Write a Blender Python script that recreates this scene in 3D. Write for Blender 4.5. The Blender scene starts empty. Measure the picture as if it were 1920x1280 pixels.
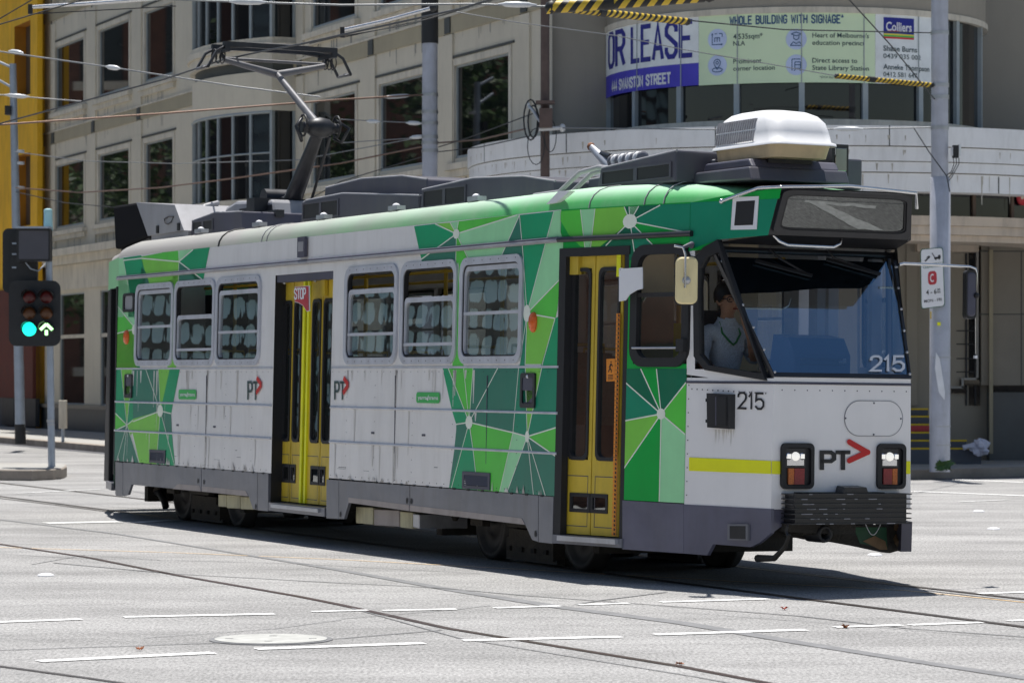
import bpy, bmesh, math, random
from mathutils import Vector, Matrix
random.seed(7)
R=math.radians; PI=math.pi
scene=bpy.context.scene; col=scene.collection
# ---------- survey of the place: camera station, tram frame ----------
F=5779.53; VY=700.06; H=1.7181; TH=.4466; RHO=.0134; X0,Y0=.3646,25.9803
L1,T1,L2,T2=1.5612,math.tan(.2403),.8232,math.tan(.3737)
LF=L1+L2; W=2.6778; TAU=.0106; ZW=1.7696; SR=-11.76
c_,s_,cr,sr=math.cos(TH),math.sin(TH),math.cos(RHO),math.sin(RHO)
U=Vector((s_,-c_,0)); V=Vector((c_*cr,s_*cr,-sr)); WV=Vector((c_*sr,s_*sr,cr))
TM=Matrix(((U.x,V.x,WV.x,X0),(U.y,V.y,WV.y,Y0),(U.z,V.z,WV.z,0),(0,0,0,1)))
TMI=TM.inverted(); CAM=Vector((0,0,H))
def rdir(px,py): return Vector(((px-960)/F,1,(VY-py)/F))
def hit(px,py,n,k):
    o=TMI@CAM; d=TMI.to_3x3()@rdir(px,py); n=Vector(n)
    return o+d*((k-o.dot(n))/d.dot(n))
def side(px,py): return hit(px,py,(0,1,-TAU),-TAU*ZW)
def tap(px,py): return hit(px,py,(-T1,1,-TAU),-TAU*ZW)
def tap2(px,py): return hit(px,py,(-T2,1,-TAU),-TAU*ZW+L1*(T1-T2))
def ats(px,py,s): return hit(px,py,(1,0,0),s)
def atv(px,py,v): return hit(px,py,(0,1,0),v)
def gnd(px,py,z=0):
    Y=(H-z)*F/(py-VY); return Vector(((px-960)/F*Y,Y,z))
def atY(px,py,Y): return CAM+rdir(px,py)*Y
def taper(s):
    if s>L1: return L1*T1+(s-L1)*T2
    if s>0: return s*T1
    if s<SR-L1: return L1*T1+(SR-L1-s)*T2
    if s<SR: return (SR-s)*T1
    return 0.
def surf(s,w,off=0): return Vector((s,TAU*(w-ZW)+taper(s)+off,w))
def surf_far(s,w,off=0): return Vector((s,W-(TAU*(w-ZW)+taper(s)+off),w))
# ---------- materials ----------
def lin(c):
    c/=255.; return c/12.92 if c<=.04045 else ((c+.055)/1.055)**2.4
def S(r,g,b,k=.55): return tuple(min(.86,lin(x)/k) for x in (r,g,b))
MATS={}
def mat(name,rgb,rough=.5,metal=0,var=.1,vs=3.,bump=0.,bs=90.,spec=.5,stretch=(1,1,1),coat=0.,grime=0.,gcol=(.12,.10,.08)):
    m=bpy.data.materials.new(name); m.use_nodes=True; nt=m.node_tree; N=nt.nodes; Lk=nt.links
    p=N['Principled BSDF']; p.inputs['Roughness'].default_value=rough; p.inputs['Metallic'].default_value=metal
    p.inputs['Specular IOR Level'].default_value=spec; p.inputs['Coat Weight'].default_value=coat
    tc=N.new('ShaderNodeTexCoord'); mp=N.new('ShaderNodeMapping'); mp.inputs['Scale'].default_value=stretch
    Lk.new(tc.outputs['Object'],mp.inputs['Vector'])
    n=N.new('ShaderNodeTexNoise'); n.inputs['Scale'].default_value=vs; n.inputs['Detail'].default_value=7; n.inputs['Roughness'].default_value=.6
    Lk.new(mp.outputs[0],n.inputs['Vector'])
    mx=N.new('ShaderNodeMix'); mx.data_type='RGBA'
    mr=N.new('ShaderNodeMapRange'); mr.inputs[1].default_value=.3; mr.inputs[2].default_value=.7
    Lk.new(n.outputs['Fac'],mr.inputs[0]); Lk.new(mr.outputs[0],mx.inputs[0])
    mx.inputs[6].default_value=(*[x*(1-var) for x in rgb],1); mx.inputs[7].default_value=(*[min(1,x*(1+var)) for x in rgb],1)
    out=mx.outputs[2]
    if grime>0:
        g=N.new('ShaderNodeTexNoise'); g.inputs['Scale'].default_value=2.2; g.inputs['Detail'].default_value=9; g.inputs['Roughness'].default_value=.68
        m2=N.new('ShaderNodeMapping'); m2.inputs['Scale'].default_value=(2.2,2.2,.45); Lk.new(tc.outputs['Object'],m2.inputs[0]); Lk.new(m2.outputs[0],g.inputs['Vector'])
        r2=N.new('ShaderNodeMapRange'); r2.inputs[1].default_value=.46; r2.inputs[2].default_value=.78; r2.inputs[3].default_value=0; r2.inputs[4].default_value=grime
        Lk.new(g.outputs['Fac'],r2.inputs[0])
        m3=N.new('ShaderNodeMix'); m3.data_type='RGBA'; Lk.new(r2.outputs[0],m3.inputs[0]); Lk.new(out,m3.inputs[6]); m3.inputs[7].default_value=(*gcol,1); out=m3.outputs[2]
    Lk.new(out,p.inputs['Base Color'])
    rr=N.new('ShaderNodeMapRange'); rr.inputs[3].default_value=max(.02,rough*.8); rr.inputs[4].default_value=min(1,rough*1.25); Lk.new(n.outputs['Fac'],rr.inputs[0]); Lk.new(rr.outputs[0],p.inputs['Roughness'])
    if bump>0:
        b=N.new('ShaderNodeTexNoise'); b.inputs['Scale'].default_value=bs; b.inputs['Detail'].default_value=4; Lk.new(mp.outputs[0],b.inputs['Vector'])
        bn=N.new('ShaderNodeBump'); bn.inputs['Strength'].default_value=min(1,bump); bn.inputs['Distance'].default_value=.02*max(1,bump); Lk.new(b.outputs['Fac'],bn.inputs['Height']); Lk.new(bn.outputs[0],p.inputs['Normal'])
    MATS[name]=m; return m
def glass(name,tint=(.55,.62,.62),ior=1.75,wav=.0,ws=4.,tr=.0,col=(.95,1,1)):
    m=bpy.data.materials.new(name); m.use_nodes=True; nt=m.node_tree; N=nt.nodes; Lk=nt.links; N.remove(N['Principled BSDF'])
    t=N.new('ShaderNodeBsdfTransparent'); t.inputs[0].default_value=(*tint,1)
    g=N.new('ShaderNodeBsdfGlossy'); g.inputs['Roughness'].default_value=tr; g.inputs[0].default_value=(*col,1)
    f=N.new('ShaderNodeFresnel'); f.inputs[0].default_value=ior
    x=N.new('ShaderNodeMixShader'); Lk.new(f.outputs[0],x.inputs[0]); Lk.new(t.outputs[0],x.inputs[1]); Lk.new(g.outputs[0],x.inputs[2]); Lk.new(x.outputs[0],N['Material Output'].inputs[0])
    if wav>0:
        tc=N.new('ShaderNodeTexCoord'); n=N.new('ShaderNodeTexNoise'); n.inputs['Scale'].default_value=ws; n.inputs['Detail'].default_value=1.5; Lk.new(tc.outputs['Object'],n.inputs['Vector'])
        b=N.new('ShaderNodeBump'); b.inputs['Strength'].default_value=1; b.inputs['Distance'].default_value=wav; Lk.new(n.outputs['Fac'],b.inputs['Height']); Lk.new(b.outputs[0],g.inputs['Normal'])
    MATS[name]=m; return m
def emit(name,rgb,st):
    m=bpy.data.materials.new(name); m.use_nodes=True; p=m.node_tree.nodes['Principled BSDF']
    p.inputs['Base Color'].default_value=(*[x*.5 for x in rgb],1); p.inputs['Emission Color'].default_value=(*rgb,1); p.inputs['Emission Strength'].default_value=st; MATS[name]=m
# ---------- mesh builder ----------
class MB:
    def __init__(s): s.v=[]; s.f=[]; s.m=[]; s.mats=[]; s.sm=[]
    def mi(s,m):
        if m not in s.mats: s.mats.append(m)
        return s.mats.index(m)
    def add(s,vs,fs,m,smooth=False):
        o=len(s.v); s.v+=[tuple(v) for v in vs]; i=s.mi(m)
        for f in fs: s.f.append([o+k for k in f]); s.m.append(i); s.sm.append(smooth)
        return s
    def poly(s,vs,m): return s.add(vs,[list(range(len(vs)))],m)
    def prism(s,a,b,m):
        n=len(a); return s.add(list(a)+list(b),[list(range(n))[::-1],list(range(n,2*n))]+[[i,(i+1)%n,n+(i+1)%n,n+i] for i in range(n)],m)
    def box(s,x0,x1,y0,y1,z0,z1,m,fr=None):
        a=[(x0,y0,z0),(x1,y0,z0),(x1,y1,z0),(x0,y1,z0)]; b=[(x,y,z1) for x,y,_ in a]
        if fr: a=[fr(Vector(p)) for p in a]; b=[fr(Vector(p)) for p in b]
        return s.prism(a,b,m)
    def extr(s,pts,d,m): d=Vector(d); return s.prism([Vector(p) for p in pts],[Vector(p)+d for p in pts],m)
    def tube(s,path,r,m,n=8,smooth=True,caps=True):
        path=[Vector(p) for p in path]; rs=r if isinstance(r,(list,tuple)) else [r]*len(path); vs=[];fs=[]
        ref=None
        for i,p in enumerate(path):
            d=(path[min(i+1,len(path)-1)]-path[max(i-1,0)]).normalized()
            if ref is None: ref=Vector((0,0,1)) if abs(d.z)<.9 else Vector((1,0,0))
            x=d.cross(ref).normalized(); y=x.cross(d); ref=y
            for k in range(n):
                a=2*PI*k/n; vs.append(p+(x*math.cos(a)+y*math.sin(a))*rs[i])
        for i in range(len(path)-1):
            for k in range(n): fs.append([i*n+k,i*n+(k+1)%n,(i+1)*n+(k+1)%n,(i+1)*n+k])
        s.add(vs,fs,m,smooth)
        if caps:
            s.add(vs[:n],[list(range(n))[::-1]],m); s.add(vs[-n:],[list(range(n))],m)
        return s
    def lathe(s,o,ax,prof,m,n=24,smooth=True):
        o=Vector(o); ax=Vector(ax).normalized(); ref=Vector((0,0,1)) if abs(ax.z)<.9 else Vector((1,0,0))
        x=ax.cross(ref).normalized(); y=ax.cross(x); vs=[];fs=[]
        for h,r in prof:
            for k in range(n):
                a=2*PI*k/n; vs.append(o+ax*h+(x*math.cos(a)+y*math.sin(a))*max(r,1e-4))
        for i in range(len(prof)-1):
            for k in range(n): fs.append([i*n+k,i*n+(k+1)%n,(i+1)*n+(k+1)%n,(i+1)*n+k])
        s.add(vs,fs,m,smooth); s.add(vs[:n],[list(range(n))],m); s.add(vs[-n:],[list(range(n))[::-1]],m); return s
    def ball(s,o,r,m,n=12,sc=(1,1,1)):
        o=Vector(o); vs=[];fs=[]; h=n//2
        for i in range(h+1):
            for k in range(n):
                t=PI*i/h; a=2*PI*k/n; vs.append(o+Vector((r*sc[0]*math.sin(t)*math.cos(a),r*sc[1]*math.sin(t)*math.sin(a),r*sc[2]*math.cos(t))))
        for i in range(h):
            for k in range(n): fs.append([i*n+k,(i+1)*n+k,(i+1)*n+(k+1)%n,i*n+(k+1)%n])
        return s.add(vs,fs,m,True)
    def build(s,name,parent=None,bevel=0,fix=True):
        me=bpy.data.meshes.new(name); me.from_pydata(s.v,[],s.f); 
        for m in s.mats: me.materials.append(MATS[m])
        me.polygons.foreach_set('material_index',s.m); me.polygons.foreach_set('use_smooth',s.sm)
        me.update()
        if fix:
            b=bmesh.new(); b.from_mesh(me); bmesh.ops.recalc_face_normals(b,faces=b.faces); b.to_mesh(me); b.free()
        o=bpy.data.objects.new(name,me); col.objects.link(o)
        if parent: o.parent=parent
        if bevel:
            q=o.modifiers.new('bevel','BEVEL'); q.width=bevel; q.segments=2; q.limit_method='ANGLE'; q.angle_limit=R(40)
        return o
def tag(o,label=None,cat=None,group=None,kind=None):
    if label: o['label']=label
    if cat: o['category']=cat
    if group: o['group']=group
    if kind: o['kind']=kind
    return o
def empty(name,loc=(0,0,0),M=None):
    o=bpy.data.objects.new(name,None); col.objects.link(o); o.empty_display_size=.2
    if M is not None: o.matrix_world=M
    else: o.location=loc
    return o
def copy_tree(o,parent=None):
    c=o.copy(); col.objects.link(c)
    if parent: c.parent=parent
    for ch in list(o.children): copy_tree(ch,c)
    return c
def rrect(x0,x1,y0,y1,r,n=5):
    pts=[]
    for cx,cy,a0 in ((x1-r,y1-r,0),(x0+r,y1-r,90),(x0+r,y0+r,180),(x1-r,y0+r,270)):
        for k in range(n+1):
            a=R(a0+90*k/n); pts.append((cx+r*math.cos(a),cy+r*math.sin(a)))
    return pts
def ring(mb,outer,inner,fn,o0,o1,m):
    """frame between two matching loops; fn(a,b,off) maps to 3-D, o0 back, o1 front"""
    n=len(outer); A=[fn(a,b,o1) for a,b in outer]; B=[fn(a,b,o1) for a,b in inner]; C=[fn(a,b,o0) for a,b in outer]; D=[fn(a,b,o0) for a,b in inner]
    fs=[]
    for i in range(n):
        j=(i+1)%n; fs+=[[i,j,n+j,n+i],[i,2*n+i,2*n+j,j],[n+i,n+j,3*n+j,3*n+i]]
    mb.add(A+B+C+D,fs,m)
def clip(poly,x0,x1,y0,y1):
    for ax,val,sg in ((0,x0,1),(0,x1,-1),(1,y0,1),(1,y1,-1)):
        out=[]
        for i in range(len(poly)):
            p,q=poly[i-1],poly[i]; dp=(p[ax]-val)*sg; dq=(q[ax]-val)*sg
            if (dp>0)!=(dq>0):
                t=dp/(dp-dq); out.append((p[0]+(q[0]-p[0])*t,p[1]+(q[1]-p[1])*t))
            if dq>0: out.append(q)
        poly=out
        if len(poly)<3: return None
    A=sum(poly[i-1][0]*poly[i][1]-poly[i][0]*poly[i-1][1] for i in range(len(poly)))
    return poly if abs(A)>2e-5 else None
def cells(xs,ys,holes):
    xs=sorted(set(xs)); ys=sorted(set(ys)); out=[]
    for i in range(len(xs)-1):
        for j in range(len(ys)-1):
            cx,cy=(xs[i]+xs[i+1])/2,(ys[j]+ys[j+1])/2
            if not any(h[0]<cx<h[1] and h[2]<cy<h[3] for h in holes): out.append((xs[i],xs[i+1],ys[j],ys[j+1]))
    return out
def strip2(a,b,w):
    dx,dy=b[0]-a[0],b[1]-a[1]; l=math.hypot(dx,dy) or 1; nx,ny=-dy/l*w/2,dx/l*w/2
    return [(a[0]+nx,a[1]+ny),(b[0]+nx,b[1]+ny),(b[0]-nx,b[1]-ny),(a[0]-nx,a[1]-ny)]
def text(mb,s,fn,m,bold=0.,align=None):
    """lettering: text laid in a unit box (0..1, 0..1) handed to fn(a,b)"""
    cu=bpy.data.curves.new('t','FONT'); cu.body=s; cu.size=1; cu.offset=bold; cu.resolution_u=3
    o=bpy.data.objects.new('t',cu); col.objects.link(o); bpy.context.view_layer.update()
    me=bpy.data.meshes.new_from_object(o.evaluated_get(bpy.context.evaluated_depsgraph_get()))
    xs=[v.co.x for v in me.vertices]; ys=[v.co.y for v in me.vertices]
    x0,x1=min(xs),max(xs); y0,y1=min(ys),max(ys)
    if align: y0,y1=align
    mb.add([fn((v.co.x-x0)/(x1-x0),(v.co.y-y0)/(y1-y0)) for v in me.vertices],[list(p.vertices) for p in me.polygons],m)
    bpy.data.objects.remove(o); bpy.data.meshes.remove(me); bpy.data.curves.remove(cu)
GLY={'F':[[(0,0),(0,1),(1,1)],[(0,.52),(.8,.52)]],'O':[[(0,.15),(0,.85),(.25,1),(.75,1),(1,.85),(1,.15),(.75,0),(.25,0),(0,.15)]],
'R':[[(0,0),(0,1),(.75,1),(1,.87),(1,.6),(.75,.47),(0,.47)],[(.55,.47),(1,0)]],'L':[[(0,1),(0,0),(1,0)]],'E':[[(1,1),(0,1),(0,0),(1,0)],[(0,.52),(.8,.52)]],
'A':[[(0,0),(.5,1),(1,0)],[(.18,.3),(.82,.3)]],'S':[[(1,.78),(1,.87),(.75,1),(.25,1),(0,.85),(0,.67),(1,.36),(1,.14),(.75,0),(.25,0),(0,.14),(0,.24)]],
'4':[[(.7,0),(.7,1),(0,.3),(1,.3)]],'W':[[(0,1),(.22,0),(.5,.75),(.78,0),(1,1)]],'N':[[(0,0),(0,1),(1,0),(1,1)]],'T':[[(.5,0),(.5,1)],[(0,1),(1,1)]],
'H':[[(0,0),(0,1)],[(1,0),(1,1)],[(0,.5),(1,.5)]],'B':[[(0,0),(0,1),(.75,1),(1,.88),(1,.65),(.8,.52),(1,.38),(1,.14),(.75,0),(0,0)],[(0,.52),(.8,.52)]],
'U':[[(0,1),(0,.15),(.25,0),(.75,0),(1,.15),(1,1)]],'I':[[(.5,0),(.5,1)]],'D':[[(0,0),(0,1),(.7,1),(1,.82),(1,.18),(.7,0),(0,0)]],'G':[[(1,.8),(.95,.9),(.75,1),(.25,1),(0,.85),(0,.15),(.25,0),(.75,0),(1,.15),(1,.48),(.55,.48)]],
'P':[[(0,0),(0,1),(.75,1),(1,.86),(1,.6),(.75,.46),(0,.46)]],'2':[[(0,.75),(.05,.9),(.3,1),(.72,1),(.98,.88),(1,.68),(.85,.5),(0,0),(1,0)]],'1':[[(.15,.78),(.6,1),(.6,0)]],
'5':[[(.95,1),(.1,1),(.05,.52),(.3,.62),(.7,.62),(1,.45),(1,.18),(.72,0),(.28,0),(0,.15)]],'^':[[(.1,.8),(.5,1),(.9,.8)]],' ':[]}
def letters(mb,s,fn,m,adv,lw,asp,x0=0.):
    """condensed block lettering: glyph boxes of width asp (height 1), stroke lw; fn(a,b)"""
    x=x0
    for ch in s:
        w=asp*(.25 if ch=='I' else .6 if ch in ' 1^' else 1.25 if ch=='W' else 1)
        for pl in GLY[ch]:
            q=[(x+(p[0] if ch!='I' else .5)*w,p[1]*(1-lw)+lw/2) for p in pl]
            # mitred ribbon
            n=len(q); Lf=[];Rt=[]
            closed=q[0]==q[-1]
            for i in range(n):
                a=q[i-1] if i>0 else (q[-2] if closed else None); b=q[i+1] if i<n-1 else (q[1] if closed else None)
                d1=Vector(q[i])-Vector(a) if a else None; d2=Vector(b)-Vector(q[i]) if b else None
                d1=(d1 or d2).normalized(); d2=(d2 or d1).normalized(); t=(d1+d2)
                t=t.normalized() if t.length>.1 else d1
                nrm=Vector((-t.y,t.x)); k=lw/2/max(.45,nrm.dot(Vector((-d1.y,d1.x))))
                e=Vector(q[i])
                if not closed and i==0: e=e-d2*lw*.3
                if not closed and i==n-1: e=e+d1*lw*.3
                Lf.append(e+nrm*k); Rt.append(e-nrm*k)
            vs=[fn(p.x,p.y) for p in Lf+Rt]; mb.add(vs,[[i,i+1,n+i+1,n+i] for i in range(n-1)],m)
        x+=w+adv
    return x-adv
# ---------- materials ----------
mat('white_paint',(.83,.81,.79),.31,0,.05,1.2,.30,1.8,grime=.22,gcol=(.36,.32,.27))
mat('front_white',(.86,.84,.83),.33,0,.03,1.5,.06,3,grime=.09,gcol=(.35,.33,.30))
LIV=dict(mid=(8,128,84),bright=(72,166,58),dark=(38,100,82),light=(128,182,136),lime=(104,168,62),green=(0,134,52),deep=(4,88,62),teal=(12,112,84))
for k,c in LIV.items(): mat('livery_'+k,S(*c,.60),.34,0,.07,2.5,.04,7,spec=.3,grime=.08,gcol=(.12,.16,.12))
mat('livery_line',S(186,216,178,.6),.4)
mat('skirt_dark',S(74,74,88,.6),.30,0,.14,2.2,.5,2.2,grime=.3,gcol=(.07,.07,.07),spec=.6)
mat('matte_black',(.010,.010,.012),.9,0,.2,spec=.1)
mat('skirt_grey',S(90,91,97,.6),.30,0,.14,2.2,.5,2.2,grime=.42,gcol=(.10,.09,.085),spec=.6)
mat('skirt_lip',S(120,113,110,.5),.5,0,.12,2,grime=.5,gcol=(.15,.12,.10))
mat('black_rubber',(.012,.012,.014),.55,0,.2)
mat('black_paint',(.018,.019,.023),.32,0,.25,3,grime=.25,gcol=(.06,.055,.05))
mat('dark_grey',S(58,58,70,.6),.5,0,.15,3,grime=.4,gcol=(.10,.09,.08))
mat('pod_grey',(.075,.075,.098),.42,0,.12,2,grime=.4,gcol=(.14,.13,.12))
mat('pod_light',(.30,.30,.32),.5,0,.12,3,grime=.4)
mat('underframe',(.030,.027,.023),.85,0,.4,5,.4,30)
mat('wheel_steel',(.05,.047,.044),.55,.4,.3,6)
mat('bogie_dust',(.055,.048,.038),.8,0,.35,6,.4,30)
mat('beige_box',S(150,145,118,.55),.6,0,.12,3,grime=.6)
mat('aluminium',(.52,.53,.56),.36,.55,.12,6,grime=.3,gcol=(.2,.19,.18))
mat('window_trim',S(150,152,158,.55),.42,.15,.08,6,grime=.35,gcol=(.18,.17,.17))
mat('chrome',(.68,.68,.69),.2,.95,.08,8)
mat('door_yellow',(.66,.47,.04),.42,0,.1,2.5,grime=.34,gcol=(.13,.11,.05))
mat('lime_edge',S(214,224,20,.52),.45)
mat('hazard_lime',S(222,228,10,.50),.5,0,.06,4)
mat('orange_lamp',(.75,.13,.015),.25,0,.2,30)
mat('amber_lens',(.50,.13,.02),.3,0,.35,90)
mat('red_lens',(.26,.022,.025),.3,0,.3,90)
mat('red_sign',(.50,.035,.05),.4,0,.08)
mat('sign_white',(.80,.80,.82),.45,0,.04)
mat('sign_black',(.012,.012,.013),.45)
mat('pt_red',(.62,.012,.012),.4)
mat('pt_black',(.012,.013,.016),.4)
mat('pt_dark',(.03,.07,.07),.4)
mat('badge_green',S(40,140,66,.55),.4)
mat('mirror_beige',S(172,160,122,.5),.45,0,.07,3,grime=.3)
mat('ac_white',(.82,.82,.83),.34,0,.03,3,grime=.12,gcol=(.4,.37,.3))
mat('ac_base',(.46,.36,.22),.55,0,.15,4,grime=.4)
mat('rear_white',(.34,.34,.36),.4,0,.08,2,grime=.3)
mat('panto_steel',(.040,.041,.045),.42,.5,.25,6)
mat('panto_light',(.13,.13,.14),.45,.3,.15,6)
mat('orange_sticker',(.78,.26,.02),.45)
mat('seat_cloth',(.05,.11,.09),.8,0,.3,40)
mat('interior_grey',(.62,.62,.63),.6)
mat('interior_beige',(.66,.55,.38),.6)
mat('interior_dark',(.03,.03,.034),.6)
mat('pole_yellow',(.62,.42,.03),.4)
mat('under_green',(.015,.075,.035),.6,0,.4,5)
mat('under_tan',(.16,.10,.05),.7,0,.4,6)
glass('tram_glass',(.50,.55,.55),4.4,.0003,3.5)
glass('door_glass',(.42,.46,.48),3.2,.0004,3.5)
glass('windscreen_glass',(.86,.90,.97),3.3,.0006,1.6,col=(.46,.74,1))
glass('quarter_glass',(.92,.94,.94),1.22)
glass('clear_glass',(.88,.90,.90),1.45)
glass('dest_glass',(.25,.24,.23),2.2,.0004,3)
emit('headlight_led',(1,.98,.92),.55)
mat('lamp_chrome',(.7,.7,.72),.12,.95)
# tram roof: green paint, greyed with dust towards the tail
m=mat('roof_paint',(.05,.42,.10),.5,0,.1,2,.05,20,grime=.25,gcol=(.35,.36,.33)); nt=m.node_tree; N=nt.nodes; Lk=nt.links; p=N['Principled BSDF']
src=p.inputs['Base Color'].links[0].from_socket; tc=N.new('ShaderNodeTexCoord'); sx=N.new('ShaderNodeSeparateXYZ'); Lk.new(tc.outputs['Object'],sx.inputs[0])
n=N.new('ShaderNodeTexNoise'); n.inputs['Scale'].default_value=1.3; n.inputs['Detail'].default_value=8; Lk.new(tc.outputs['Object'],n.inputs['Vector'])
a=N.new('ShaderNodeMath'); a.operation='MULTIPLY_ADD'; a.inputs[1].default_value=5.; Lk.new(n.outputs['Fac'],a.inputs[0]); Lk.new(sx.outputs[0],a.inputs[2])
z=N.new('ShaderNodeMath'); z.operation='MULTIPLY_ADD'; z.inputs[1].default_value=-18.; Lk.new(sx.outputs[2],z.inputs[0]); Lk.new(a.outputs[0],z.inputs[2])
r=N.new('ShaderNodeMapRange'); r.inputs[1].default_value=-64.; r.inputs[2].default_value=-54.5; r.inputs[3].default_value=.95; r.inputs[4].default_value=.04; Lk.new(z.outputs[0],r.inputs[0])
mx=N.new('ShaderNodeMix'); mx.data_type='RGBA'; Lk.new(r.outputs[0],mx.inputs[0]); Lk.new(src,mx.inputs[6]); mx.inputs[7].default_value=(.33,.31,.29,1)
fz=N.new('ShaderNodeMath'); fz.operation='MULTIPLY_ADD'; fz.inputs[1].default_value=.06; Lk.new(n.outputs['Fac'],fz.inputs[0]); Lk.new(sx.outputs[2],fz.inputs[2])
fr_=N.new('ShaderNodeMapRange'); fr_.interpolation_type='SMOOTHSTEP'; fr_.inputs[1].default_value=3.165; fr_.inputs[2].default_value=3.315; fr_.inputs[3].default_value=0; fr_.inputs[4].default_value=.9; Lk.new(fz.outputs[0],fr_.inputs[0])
m4=N.new('ShaderNodeMix'); m4.data_type='RGBA'; Lk.new(fr_.outputs[0],m4.inputs[0]); Lk.new(mx.outputs[2],m4.inputs[6]); m4.inputs[7].default_value=(.48,.74,.54,1)  # pale mint by height: sun highlight on the roof top, with fading, as colour
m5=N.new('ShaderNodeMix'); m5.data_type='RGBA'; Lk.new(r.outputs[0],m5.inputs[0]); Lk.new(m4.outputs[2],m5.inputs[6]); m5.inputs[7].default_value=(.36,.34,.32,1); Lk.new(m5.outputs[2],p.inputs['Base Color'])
# ---------- the tram ----------
tram=empty('tram',M=TM)
tag(tram,'green and white single tram turning across the junction with yellow doors and pantograph raised','tram')
def c4(x,y): return (600+x/3.369,680+y/3.369)
def c3(x,y): return (600+x/4.267,380+y/4.267)
def cf(x,y): return (1020+x/2.743,200+y/2.743)
def cd(x,y): return (1030+x/3.37,700+y/3.37)
def cr2(x,y): return (190+x/4.,680+y/4.)
def cr5(x,y): return (180+x/6.4,360+y/6.4)
def c1(x,y): return (190+x/4.267,380+y/4.267)
def sw(pts,cv,pl):
    out=[]
    for q in pts:
        h=pl(*cv(*q)); out.append((h.x,h.z))
    return out
winN=[(-11.08,-9.745),(-9.715,-8.39),(-8.36,-7.0),(-4.70,-3.40),(-3.325,-2.055),(-1.99,-.685)]
WZ=(1.805,2.755)
holes=[(a+.04,b-.04,WZ[0]+.04,WZ[1]-.04) for a,b in winN]+[(-6.62,-5.04,.2,2.735),(.03,.855,.2,2.765),(.925,1.555,1.80,2.745)]
xs=[SR,0,L1]+[h[0] for h in holes]+[h[1] for h in holes]; zs=[.685,1.775,2.84,3.10]+[h[2] for h in holes if h[2]>.5]+[h[3] for h in holes]
near=cells(xs,zs,holes)
body=MB()
def quad(mb,c,fn,m,off=0): mb.poly([fn(c[0],c[2],off),fn(c[1],c[2],off),fn(c[1],c[3],off),fn(c[0],c[3],off)],m)
for c in near: quad(body,c,surf,'white_paint' if c[1]<.01 else 'livery_green')
for c in near: quad(body,c,surf,'interior_grey',.045)
# reveals of the openings
for h in holes:
    d=.05 if h[2]>1 else .16
    pts=[(h[0],h[2]),(h[1],h[2]),(h[1],h[3]),(h[0],h[3])]
    if h[2]<1: pts=[(h[0],.29),(h[1],.29),(h[1],h[3]),(h[0],h[3])]
    for i in range(4):
        a,b=pts[i-1],pts[i]
        body.poly([surf(*a,0),surf(*b,0),surf(*b,d),surf(*a,d)],'black_rubber')
def liv(pts,cv,pl,m,off=-.003):
    P=sw(pts,cv,pl); lo=-99 if pl is side else (0 if pl is tap else L1); hi=0 if pl is side else (L1 if pl is tap else 9)
    if pl is tap: lo=0
    for c in near:
        if c[0]<lo-.01 or c[1]>hi+.01: continue
        q=clip(P,*c)
        if q: body.poly([surf(a,b,off) for a,b in q],m)
def line(a,b,cv,pl,w=.016):
    A,B=sw([a,b],cv,pl)
    P=strip2(A,B,w*.72); lo,hi=(-99,0) if pl is side else (0,L1)
    for c in near:
        if c[0]<lo-.01 or c[1]>hi+.01: continue
        q=clip(P,*c)
        if q: body.poly([surf(x,y,-.005) for x,y in q],'livery_line')
def node(n,cv,pl,r=.045,rw=None):
    a=sw([n],cv,pl)[0]
    body.poly([surf(a[0]+(rw or r)*math.cos(2*PI*k/14),a[1]+r*math.sin(2*PI*k/14),-.0065) for k in range(14)],'livery_line')
# lower right field
n1=(945,375); n2=(1312,465)
for m,P in (('mid',[(775,30),(812,32),n1,(862,388),(835,300)]),('bright',[(812,32),(970,32),(950,345),n1]),('dark',[(970,32),(1130,25),n1]),('dark',[(1130,25),(1258,28),(1222,440),n1]),
 ('teal',[(1258,28),(1300,28),n2,(1222,440)]),('lime',[(1300,28),(1405,28),n2]),('teal',[(1405,28),(1500,28),(1495,408),n2]),('bright',[(1495,408),(1495,592),n2]),('dark',[(1495,592),(1495,850),(1180,830),n2]),
 ('light',[n2,(1180,830),(1135,825),(1222,440)]),('bright',[n1,(1222,440),(1135,825),(1000,815),(970,550)]),('mid',[n1,(970,550),(1000,815),(815,800),(900,510)]),('dark',[(862,388),n1,(900,510),(815,800),(850,550),(862,420)])):
    liv(P,c4,side,'livery_'+m)
for b in ((812,32),(910,32),(970,32),(1130,25),(862,388),(830,800),(1222,440)): line(n1,b,c4,side)
line(n1,(970,550),c4,side); line((970,550),(1000,815),c4,side)
for b in ((1222,440),(1300,28),(1405,28),(1495,408),(1495,592),(1430,850),(1352,840),(1180,830)): line(n2,b,c4,side)
line((1222,440),(1258,28),c4,side); line((1222,440),(1135,825),c4,side); node(n1,c4,side,.06,.075); node(n2,c4,side,.05,.04)
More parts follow.
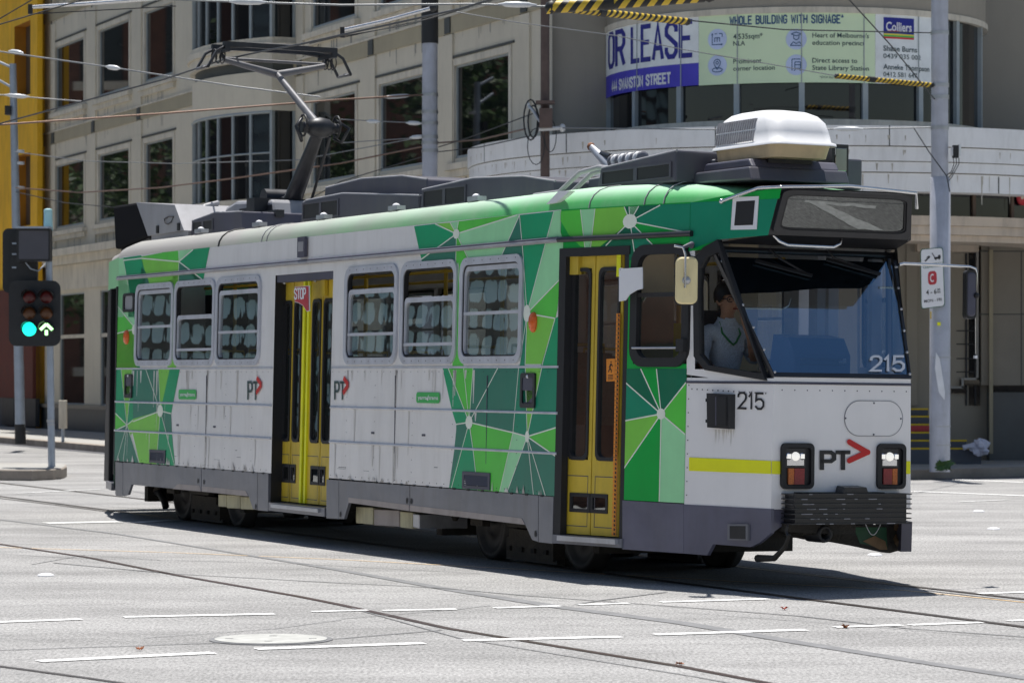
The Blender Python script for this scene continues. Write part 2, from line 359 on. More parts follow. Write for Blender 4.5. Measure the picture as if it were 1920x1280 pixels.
# upper right field
n3=(1095,250); n5=(1660,885)
for m,P in (('mid',[(755,190),(925,170),n3,(815,455),(800,400)]),('lime',[(925,170),(1045,160),n3]),('light',[(1045,160),(1112,150),n3]),('bright',[(1112,150),(1570,95),n3]),
 ('light',[(1570,95),(1600,100),(1450,440),(1190,480),n3]),('dark',[(1600,100),(1630,500),(1440,460)]),('mid',[(1600,100),(1875,70),n5,(1640,860),(1625,430)]),('light',[(1875,70),(1925,60),(1925,610),n5]),
 ('bright',[(1925,610),(1900,860),(1885,925),n5]),('lime',[n5,(1885,925),(1780,1290),(1640,1290)]),('mid',[(1885,925),(1925,900),(1925,1330),(1760,1330)]),('teal',[n5,(1640,1330),(1580,1330),(1600,1280),(1615,890)]),
 ('dark',[n3,(1090,480),(820,480),(812,455)]),('bright',[n3,(1190,450),(1150,1330),(1060,1330),(1110,500),(1090,470)])):
    liv(P,c3,side,'livery_'+m)
for b in ((925,170),(1045,160),(1112,150),(1580,100),(812,455),(1090,480),(1200,470)): line(n3,b,c3,side)
line((1600,100),(1630,430),c3,side); line((1600,100),(1440,460),c3,side); line((1875,70),n5,c3,side); line((1925,610),n5,c3,side); line(n5,(1885,925),c3,side); line((1885,925),(1780,1300),c3,side); line(n5,(1600,1300),c3,side); line(n5,(1645,1300),c3,side); line((1630,430),n5,c3,side); line((1110,480),(1150,1300),c3,side,.012)
node(n3,c3,side,.045,.07); node(n5,c3,side,.075,.07)
# round the front door and cab (tapered bay)
n4=(445,590)
for m,P in (('light',[(40,545),(60,545),(100,690),(100,760),(40,760)]),('bright',[(60,540),(190,530),(215,720),(190,720),(130,660)]),('light',[(190,530),(265,525),(235,760),(215,760)]),('lime',[(265,525),(415,515),n4,(290,720),(235,720)]),
 ('deep',[(415,515),(600,505),n4]),('light',[(440,515),(490,512),n4]),('teal',[(600,505),(1200,480),(1200,620),(945,690),n4]),('green',[n4,(945,690),(820,790),(640,790)]),('deep',[(250,760),n4,(480,790),(250,790)]),('teal',[n4,(480,790),(640,790)])):
    liv(P,cf,tap,'livery_'+m)
for b in ((415,515),(440,515),(490,512),(600,507),(880,675),(570,720),(470,768),(320,715)): line(n4,b,cf,tap,.014)
line((190,530),(217,760),cf,tap,.012); line((265,525),(238,760),cf,tap,.012); node(n4,cf,tap,.06,.085)
n6=(710,255)
for m,P in (('deep',[(470,45),(470,-30),(580,-30),n6]),('green',[(580,-30),(680,-30),n6]),('deep',[(680,-30),(880,-30),(880,40),n6]),('bright',[(880,40),(880,400),n6]),('light',[(880,400),(880,840),(697,840),n6]),('green',[(697,840),(470,840),(470,605),n6]),('lime',[(470,605),(470,300),n6]),('teal',[(470,300),(470,45),n6])):
    liv(P,cd,tap,'livery_'+m)
for b in ((470,45),(580,-30),(680,-30),(880,40),(880,400),(697,840),(470,605),(470,300)): line(n6,b,cd,tap,.016)
node(n6,cd,tap,.045,.05)
# tail fields
n7=(445,360); n8=(195,465)
for m,P in (('mid',[(80,45),(150,45),(190,465),(80,350)]),('lime',[(150,45),(235,45),n8]),('mid',[(235,45),(240,420),n8]),('dark',[(235,45),(335,45),n7,(240,420)]),('dark',[(335,45),(430,45),n7]),('lime',[(430,45),(515,45),n7]),('mid',[(515,45),(592,40),(525,380),n7]),
 ('dark',[n7,(525,380),(530,520),(480,520)]),('lime',[n7,(240,420),(235,520),(290,760),(415,765)]),('mid',[n7,(415,770),(555,780),(530,520),(480,520)]),('bright',[n8,(80,350),(80,520)]),('dark',[n8,(80,520),(80,770),(290,770)]),('lime',[n8,(240,420),(235,520),(215,560)])):
    liv(P,cr2,side,'livery_'+m)
for b in ((335,45),(430,45),(240,440),(525,380),(500,560),(415,765)): line(n7,b,cr2,side,.018)
line(n7,(555,780),cr2,side,.018)
for b in ((150,45),(235,45),(80,350),(80,520),(110,760),(165,760),(290,760),(240,430)): line(n8,b,cr2,side,.018)
node(n7,cr2,side,.07,.1)
n9=(1000,835)
for m,P in (('light',[(230,820),(330,790),(390,1120),(330,1500),(200,1500)]),('mid',[(330,790),(545,760),(600,1000),(540,1500),(390,1500),(390,1120)]),('lime',[(540,780),(1000,830),(1000,1100),(640,1120)]),('bright',[(480,790),(985,690),n9,(540,795)]),
 ('light',[(985,690),(1170,680),n9]),('mid',[(1170,680),(1370,650),(1290,1050),(1260,1120),n9]),('dark',[n9,(1270,1050),(1270,1120),(1000,1120)]),('lime',[(930,960),(1000,960),(990,1500),(880,1500)]),('dark',[(550,900),(600,960),(650,1120),(520,1120)])):
    liv(P,cr5,side,'livery_'+m)
for b in ((545,795),(1000,700),(1170,690),(1280,1050),(990,1120)): line(n9,b,cr5,side,.02)
line((330,820),(545,795),cr5,side,.02); line((330,800),(390,1120),cr5,side,.015)
for m,P in (('light',[(120,610),(215,620),(275,1000),(120,830)]),('bright',[(120,830),(275,1010),(300,1330),(110,1330)]),('mid',[(215,610),(330,610),(300,960),(275,1000)]),('lime',[(130,1040),(275,1010),(300,1330),(120,1330)]),('lime',[(545,620),(620,600),(600,1330),(530,1330)]),('mid',[(275,1000),(310,900),(310,1330),(290,1330)])):
    liv(P,c1,side,'livery_'+m)
line((135,830),(270,1000),c1,side,.018); line((130,1045),(270,1010),c1,side,.018); line((300,960),(275,1000),c1,side,.018); node((268,1015),c1,side,.06,.09)
# white cab corner, header sides, front and tail ends
def p2(pts,m,off=-.001,mb=None,pl=tap2):
    (mb or body).poly([pl(*q)+Vector((0,off,0)) for q in pts],m)
for a,b in ((L1,LF),):
    quad(body,(a,b,.665,1.69),surf,'front_white')
p2([(1287.5,702),(1287.5,470),(1303,470),(1303,692),(1326,692),(1440,712),(1447,724)],'front_white',0)
p2([(1287.5,470),(1303,470),(1318,468),(1345,452),(1350,448)],'livery_green',-.002)
ztop=lambda s: 3.10+.085*(s-L1)/.9
_B=[surf(L1,3.095),surf(2.40,3.095),surf(2.42,3.18),surf(2.2,3.165),surf(1.9,3.14)]; body.poly(_B,'livery_green')
body.poly([surf(L1,3.098)]+[surf(L1,2.70)]+[tap2(*q) for q in ((1350,449),(1440,441))]+[surf(2.385,3.098)],'livery_teal'); 0 and body.poly([surf(2.22,ztop(2.22)-.01,-.002),tap2(1432,372)+Vector((0,-.002,0)),tap2(1458,372)+Vector((0,-.002,0)),tap2(1461,362)+Vector((0,-.002,0)),surf(2.40,ztop(2.40)-.005,-.002)],'livery_bright')
line2=[tap2(1288,441),tap2(1352,455)]
body.poly([surf(LF,.665),surf(LF,1.70),surf_far(LF,1.70),surf_far(LF,.665)],'front_white')
quad(body,(L1,LF,.665,1.70),surf_far,'front_white')
# far side and tail, plain white with the same openings
fh=[(SR-a-.04+0,SR-b+.04+0,c,d) for a,b,c,d in []]
fholes=[(h[0],h[1],h[2],h[3]) for h in holes[:6]]+[(-6.62,-5.04,.9,2.7),(.03,.855,.9,2.7),(.925,1.555,1.80,2.745)]
fx=[SR-L1,SR,0,L1]+[h[0] for h in fholes]+[h[1] for h in fholes]; fz=[.685,2.84,3.1]+[h[2] for h in fholes]+[h[3] for h in fholes]
for c in cells(fx,fz,fholes): quad(body,c,surf_far,'white_paint'); quad(body,c,surf_far,'interior_grey',.045)
TL0=SR-L1-L2
for fn in (surf,surf_far):
    for a,b in ((SR,SR-.02),(SR-.9,SR-L1),(SR-L1,TL0)): quad(body,(a,b,.4,2.75),fn,'livery_mid' if b>SR-.5 else 'black_rubber'); quad(body,(a,b,2.75,3.1),fn,'livery_light')
quad(body,(SR-.02,SR-.9,2.75,3.1),surf,'livery_light'); quad(body,(SR-.02,SR-.9,.5,2.75),surf,'black_rubber',.05)
body.poly([surf(TL0,.6),surf(TL0,3.1),surf_far(TL0,3.1),surf_far(TL0,.6)],'front_white')
for s in (SR-.02,SR-.9): body.box(s-.02,s+.02,taper(s)-.012,taper(s)+.06,.36,2.75,'black_rubber')
body.prism([surf(s,w,-.03) for s,w in ((SR-.86,.33),(SR-.04,.33),(SR-.04,.42),(SR-.86,.42))],[surf(s,w,.08) for s,w in ((SR-.86,.33),(SR-.04,.33),(SR-.04,.42),(SR-.86,.42))],'skirt_grey')
# rivets, seams, beads, gutter
rv=MB()
def rivet(s,w,r=.0055): rv.poly([surf(s+r*math.cos(2*PI*k/6),w+r*math.sin(2*PI*k/6),-.008) for k in range(6)],'black_rubber')
for s0,s1 in ((SR+.05,-6.68),(-4.98,-.05)):
    k=s0
    while k<s1: rivet(k,1.735); rivet(k,.715,.0065); k+=.16
for sx in (-11.1,-10.3,-8.95,-8.0,-7.2,-4.6,-3.9,-3.0,-2.1,-.75):
    for j in range(8): rivet(sx,.80+j*.115,.0055)
for sx in (-8.62,-3.42,-1.38):
    rv.box(sx-.005,sx+.005,-.012,0,.70,1.70,'dark_grey')
for j in range(9): rivet(L1+.03,.75+j*.11); 
for j in range(15): rivet(L1+.06+j*.05,1.60-.002*j,.006)
for j in range(11): 
    v=.78+j*.115; rv.poly([(LF+.003,v+.006*math.cos(2*PI*k/6),1.60+.006*math.sin(2*PI*k/6)) for k in range(6)],'dark_grey')
for sx,w in ((-9.55,1.13),(-8.35,1.13),(-3.95,1.14),(-2.75,1.14)): rv.box(sx-.035,sx+.035,-.012,0,w,w+.02,'dark_grey')
for k in range(26):
    s=random.uniform(-11,-.3)
    if -6.7<s<-4.95: continue
    zz=.75+random.random()**2*.22; rv.box(s,s+random.uniform(.03,.22),-.0105,-.009,zz,zz+random.uniform(.003,.008),'skirt_grey' if k%3 else 'dark_grey')
mat('grime_streak',(.66,.635,.60),.6,0,.1,8); mat('grime_dark',(.46,.43,.39),.7,0,.2,8)
for k in range(70):
    s=random.choice([random.uniform(-11.6,-6.8),random.uniform(-4.9,-1.6),random.choice((-8.62,-3.42,-4.6,-10.3,-2.1))+random.uniform(-.03,.03)]); zt_=random.choice((1.75,1.37,1.03,1.75)); l_=random.uniform(.06,.42); w_=random.uniform(.006,.03)
    rv.poly([surf(s-w_,zt_,-.0035),surf(s+w_,zt_,-.0035),surf(s+w_*.3,zt_-l_,-.0035),surf(s-w_*.3,zt_-l_,-.0035)],'grime_streak')
for k in range(34):
    s=random.choice([random.uniform(-11.6,-6.8),random.uniform(-4.9,-.1)]); w_=random.uniform(.01,.05); h_=random.uniform(.02,.10)
    rv.poly([surf(s-w_,.688,-.0088),surf(s+w_,.688,-.0088),surf(s+w_*.3,.69+h_*.6,-.0088),surf(s-.1*w_,.69+h_,-.0088)],'grime_streak' if k%5 else 'grime_dark')
for k in range(14):
    px=random.uniform(1338,1378); a=tap2(px,805)+Vector((0,-.002,0)); b=tap2(px+.5,805+random.uniform(8,34))+Vector((0,-.002,0)); rv.poly([a,a+Vector((.012,.004,0)),b],'grime_streak')
o_=len(body.v); body.v+=rv.v; body.f+=[[i+o_ for i in f] for f in rv.f]; body.m+=[body.mi(rv.mats[i]) for i in rv.m]; body.sm+=rv.sm
tag(body.build('body_shell',tram,fix=False),'white panels with faceted green livery at both ends')
tr=MB()
for w in (1.385,1.045):
    for a,b in ((SR,-6.64),(-5.02,.02)): tr.tube([surf(a,w,-.006),surf(b,w,-.006)],.013,'window_trim',6)
for a,b in ((SR,-6.64),(-5.02,.02)): tr.box(a,b,-.009,.0,1.765,1.785,'window_trim')
gut=[surf(SR-.02,2.84,-.015),surf(-6,2.84,-.02),surf(0,2.84,-.018)]
tr.tube(gut,.020,'pod_light',6); tr.tube([p+Vector((0,-.004,.022)) for p in gut],.010,'dark_grey',5)
tr.tube([surf(0,2.845,-.02),surf(1.60,2.845,-.02)],.026,'black_paint',6)
tr.tube([surf(L1,1.655,-.004),surf(LF,1.655,-.004)],.010,'dark_grey',5); tr.tube([surf(LF,1.655,-.004)+Vector((.004,0,0)),surf_far(LF,1.655)+Vector((.004,0,0))],.010,'dark_grey',5)
tr.build('moulding',tram)
# hazard stripe, badges, lettering on the panels
hz=MB()
hz.poly([tap2(*q)+Vector((0,-.006,0)) for q in ((1293,857),(1447,863.5),(1447,888),(1293,882))],'hazard_lime')
def fr(px,py,o=.006): return ats(px,py,LF+o)
hz.build('reflective_stripe',tram,fix=False); hz=MB(); hz.poly([fr(*q) for q in ((1447,863.5),(1463,864),(1463,888.5),(1447,888))],'hazard_lime'); hz.build('reflective_stripe',tram,fix=False); hz=MB(); hz.poly([fr(*q) for q in ((1695,864),(1707,864),(1707,888),(1695,888))],'hazard_lime')
hz.build('reflective_stripe',tram,fix=False)
def boxfn(pl,x0,y0,x1,y1,off=(0,-.009,0),sl=0.):
    o=Vector(off); return lambda a,b: pl(x0+(x1-x0)*a,y1+(y0-y1)*b+sl*(x1-x0)*a)+o
lt=MB()
letters(lt,'215',boxfn(tap2,1386,732,1433,766,sl=.03),'pt_black',.13,.13,.47) if False else None
def lay(mb,s,x0,y0,x1,y1,pl,m,lw=.14,adv=.14,asp=.46,off=(0,-.009,0),sl=0.):
    tot=0
    for ch in s: tot+=asp*(.25 if ch=='I' else .6 if ch in ' 1^' else 1.25 if ch=='W' else 1)+adv
    tot-=adv; k=(x1-x0)/tot; o=Vector(off)
    letters(mb,s,lambda a,b: pl(x0+a*k,y1+(y0-y1)*b+sl*a*k)+o,m,adv,lw,asp)
lay(lt,'215',1386,734,1433,767,tap2,'pt_black',.12,.16,.5,sl=.03)
lt.build('lettering',tram,fix=False); lt=MB()
for x0 in (466,629):
    lt=MB(); lay(lt,'PT',x0,714,x0+18,750,side,'pt_dark',.13,.14,.42,sl=.02); x0+=17
    P=[(x0,708),(x0+9,721),(x0-1,737)]
    lt.poly([surf(*q,-.012) for q in strip2(*[(h.x,h.z) for h in (side(*P[0]),side(*P[1]))],.05)],'pt_red'); lt.poly([surf(*q,-.0125) for q in strip2(*[(h.x,h.z) for h in (side(*P[1]),side(*P[2]))],.05)],'pt_red'); lt.build('lettering',tram,fix=False)
lt=MB()
def frr(px,py): return ats(px,py,LF+.008)
lay(lt,'PT',1541,844,1592,882,frr,'pt_black',.19,.12,.52,off=(.001,0,0))
for a,b in (((1592,828),(1627,848)),((1627,847),(1592,863))):
    A,B=frr(*a),frr(*b); lt.poly([Vector((LF+.010+(.001 if a[1]>840 else 0),y,z)) for y,z in strip2((A.y,A.z),(B.y,B.z),.045)],'pt_red')
for q in ((1592,828),(1627,847.5),(1592,863)):
    A=frr(*q); lt.poly([Vector((LF+.0125,A.y+.0225*math.cos(2*PI*k/12),A.z+.0225*math.sin(2*PI*k/12))) for k in range(12)],'pt_red')
lt.build('lettering',tram,fix=False)
for x0,y0,x1,y1 in ((336,730,369,748),(782,735,826,755)):
    bd=MB(); a,b=side(x0,(y0+y1)/2),side(x1,(y0+y1)/2); w0,w1=side(x0,y1).z,side(x0,y0).z
    bd.poly([surf(p,q,-.009) for p,q in rrect(a.x,b.x,w0,w1,.03)],'badge_green')
    for t,u0,u1 in (('yarra',.08,.47),('trams',.55,.94)):
        text(bd,t,lambda A,B,u0=u0,u1=u1: surf(a.x+(b.x-a.x)*(u0+(u1-u0)*A),w0+(w1-w0)*(.34+.36*B),-.011),'sign_white',.02,(0,.72))
    m=(a.x+b.x)/2; bd.poly([surf(m-.02,w0+.03,-.011),surf(m+.01,w0+.02,-.011),surf(m+.025,w1-.02,-.011),surf(m,w1-.04,-.011)],'sign_white'); bd.build('operator_badge',tram,fix=False)
# code plate (pattern left blank)
cp=MB(); cp.extr([tap2(*q)+Vector((0,-.004,0)) for q in ((1376,370),(1424,368),(1420,430),(1372,431))],(0,-.006,0),'sign_white'); cp.poly([tap2(*q)+Vector((0,-.012,0)) for q in ((1383,378),(1418,376),(1414,422),(1379,423))],'sign_black'); cp.build('sticker_plate',tram)
# roof
roof=MB(); prof=[(0,3.095),(.012,3.15),(.045,3.205),(.10,3.25),(.18,3.28),(.30,3.298),(.60,3.315)]
stations=[SR-2.2,SR-1.2,SR-.35,SR-.1,SR+.3,-9,-6,-3,-.6,0,.5,1.,L1,2.0,2.40]
vs=[];n=0
for s in stations:
    dz=0
    if s<SR+.1: dz=-.10 if s>SR-.2 else -.2
    e=TAU*(3.1-ZW)+taper(s); kf=max(0,(s-1)/1.46)
    row=[(s,e+a*(1-.35*kf),3.095+(b-3.095)*(1+dz*2)*(1-.70*kf)) for a,b in prof]
    row=row+[(s,W/2,3.33+dz*.3-.15*kf)]+[(x,W-y,z) for x,y,z in reversed(row)]
    n=len(row); vs+=row
fs=[[i*n+k,i*n+k+1,(i+1)*n+k+1,(i+1)*n+k] for i in range(len(stations)-1) for k in range(n-1)]
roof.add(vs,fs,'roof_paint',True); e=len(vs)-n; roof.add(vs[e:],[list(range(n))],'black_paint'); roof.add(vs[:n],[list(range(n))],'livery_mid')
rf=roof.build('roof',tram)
for s in (-8.35,-7.05,-6.9,1.02,1.25,.35):
    sm=MB(); sm.tube([(s,TAU*1.3+taper(s)+a-.002,b+.003) for a,b in prof[:6]],.006 if s!=-8.35 else .012,'black_rubber' if s==-8.35 else 'pod_light',5); sm.build('roof_seam',rf)
hw=MB(); hw.extr([side(*q)+Vector((0,-.02,0)) for q in ((1028,383),(1047,380),(1073,358),(1052,358))],(0,.05,0),'sign_white'); hw.build('roof_hatch',rf)
for px,py in ((377,431),(486,418.5),(607,404.5),(743,387.5),(893,370)):
    h=atv(px,py,.22); l=MB(); l.box(h.x-.11,h.x+.11,h.y-.04,h.y+.05,h.z-.035,h.z+.008,'aluminium'); l.ball((h.x,h.y,h.z+.008),.038,'sign_white',10,(1.1,1,.7)); tag(l.build('roof_lamp',tram))
# windows
sash=[(535,612,0),(590,655,1),(543,622,1),(541,626,1),(556,645,1),(492,586,0)]
pxm=[292,366,449,697,806,923]
def window(a,b,fn,i=None):
    f=MB(); ring(f,rrect(a,b,*WZ,.13),rrect(a+.065,b-.065,WZ[0]+.065,WZ[1]-.065,.09),fn,.0,-.022,'window_trim')
    for k in range(7):
        x=a+.14+k*(b-a-.28)/6
        for w in (WZ[1]-.03,WZ[0]+.03): f.poly([fn(x+.007*math.cos(2*PI*j/6),w+.007*math.sin(2*PI*j/6),-.0235) for j in range(6)],'black_rubber')
    ring(f,rrect(a+.06,b-.06,WZ[0]+.06,WZ[1]-.06,.09),rrect(a+.078,b-.078,WZ[0]+.078,WZ[1]-.078,.08),fn,.03,-.012,'black_rubber')
    fo=f.build('window',tram)
    if i is None: ts,bar=WZ[1]-.075,2.25
    else:
        ts=side(pxm[i],sash[i][0]).z; bar=side(pxm[i],sash[i][1]).z
        if not sash[i][2]: ts=WZ[1]-.075
    s=MB(); r=rrect(a+.07,b-.07,WZ[0]+.07,ts,.07); r2=rrect(a+.095,b-.095,WZ[0]+.075,ts-.045,.06); ring(s,r,r2,fn,.03,-.006,'window_trim'); s.box(a+.08,b-.08,0,.02,0,.001,'window_trim') if False else None
    A=fn(a+.075,bar-.014,-.008);B=fn(b-.075,bar+.014,.02); s.box(A.x,B.x,min(A.y,B.y),max(A.y,B.y),A.z,B.z,'window_trim'); s.build('sash',fo)
    p=MB(); p.poly([fn(x,w,.014) for x,w in rrect(a+.075,b-.075,WZ[0]+.07,ts-.02,.07)],'tram_glass' if i is not None else 'clear_glass'); p.build('pane',fo,fix=False)
for i,(a,b) in enumerate(winN): window(a,b,surf,i)
for a,b in winN: window(a,b,surf_far)
# small tail window
f=MB(); a,b=side(233,553),side(254,553); ring(f,rrect(a.x,b.x,2.44,2.66,.05),rrect(a.x+.05,b.x-.05,2.47,2.63,.04),surf,0,-.02,'black_rubber'); f.poly([surf(x,w,-.006) for x,w in rrect(a.x+.04,b.x-.04,2.46,2.64,.04)],'rear_white'); f.build('tail_window',tram)
# cab side window
def cabwin(fn,nm):
    f=MB(); ring(f,rrect(.905,1.585,1.775,2.77,.15),rrect(.985,1.515,1.85,2.69,.10),fn,.02,-.025,'black_rubber')
    A=fn(.98,2.345,-.02);B=fn(1.52,2.375,.01); 
    f.prism([fn(.98,2.345,-.02),fn(1.52,2.345,-.02),fn(1.52,2.38,-.02),fn(.98,2.38,-.02)],[fn(.98,2.345,.01),fn(1.52,2.345,.01),fn(1.52,2.38,.01),fn(.98,2.38,.01)],'black_rubber')
    f.tube([fn(.95,1.93,-.03),fn(1.55,1.93,-.03)],.010,'aluminium',5); f.prism([fn(x,w,-.06) for x,w in ((1.50,1.90),(1.58,1.90),(1.58,2.0),(1.50,2.0))],[fn(x,w,0) for x,w in ((1.50,1.90),(1.58,1.90),(1.58,2.0),(1.50,2.0))],'black_rubber')
    o=f.build(nm,tram); p=MB(); p.poly([fn(x,w,.005) for x,w in rrect(.975,1.525,1.84,2.36,.1)],'door_glass'); p.build('pane',o,fix=False)
cabwin(surf,'cab_window'); cabwin(surf_far,'cab_window')
# ---------- doors ----------
def leaf(a,b,fn,d,w0,w1,win,edge=None,kick=None,name='door_leaf'):
    """folding door leaf a..b (s), frame with glazed opening win=(s0,s1,w0,w1)"""
    D=MB()
    def rf(x,y,o): return fn(x,y,o)
    A=rrect(win[0],win[1],win[2],win[3],min(.07,(win[1]-win[0])/2.2)); 
    holes=[win]+([kick] if kick else [])
    for c in cells([a,b]+[h[0] for h in holes]+[h[1] for h in holes],[w0,w1]+[h[2] for h in holes]+[h[3] for h in holes],holes):
        D.poly([fn(c[0],c[2],d),fn(c[1],c[2],d),fn(c[1],c[3],d),fn(c[0],c[3],d)],'door_yellow')
    for x in (a,b): D.poly([fn(x,w0,d),fn(x,w1,d),fn(x,w1,d+.035),fn(x,w0,d+.035)],'door_yellow')
    ring(D,rrect(win[0]-.005,win[1]+.005,win[2]-.005,win[3]+.005,.06),rrect(win[0]+.02,win[1]-.02,win[2]+.025,win[3]-.025,.06),fn,d+.02,d-.012,'black_rubber')
    for x0,x1,y in ((a+.04,b-.03,.44),(a+.04,b-.03,win[2]-.14)): 
        D.poly([fn(x0,y,d-.002),fn(x1,y,d-.002),fn(x1,y+.007,d-.002),fn(x0,y+.007,d-.002)],'dark_grey')
    for x in (a+.04,b-.037): D.poly([fn(x,.44,d-.002),fn(x+.006,.44,d-.002),fn(x+.006,win[2]-.14,d-.002),fn(x,win[2]-.14,d-.002)],'dark_grey')
    if edge:
        x=edge[0]; D.prism([fn(x,w0,d-.02),fn(x+edge[1],w0,d-.02),fn(x+edge[1],w1,d-.02),fn(x,w1,d-.02)],[fn(x,w0,d+.03),fn(x+edge[1],w0,d+.03),fn(x+edge[1],w1,d+.03),fn(x,w1,d+.03)],edge[2])
    o=D.build(name,tram,fix=False)
    p=MB(); p.poly([fn(x,y,d+.012) for x,y in ((win[0],win[2]),(win[1],win[2]),(win[1],win[3]),(win[0],win[3]))],'door_glass')
    if kick:
        ring(p,rrect(kick[0]-.006,kick[1]+.006,kick[2]-.006,kick[3]+.006,.008),rrect(kick[0]+.02,kick[1]-.02,kick[2]+.025,kick[3]-.025,.008),fn,d+.01,d-.008,'black_rubber')
        p.poly([fn(x,y,d+.004) for x,y in ((kick[0],kick[2]),(kick[1],kick[2]),(kick[1],kick[3]),(kick[0],kick[3]))],'door_glass')
    p.build('pane',o,fix=False); return o
def sx(px,d=.12,py=720): return atv(px,py,d).x
E0=[sx(x) for x in (525,547.5,549,572,576.5,602.5,604,630)]
kz=(.60,.78)
def kk(a,b): return (sx(a),sx(b),*kz)
leaf(E0[0],E0[1],surf,.12,.40,2.68,(E0[0]+.10,E0[1]-.03,1.02,2.47),None,(E0[1]-.20,E0[1]-.003,*kz))
leaf(E0[2],E0[3],surf,.12,.40,2.68,(E0[2]+.03,E0[3]-.12,1.02,2.47),(E0[3]-.05,.05,'lime_edge'),(E0[2]+.003,E0[2]+.14,*kz))
leaf(E0[4],E0[5],surf,.12,.40,2.68,(E0[4]+.12,E0[5]-.03,1.02,2.47),(E0[4],.05,'lime_edge'),(E0[5]-.22,E0[5]-.003,*kz))
leaf(E0[6],E0[7],surf,.12,.40,2.68,(E0[6]+.03,E0[7]-.10,1.02,2.47),None,(E0[6]+.003,E0[6]+.14,*kz))
dg=MB(); dg.box(-6.60,-5.06,.02,.20,2.66,2.735,'dark_grey'); dg.box(E0[0],E0[0]+.10,.085,.12,2.50,2.665,'door_yellow'); dg.box(E0[6]+.03,E0[6]+.12,.085,.12,2.50,2.665,'door_yellow')
for x in (E0[0]+.2,E0[5]-.1): dg.ball((x,.08,2.66),.02,'aluminium',6)
dg.box(-6.61,E0[0]+.01,.13,.16,.3,2.73,'black_rubber'); dg.build('door_header',tram)
def tx(px,d,py=720):
    return hit(px,py,(-T1,1,-TAU),-TAU*ZW+d).x
G=[tx(x,.06) for x in (1059,1111.5,1113.5,1165)]
def kf(z0,z1,a,b): return (a,b,z0,z1)
leaf(G[0],G[1],surf,.06,.375,2.70,(tx(1069.5,.06),G[1]-.04,1.00,2.60),None,(G[1]-.245,G[1]-.003,.565,.715))
leaf(G[2],G[3],surf,.06,.375,2.70,(G[2]+.05,tx(1160,.06),1.00,2.60),None,(G[2]+.003,G[2]+.20,.565,.715))
df=MB()
df.prism([surf(x,w,-.012) for x,w in ((.02,2.70),(.87,2.70),(.87,2.77),(.02,2.77))],[surf(x,w,.10) for x,w in ((.02,2.70),(.87,2.70),(.87,2.77),(.02,2.77))],'black_rubber')
for a,b in ((.0,.085),(.80,.87)):
    df.prism([surf(x,w,-.008+(.01 if a>0 else 0)) for x,w in ((a,.30),(b,.30),(b,2.77),(a,2.77))],[surf(x,w,.05) for x,w in ((a,.30),(b,.30),(b,2.77),(a,2.77))],'black_rubber')
q=[surf(x,w,.03) for x,w in ((.085,2.55),(.19,2.55),(.19,2.71),(.085,2.71))]; df.extr(q,(0,.03,0),'door_yellow')
q=tx(1160,.03); 
df.poly([surf(x,w,.030) for x,w in ((G[3]-.05,2.52),(G[3]+.0,2.52),(G[3]+.0,2.71),(G[3]-.05,2.71))],'hazard_lime')
k=.385
while k<2.22:
    df.poly([surf(x,w,.034) for x,w in ((G[3]-.045,k),(G[3]+.004,k),(G[3]+.004,k+.032),(G[3]-.045,k+.032))],'orange_sticker'); df.poly([surf(x,w,.033) for x,w in ((G[3]-.02,k+.005),(G[3]-.0,k+.005),(G[3]-.02,k+.027))],'black_rubber'); 
    df.poly([surf(x,w,.0315) for x,w in ((G[3]-.02,k+.004),(G[3]+.004,k+.016),(G[3]-.02,k+.028))],'black_rubber'); k+=.036
df.build('door_frame',tram,fix=False)
st=MB(); P0=[hit(*q,(-T1,1,-TAU),-TAU*ZW+.045) for q in ((1137,673),(1153,672),(1153,714),(1137,715))]; st.poly(P0,'orange_sticker')
def stf(a,b): return P0[0]+(P0[1]-P0[0])*a+(P0[3]-P0[0])*(1-b)+Vector((0,-.003,0))
for A in (((.35,.62),(.55,.78),(.75,.66)),((.55,.78),(.45,.58)),((.45,.58),(.62,.48),(.6,.38)),((.45,.58),(.25,.42))):
    for a,b in zip(A,A[1:]): st.poly([stf(*p) for p in strip2(a,b,.07)],'sign_black')
st.poly([stf(.58+.08*math.cos(k),.86+.035*math.sin(k)) for k in range(0,6)],'sign_black')
for j in range(4): st.poly([stf(*p) for p in strip2((.2,.28-j*.065),(.8,.28-j*.065),.025)],'sign_black')
st.build('door_sticker',tram,fix=False)
# stop flags
def flag(pts,pl,m,name):
    f=MB(); f.extr([pl(*q) for q in pts],(0,.008,0),m); return f
fp=lambda px,py: atv(px,py,-.05)
f=flag(((552.5,537.5),(580,535.5),(580.5,583),(575,584),(568,573),(560,568),(552.5,566)),fp,'sign_white','x')
f.poly([fp(*q)+Vector((0,-.004,0)) for q in ((553.5,538.5),(579,536.6),(579.5,582),(575.5,583),(568.5,572),(560.5,567),(553.5,565))],'red_sign')
fs_=lambda a,b: fp(553.5+21*a,562-22*b-1.2*a)+Vector((0,-.008,0))
letters(f,'S',lambda a,b: fs_(a*.55,b),'sign_white',.1,.16,.36); letters(f,'T',lambda a,b: fs_(a*.55+.27,b),'sign_white',.1,.16,.36); letters(f,'O',lambda a,b: fs_(a*.55+.53,b),'sign_white',.1,.16,.36); letters(f,'P',lambda a,b: fs_(a*.55+.80,b),'sign_white',.1,.16,.34)
f.build('stop_flag',tram,fix=False)
ff=lambda px,py: hit(px,py,(-T1,1,-TAU),-TAU*ZW-.10)
f=flag(((1160.5,504),(1204,501),(1204.5,541),(1193,544),(1180,552),(1172,563),(1160.5,565)),ff,'sign_white','x'); f.tube([ff(1162,505),ff(1162,505)+Vector((0,.12,0))],.012,'aluminium',6); f.build('stop_flag',tram)
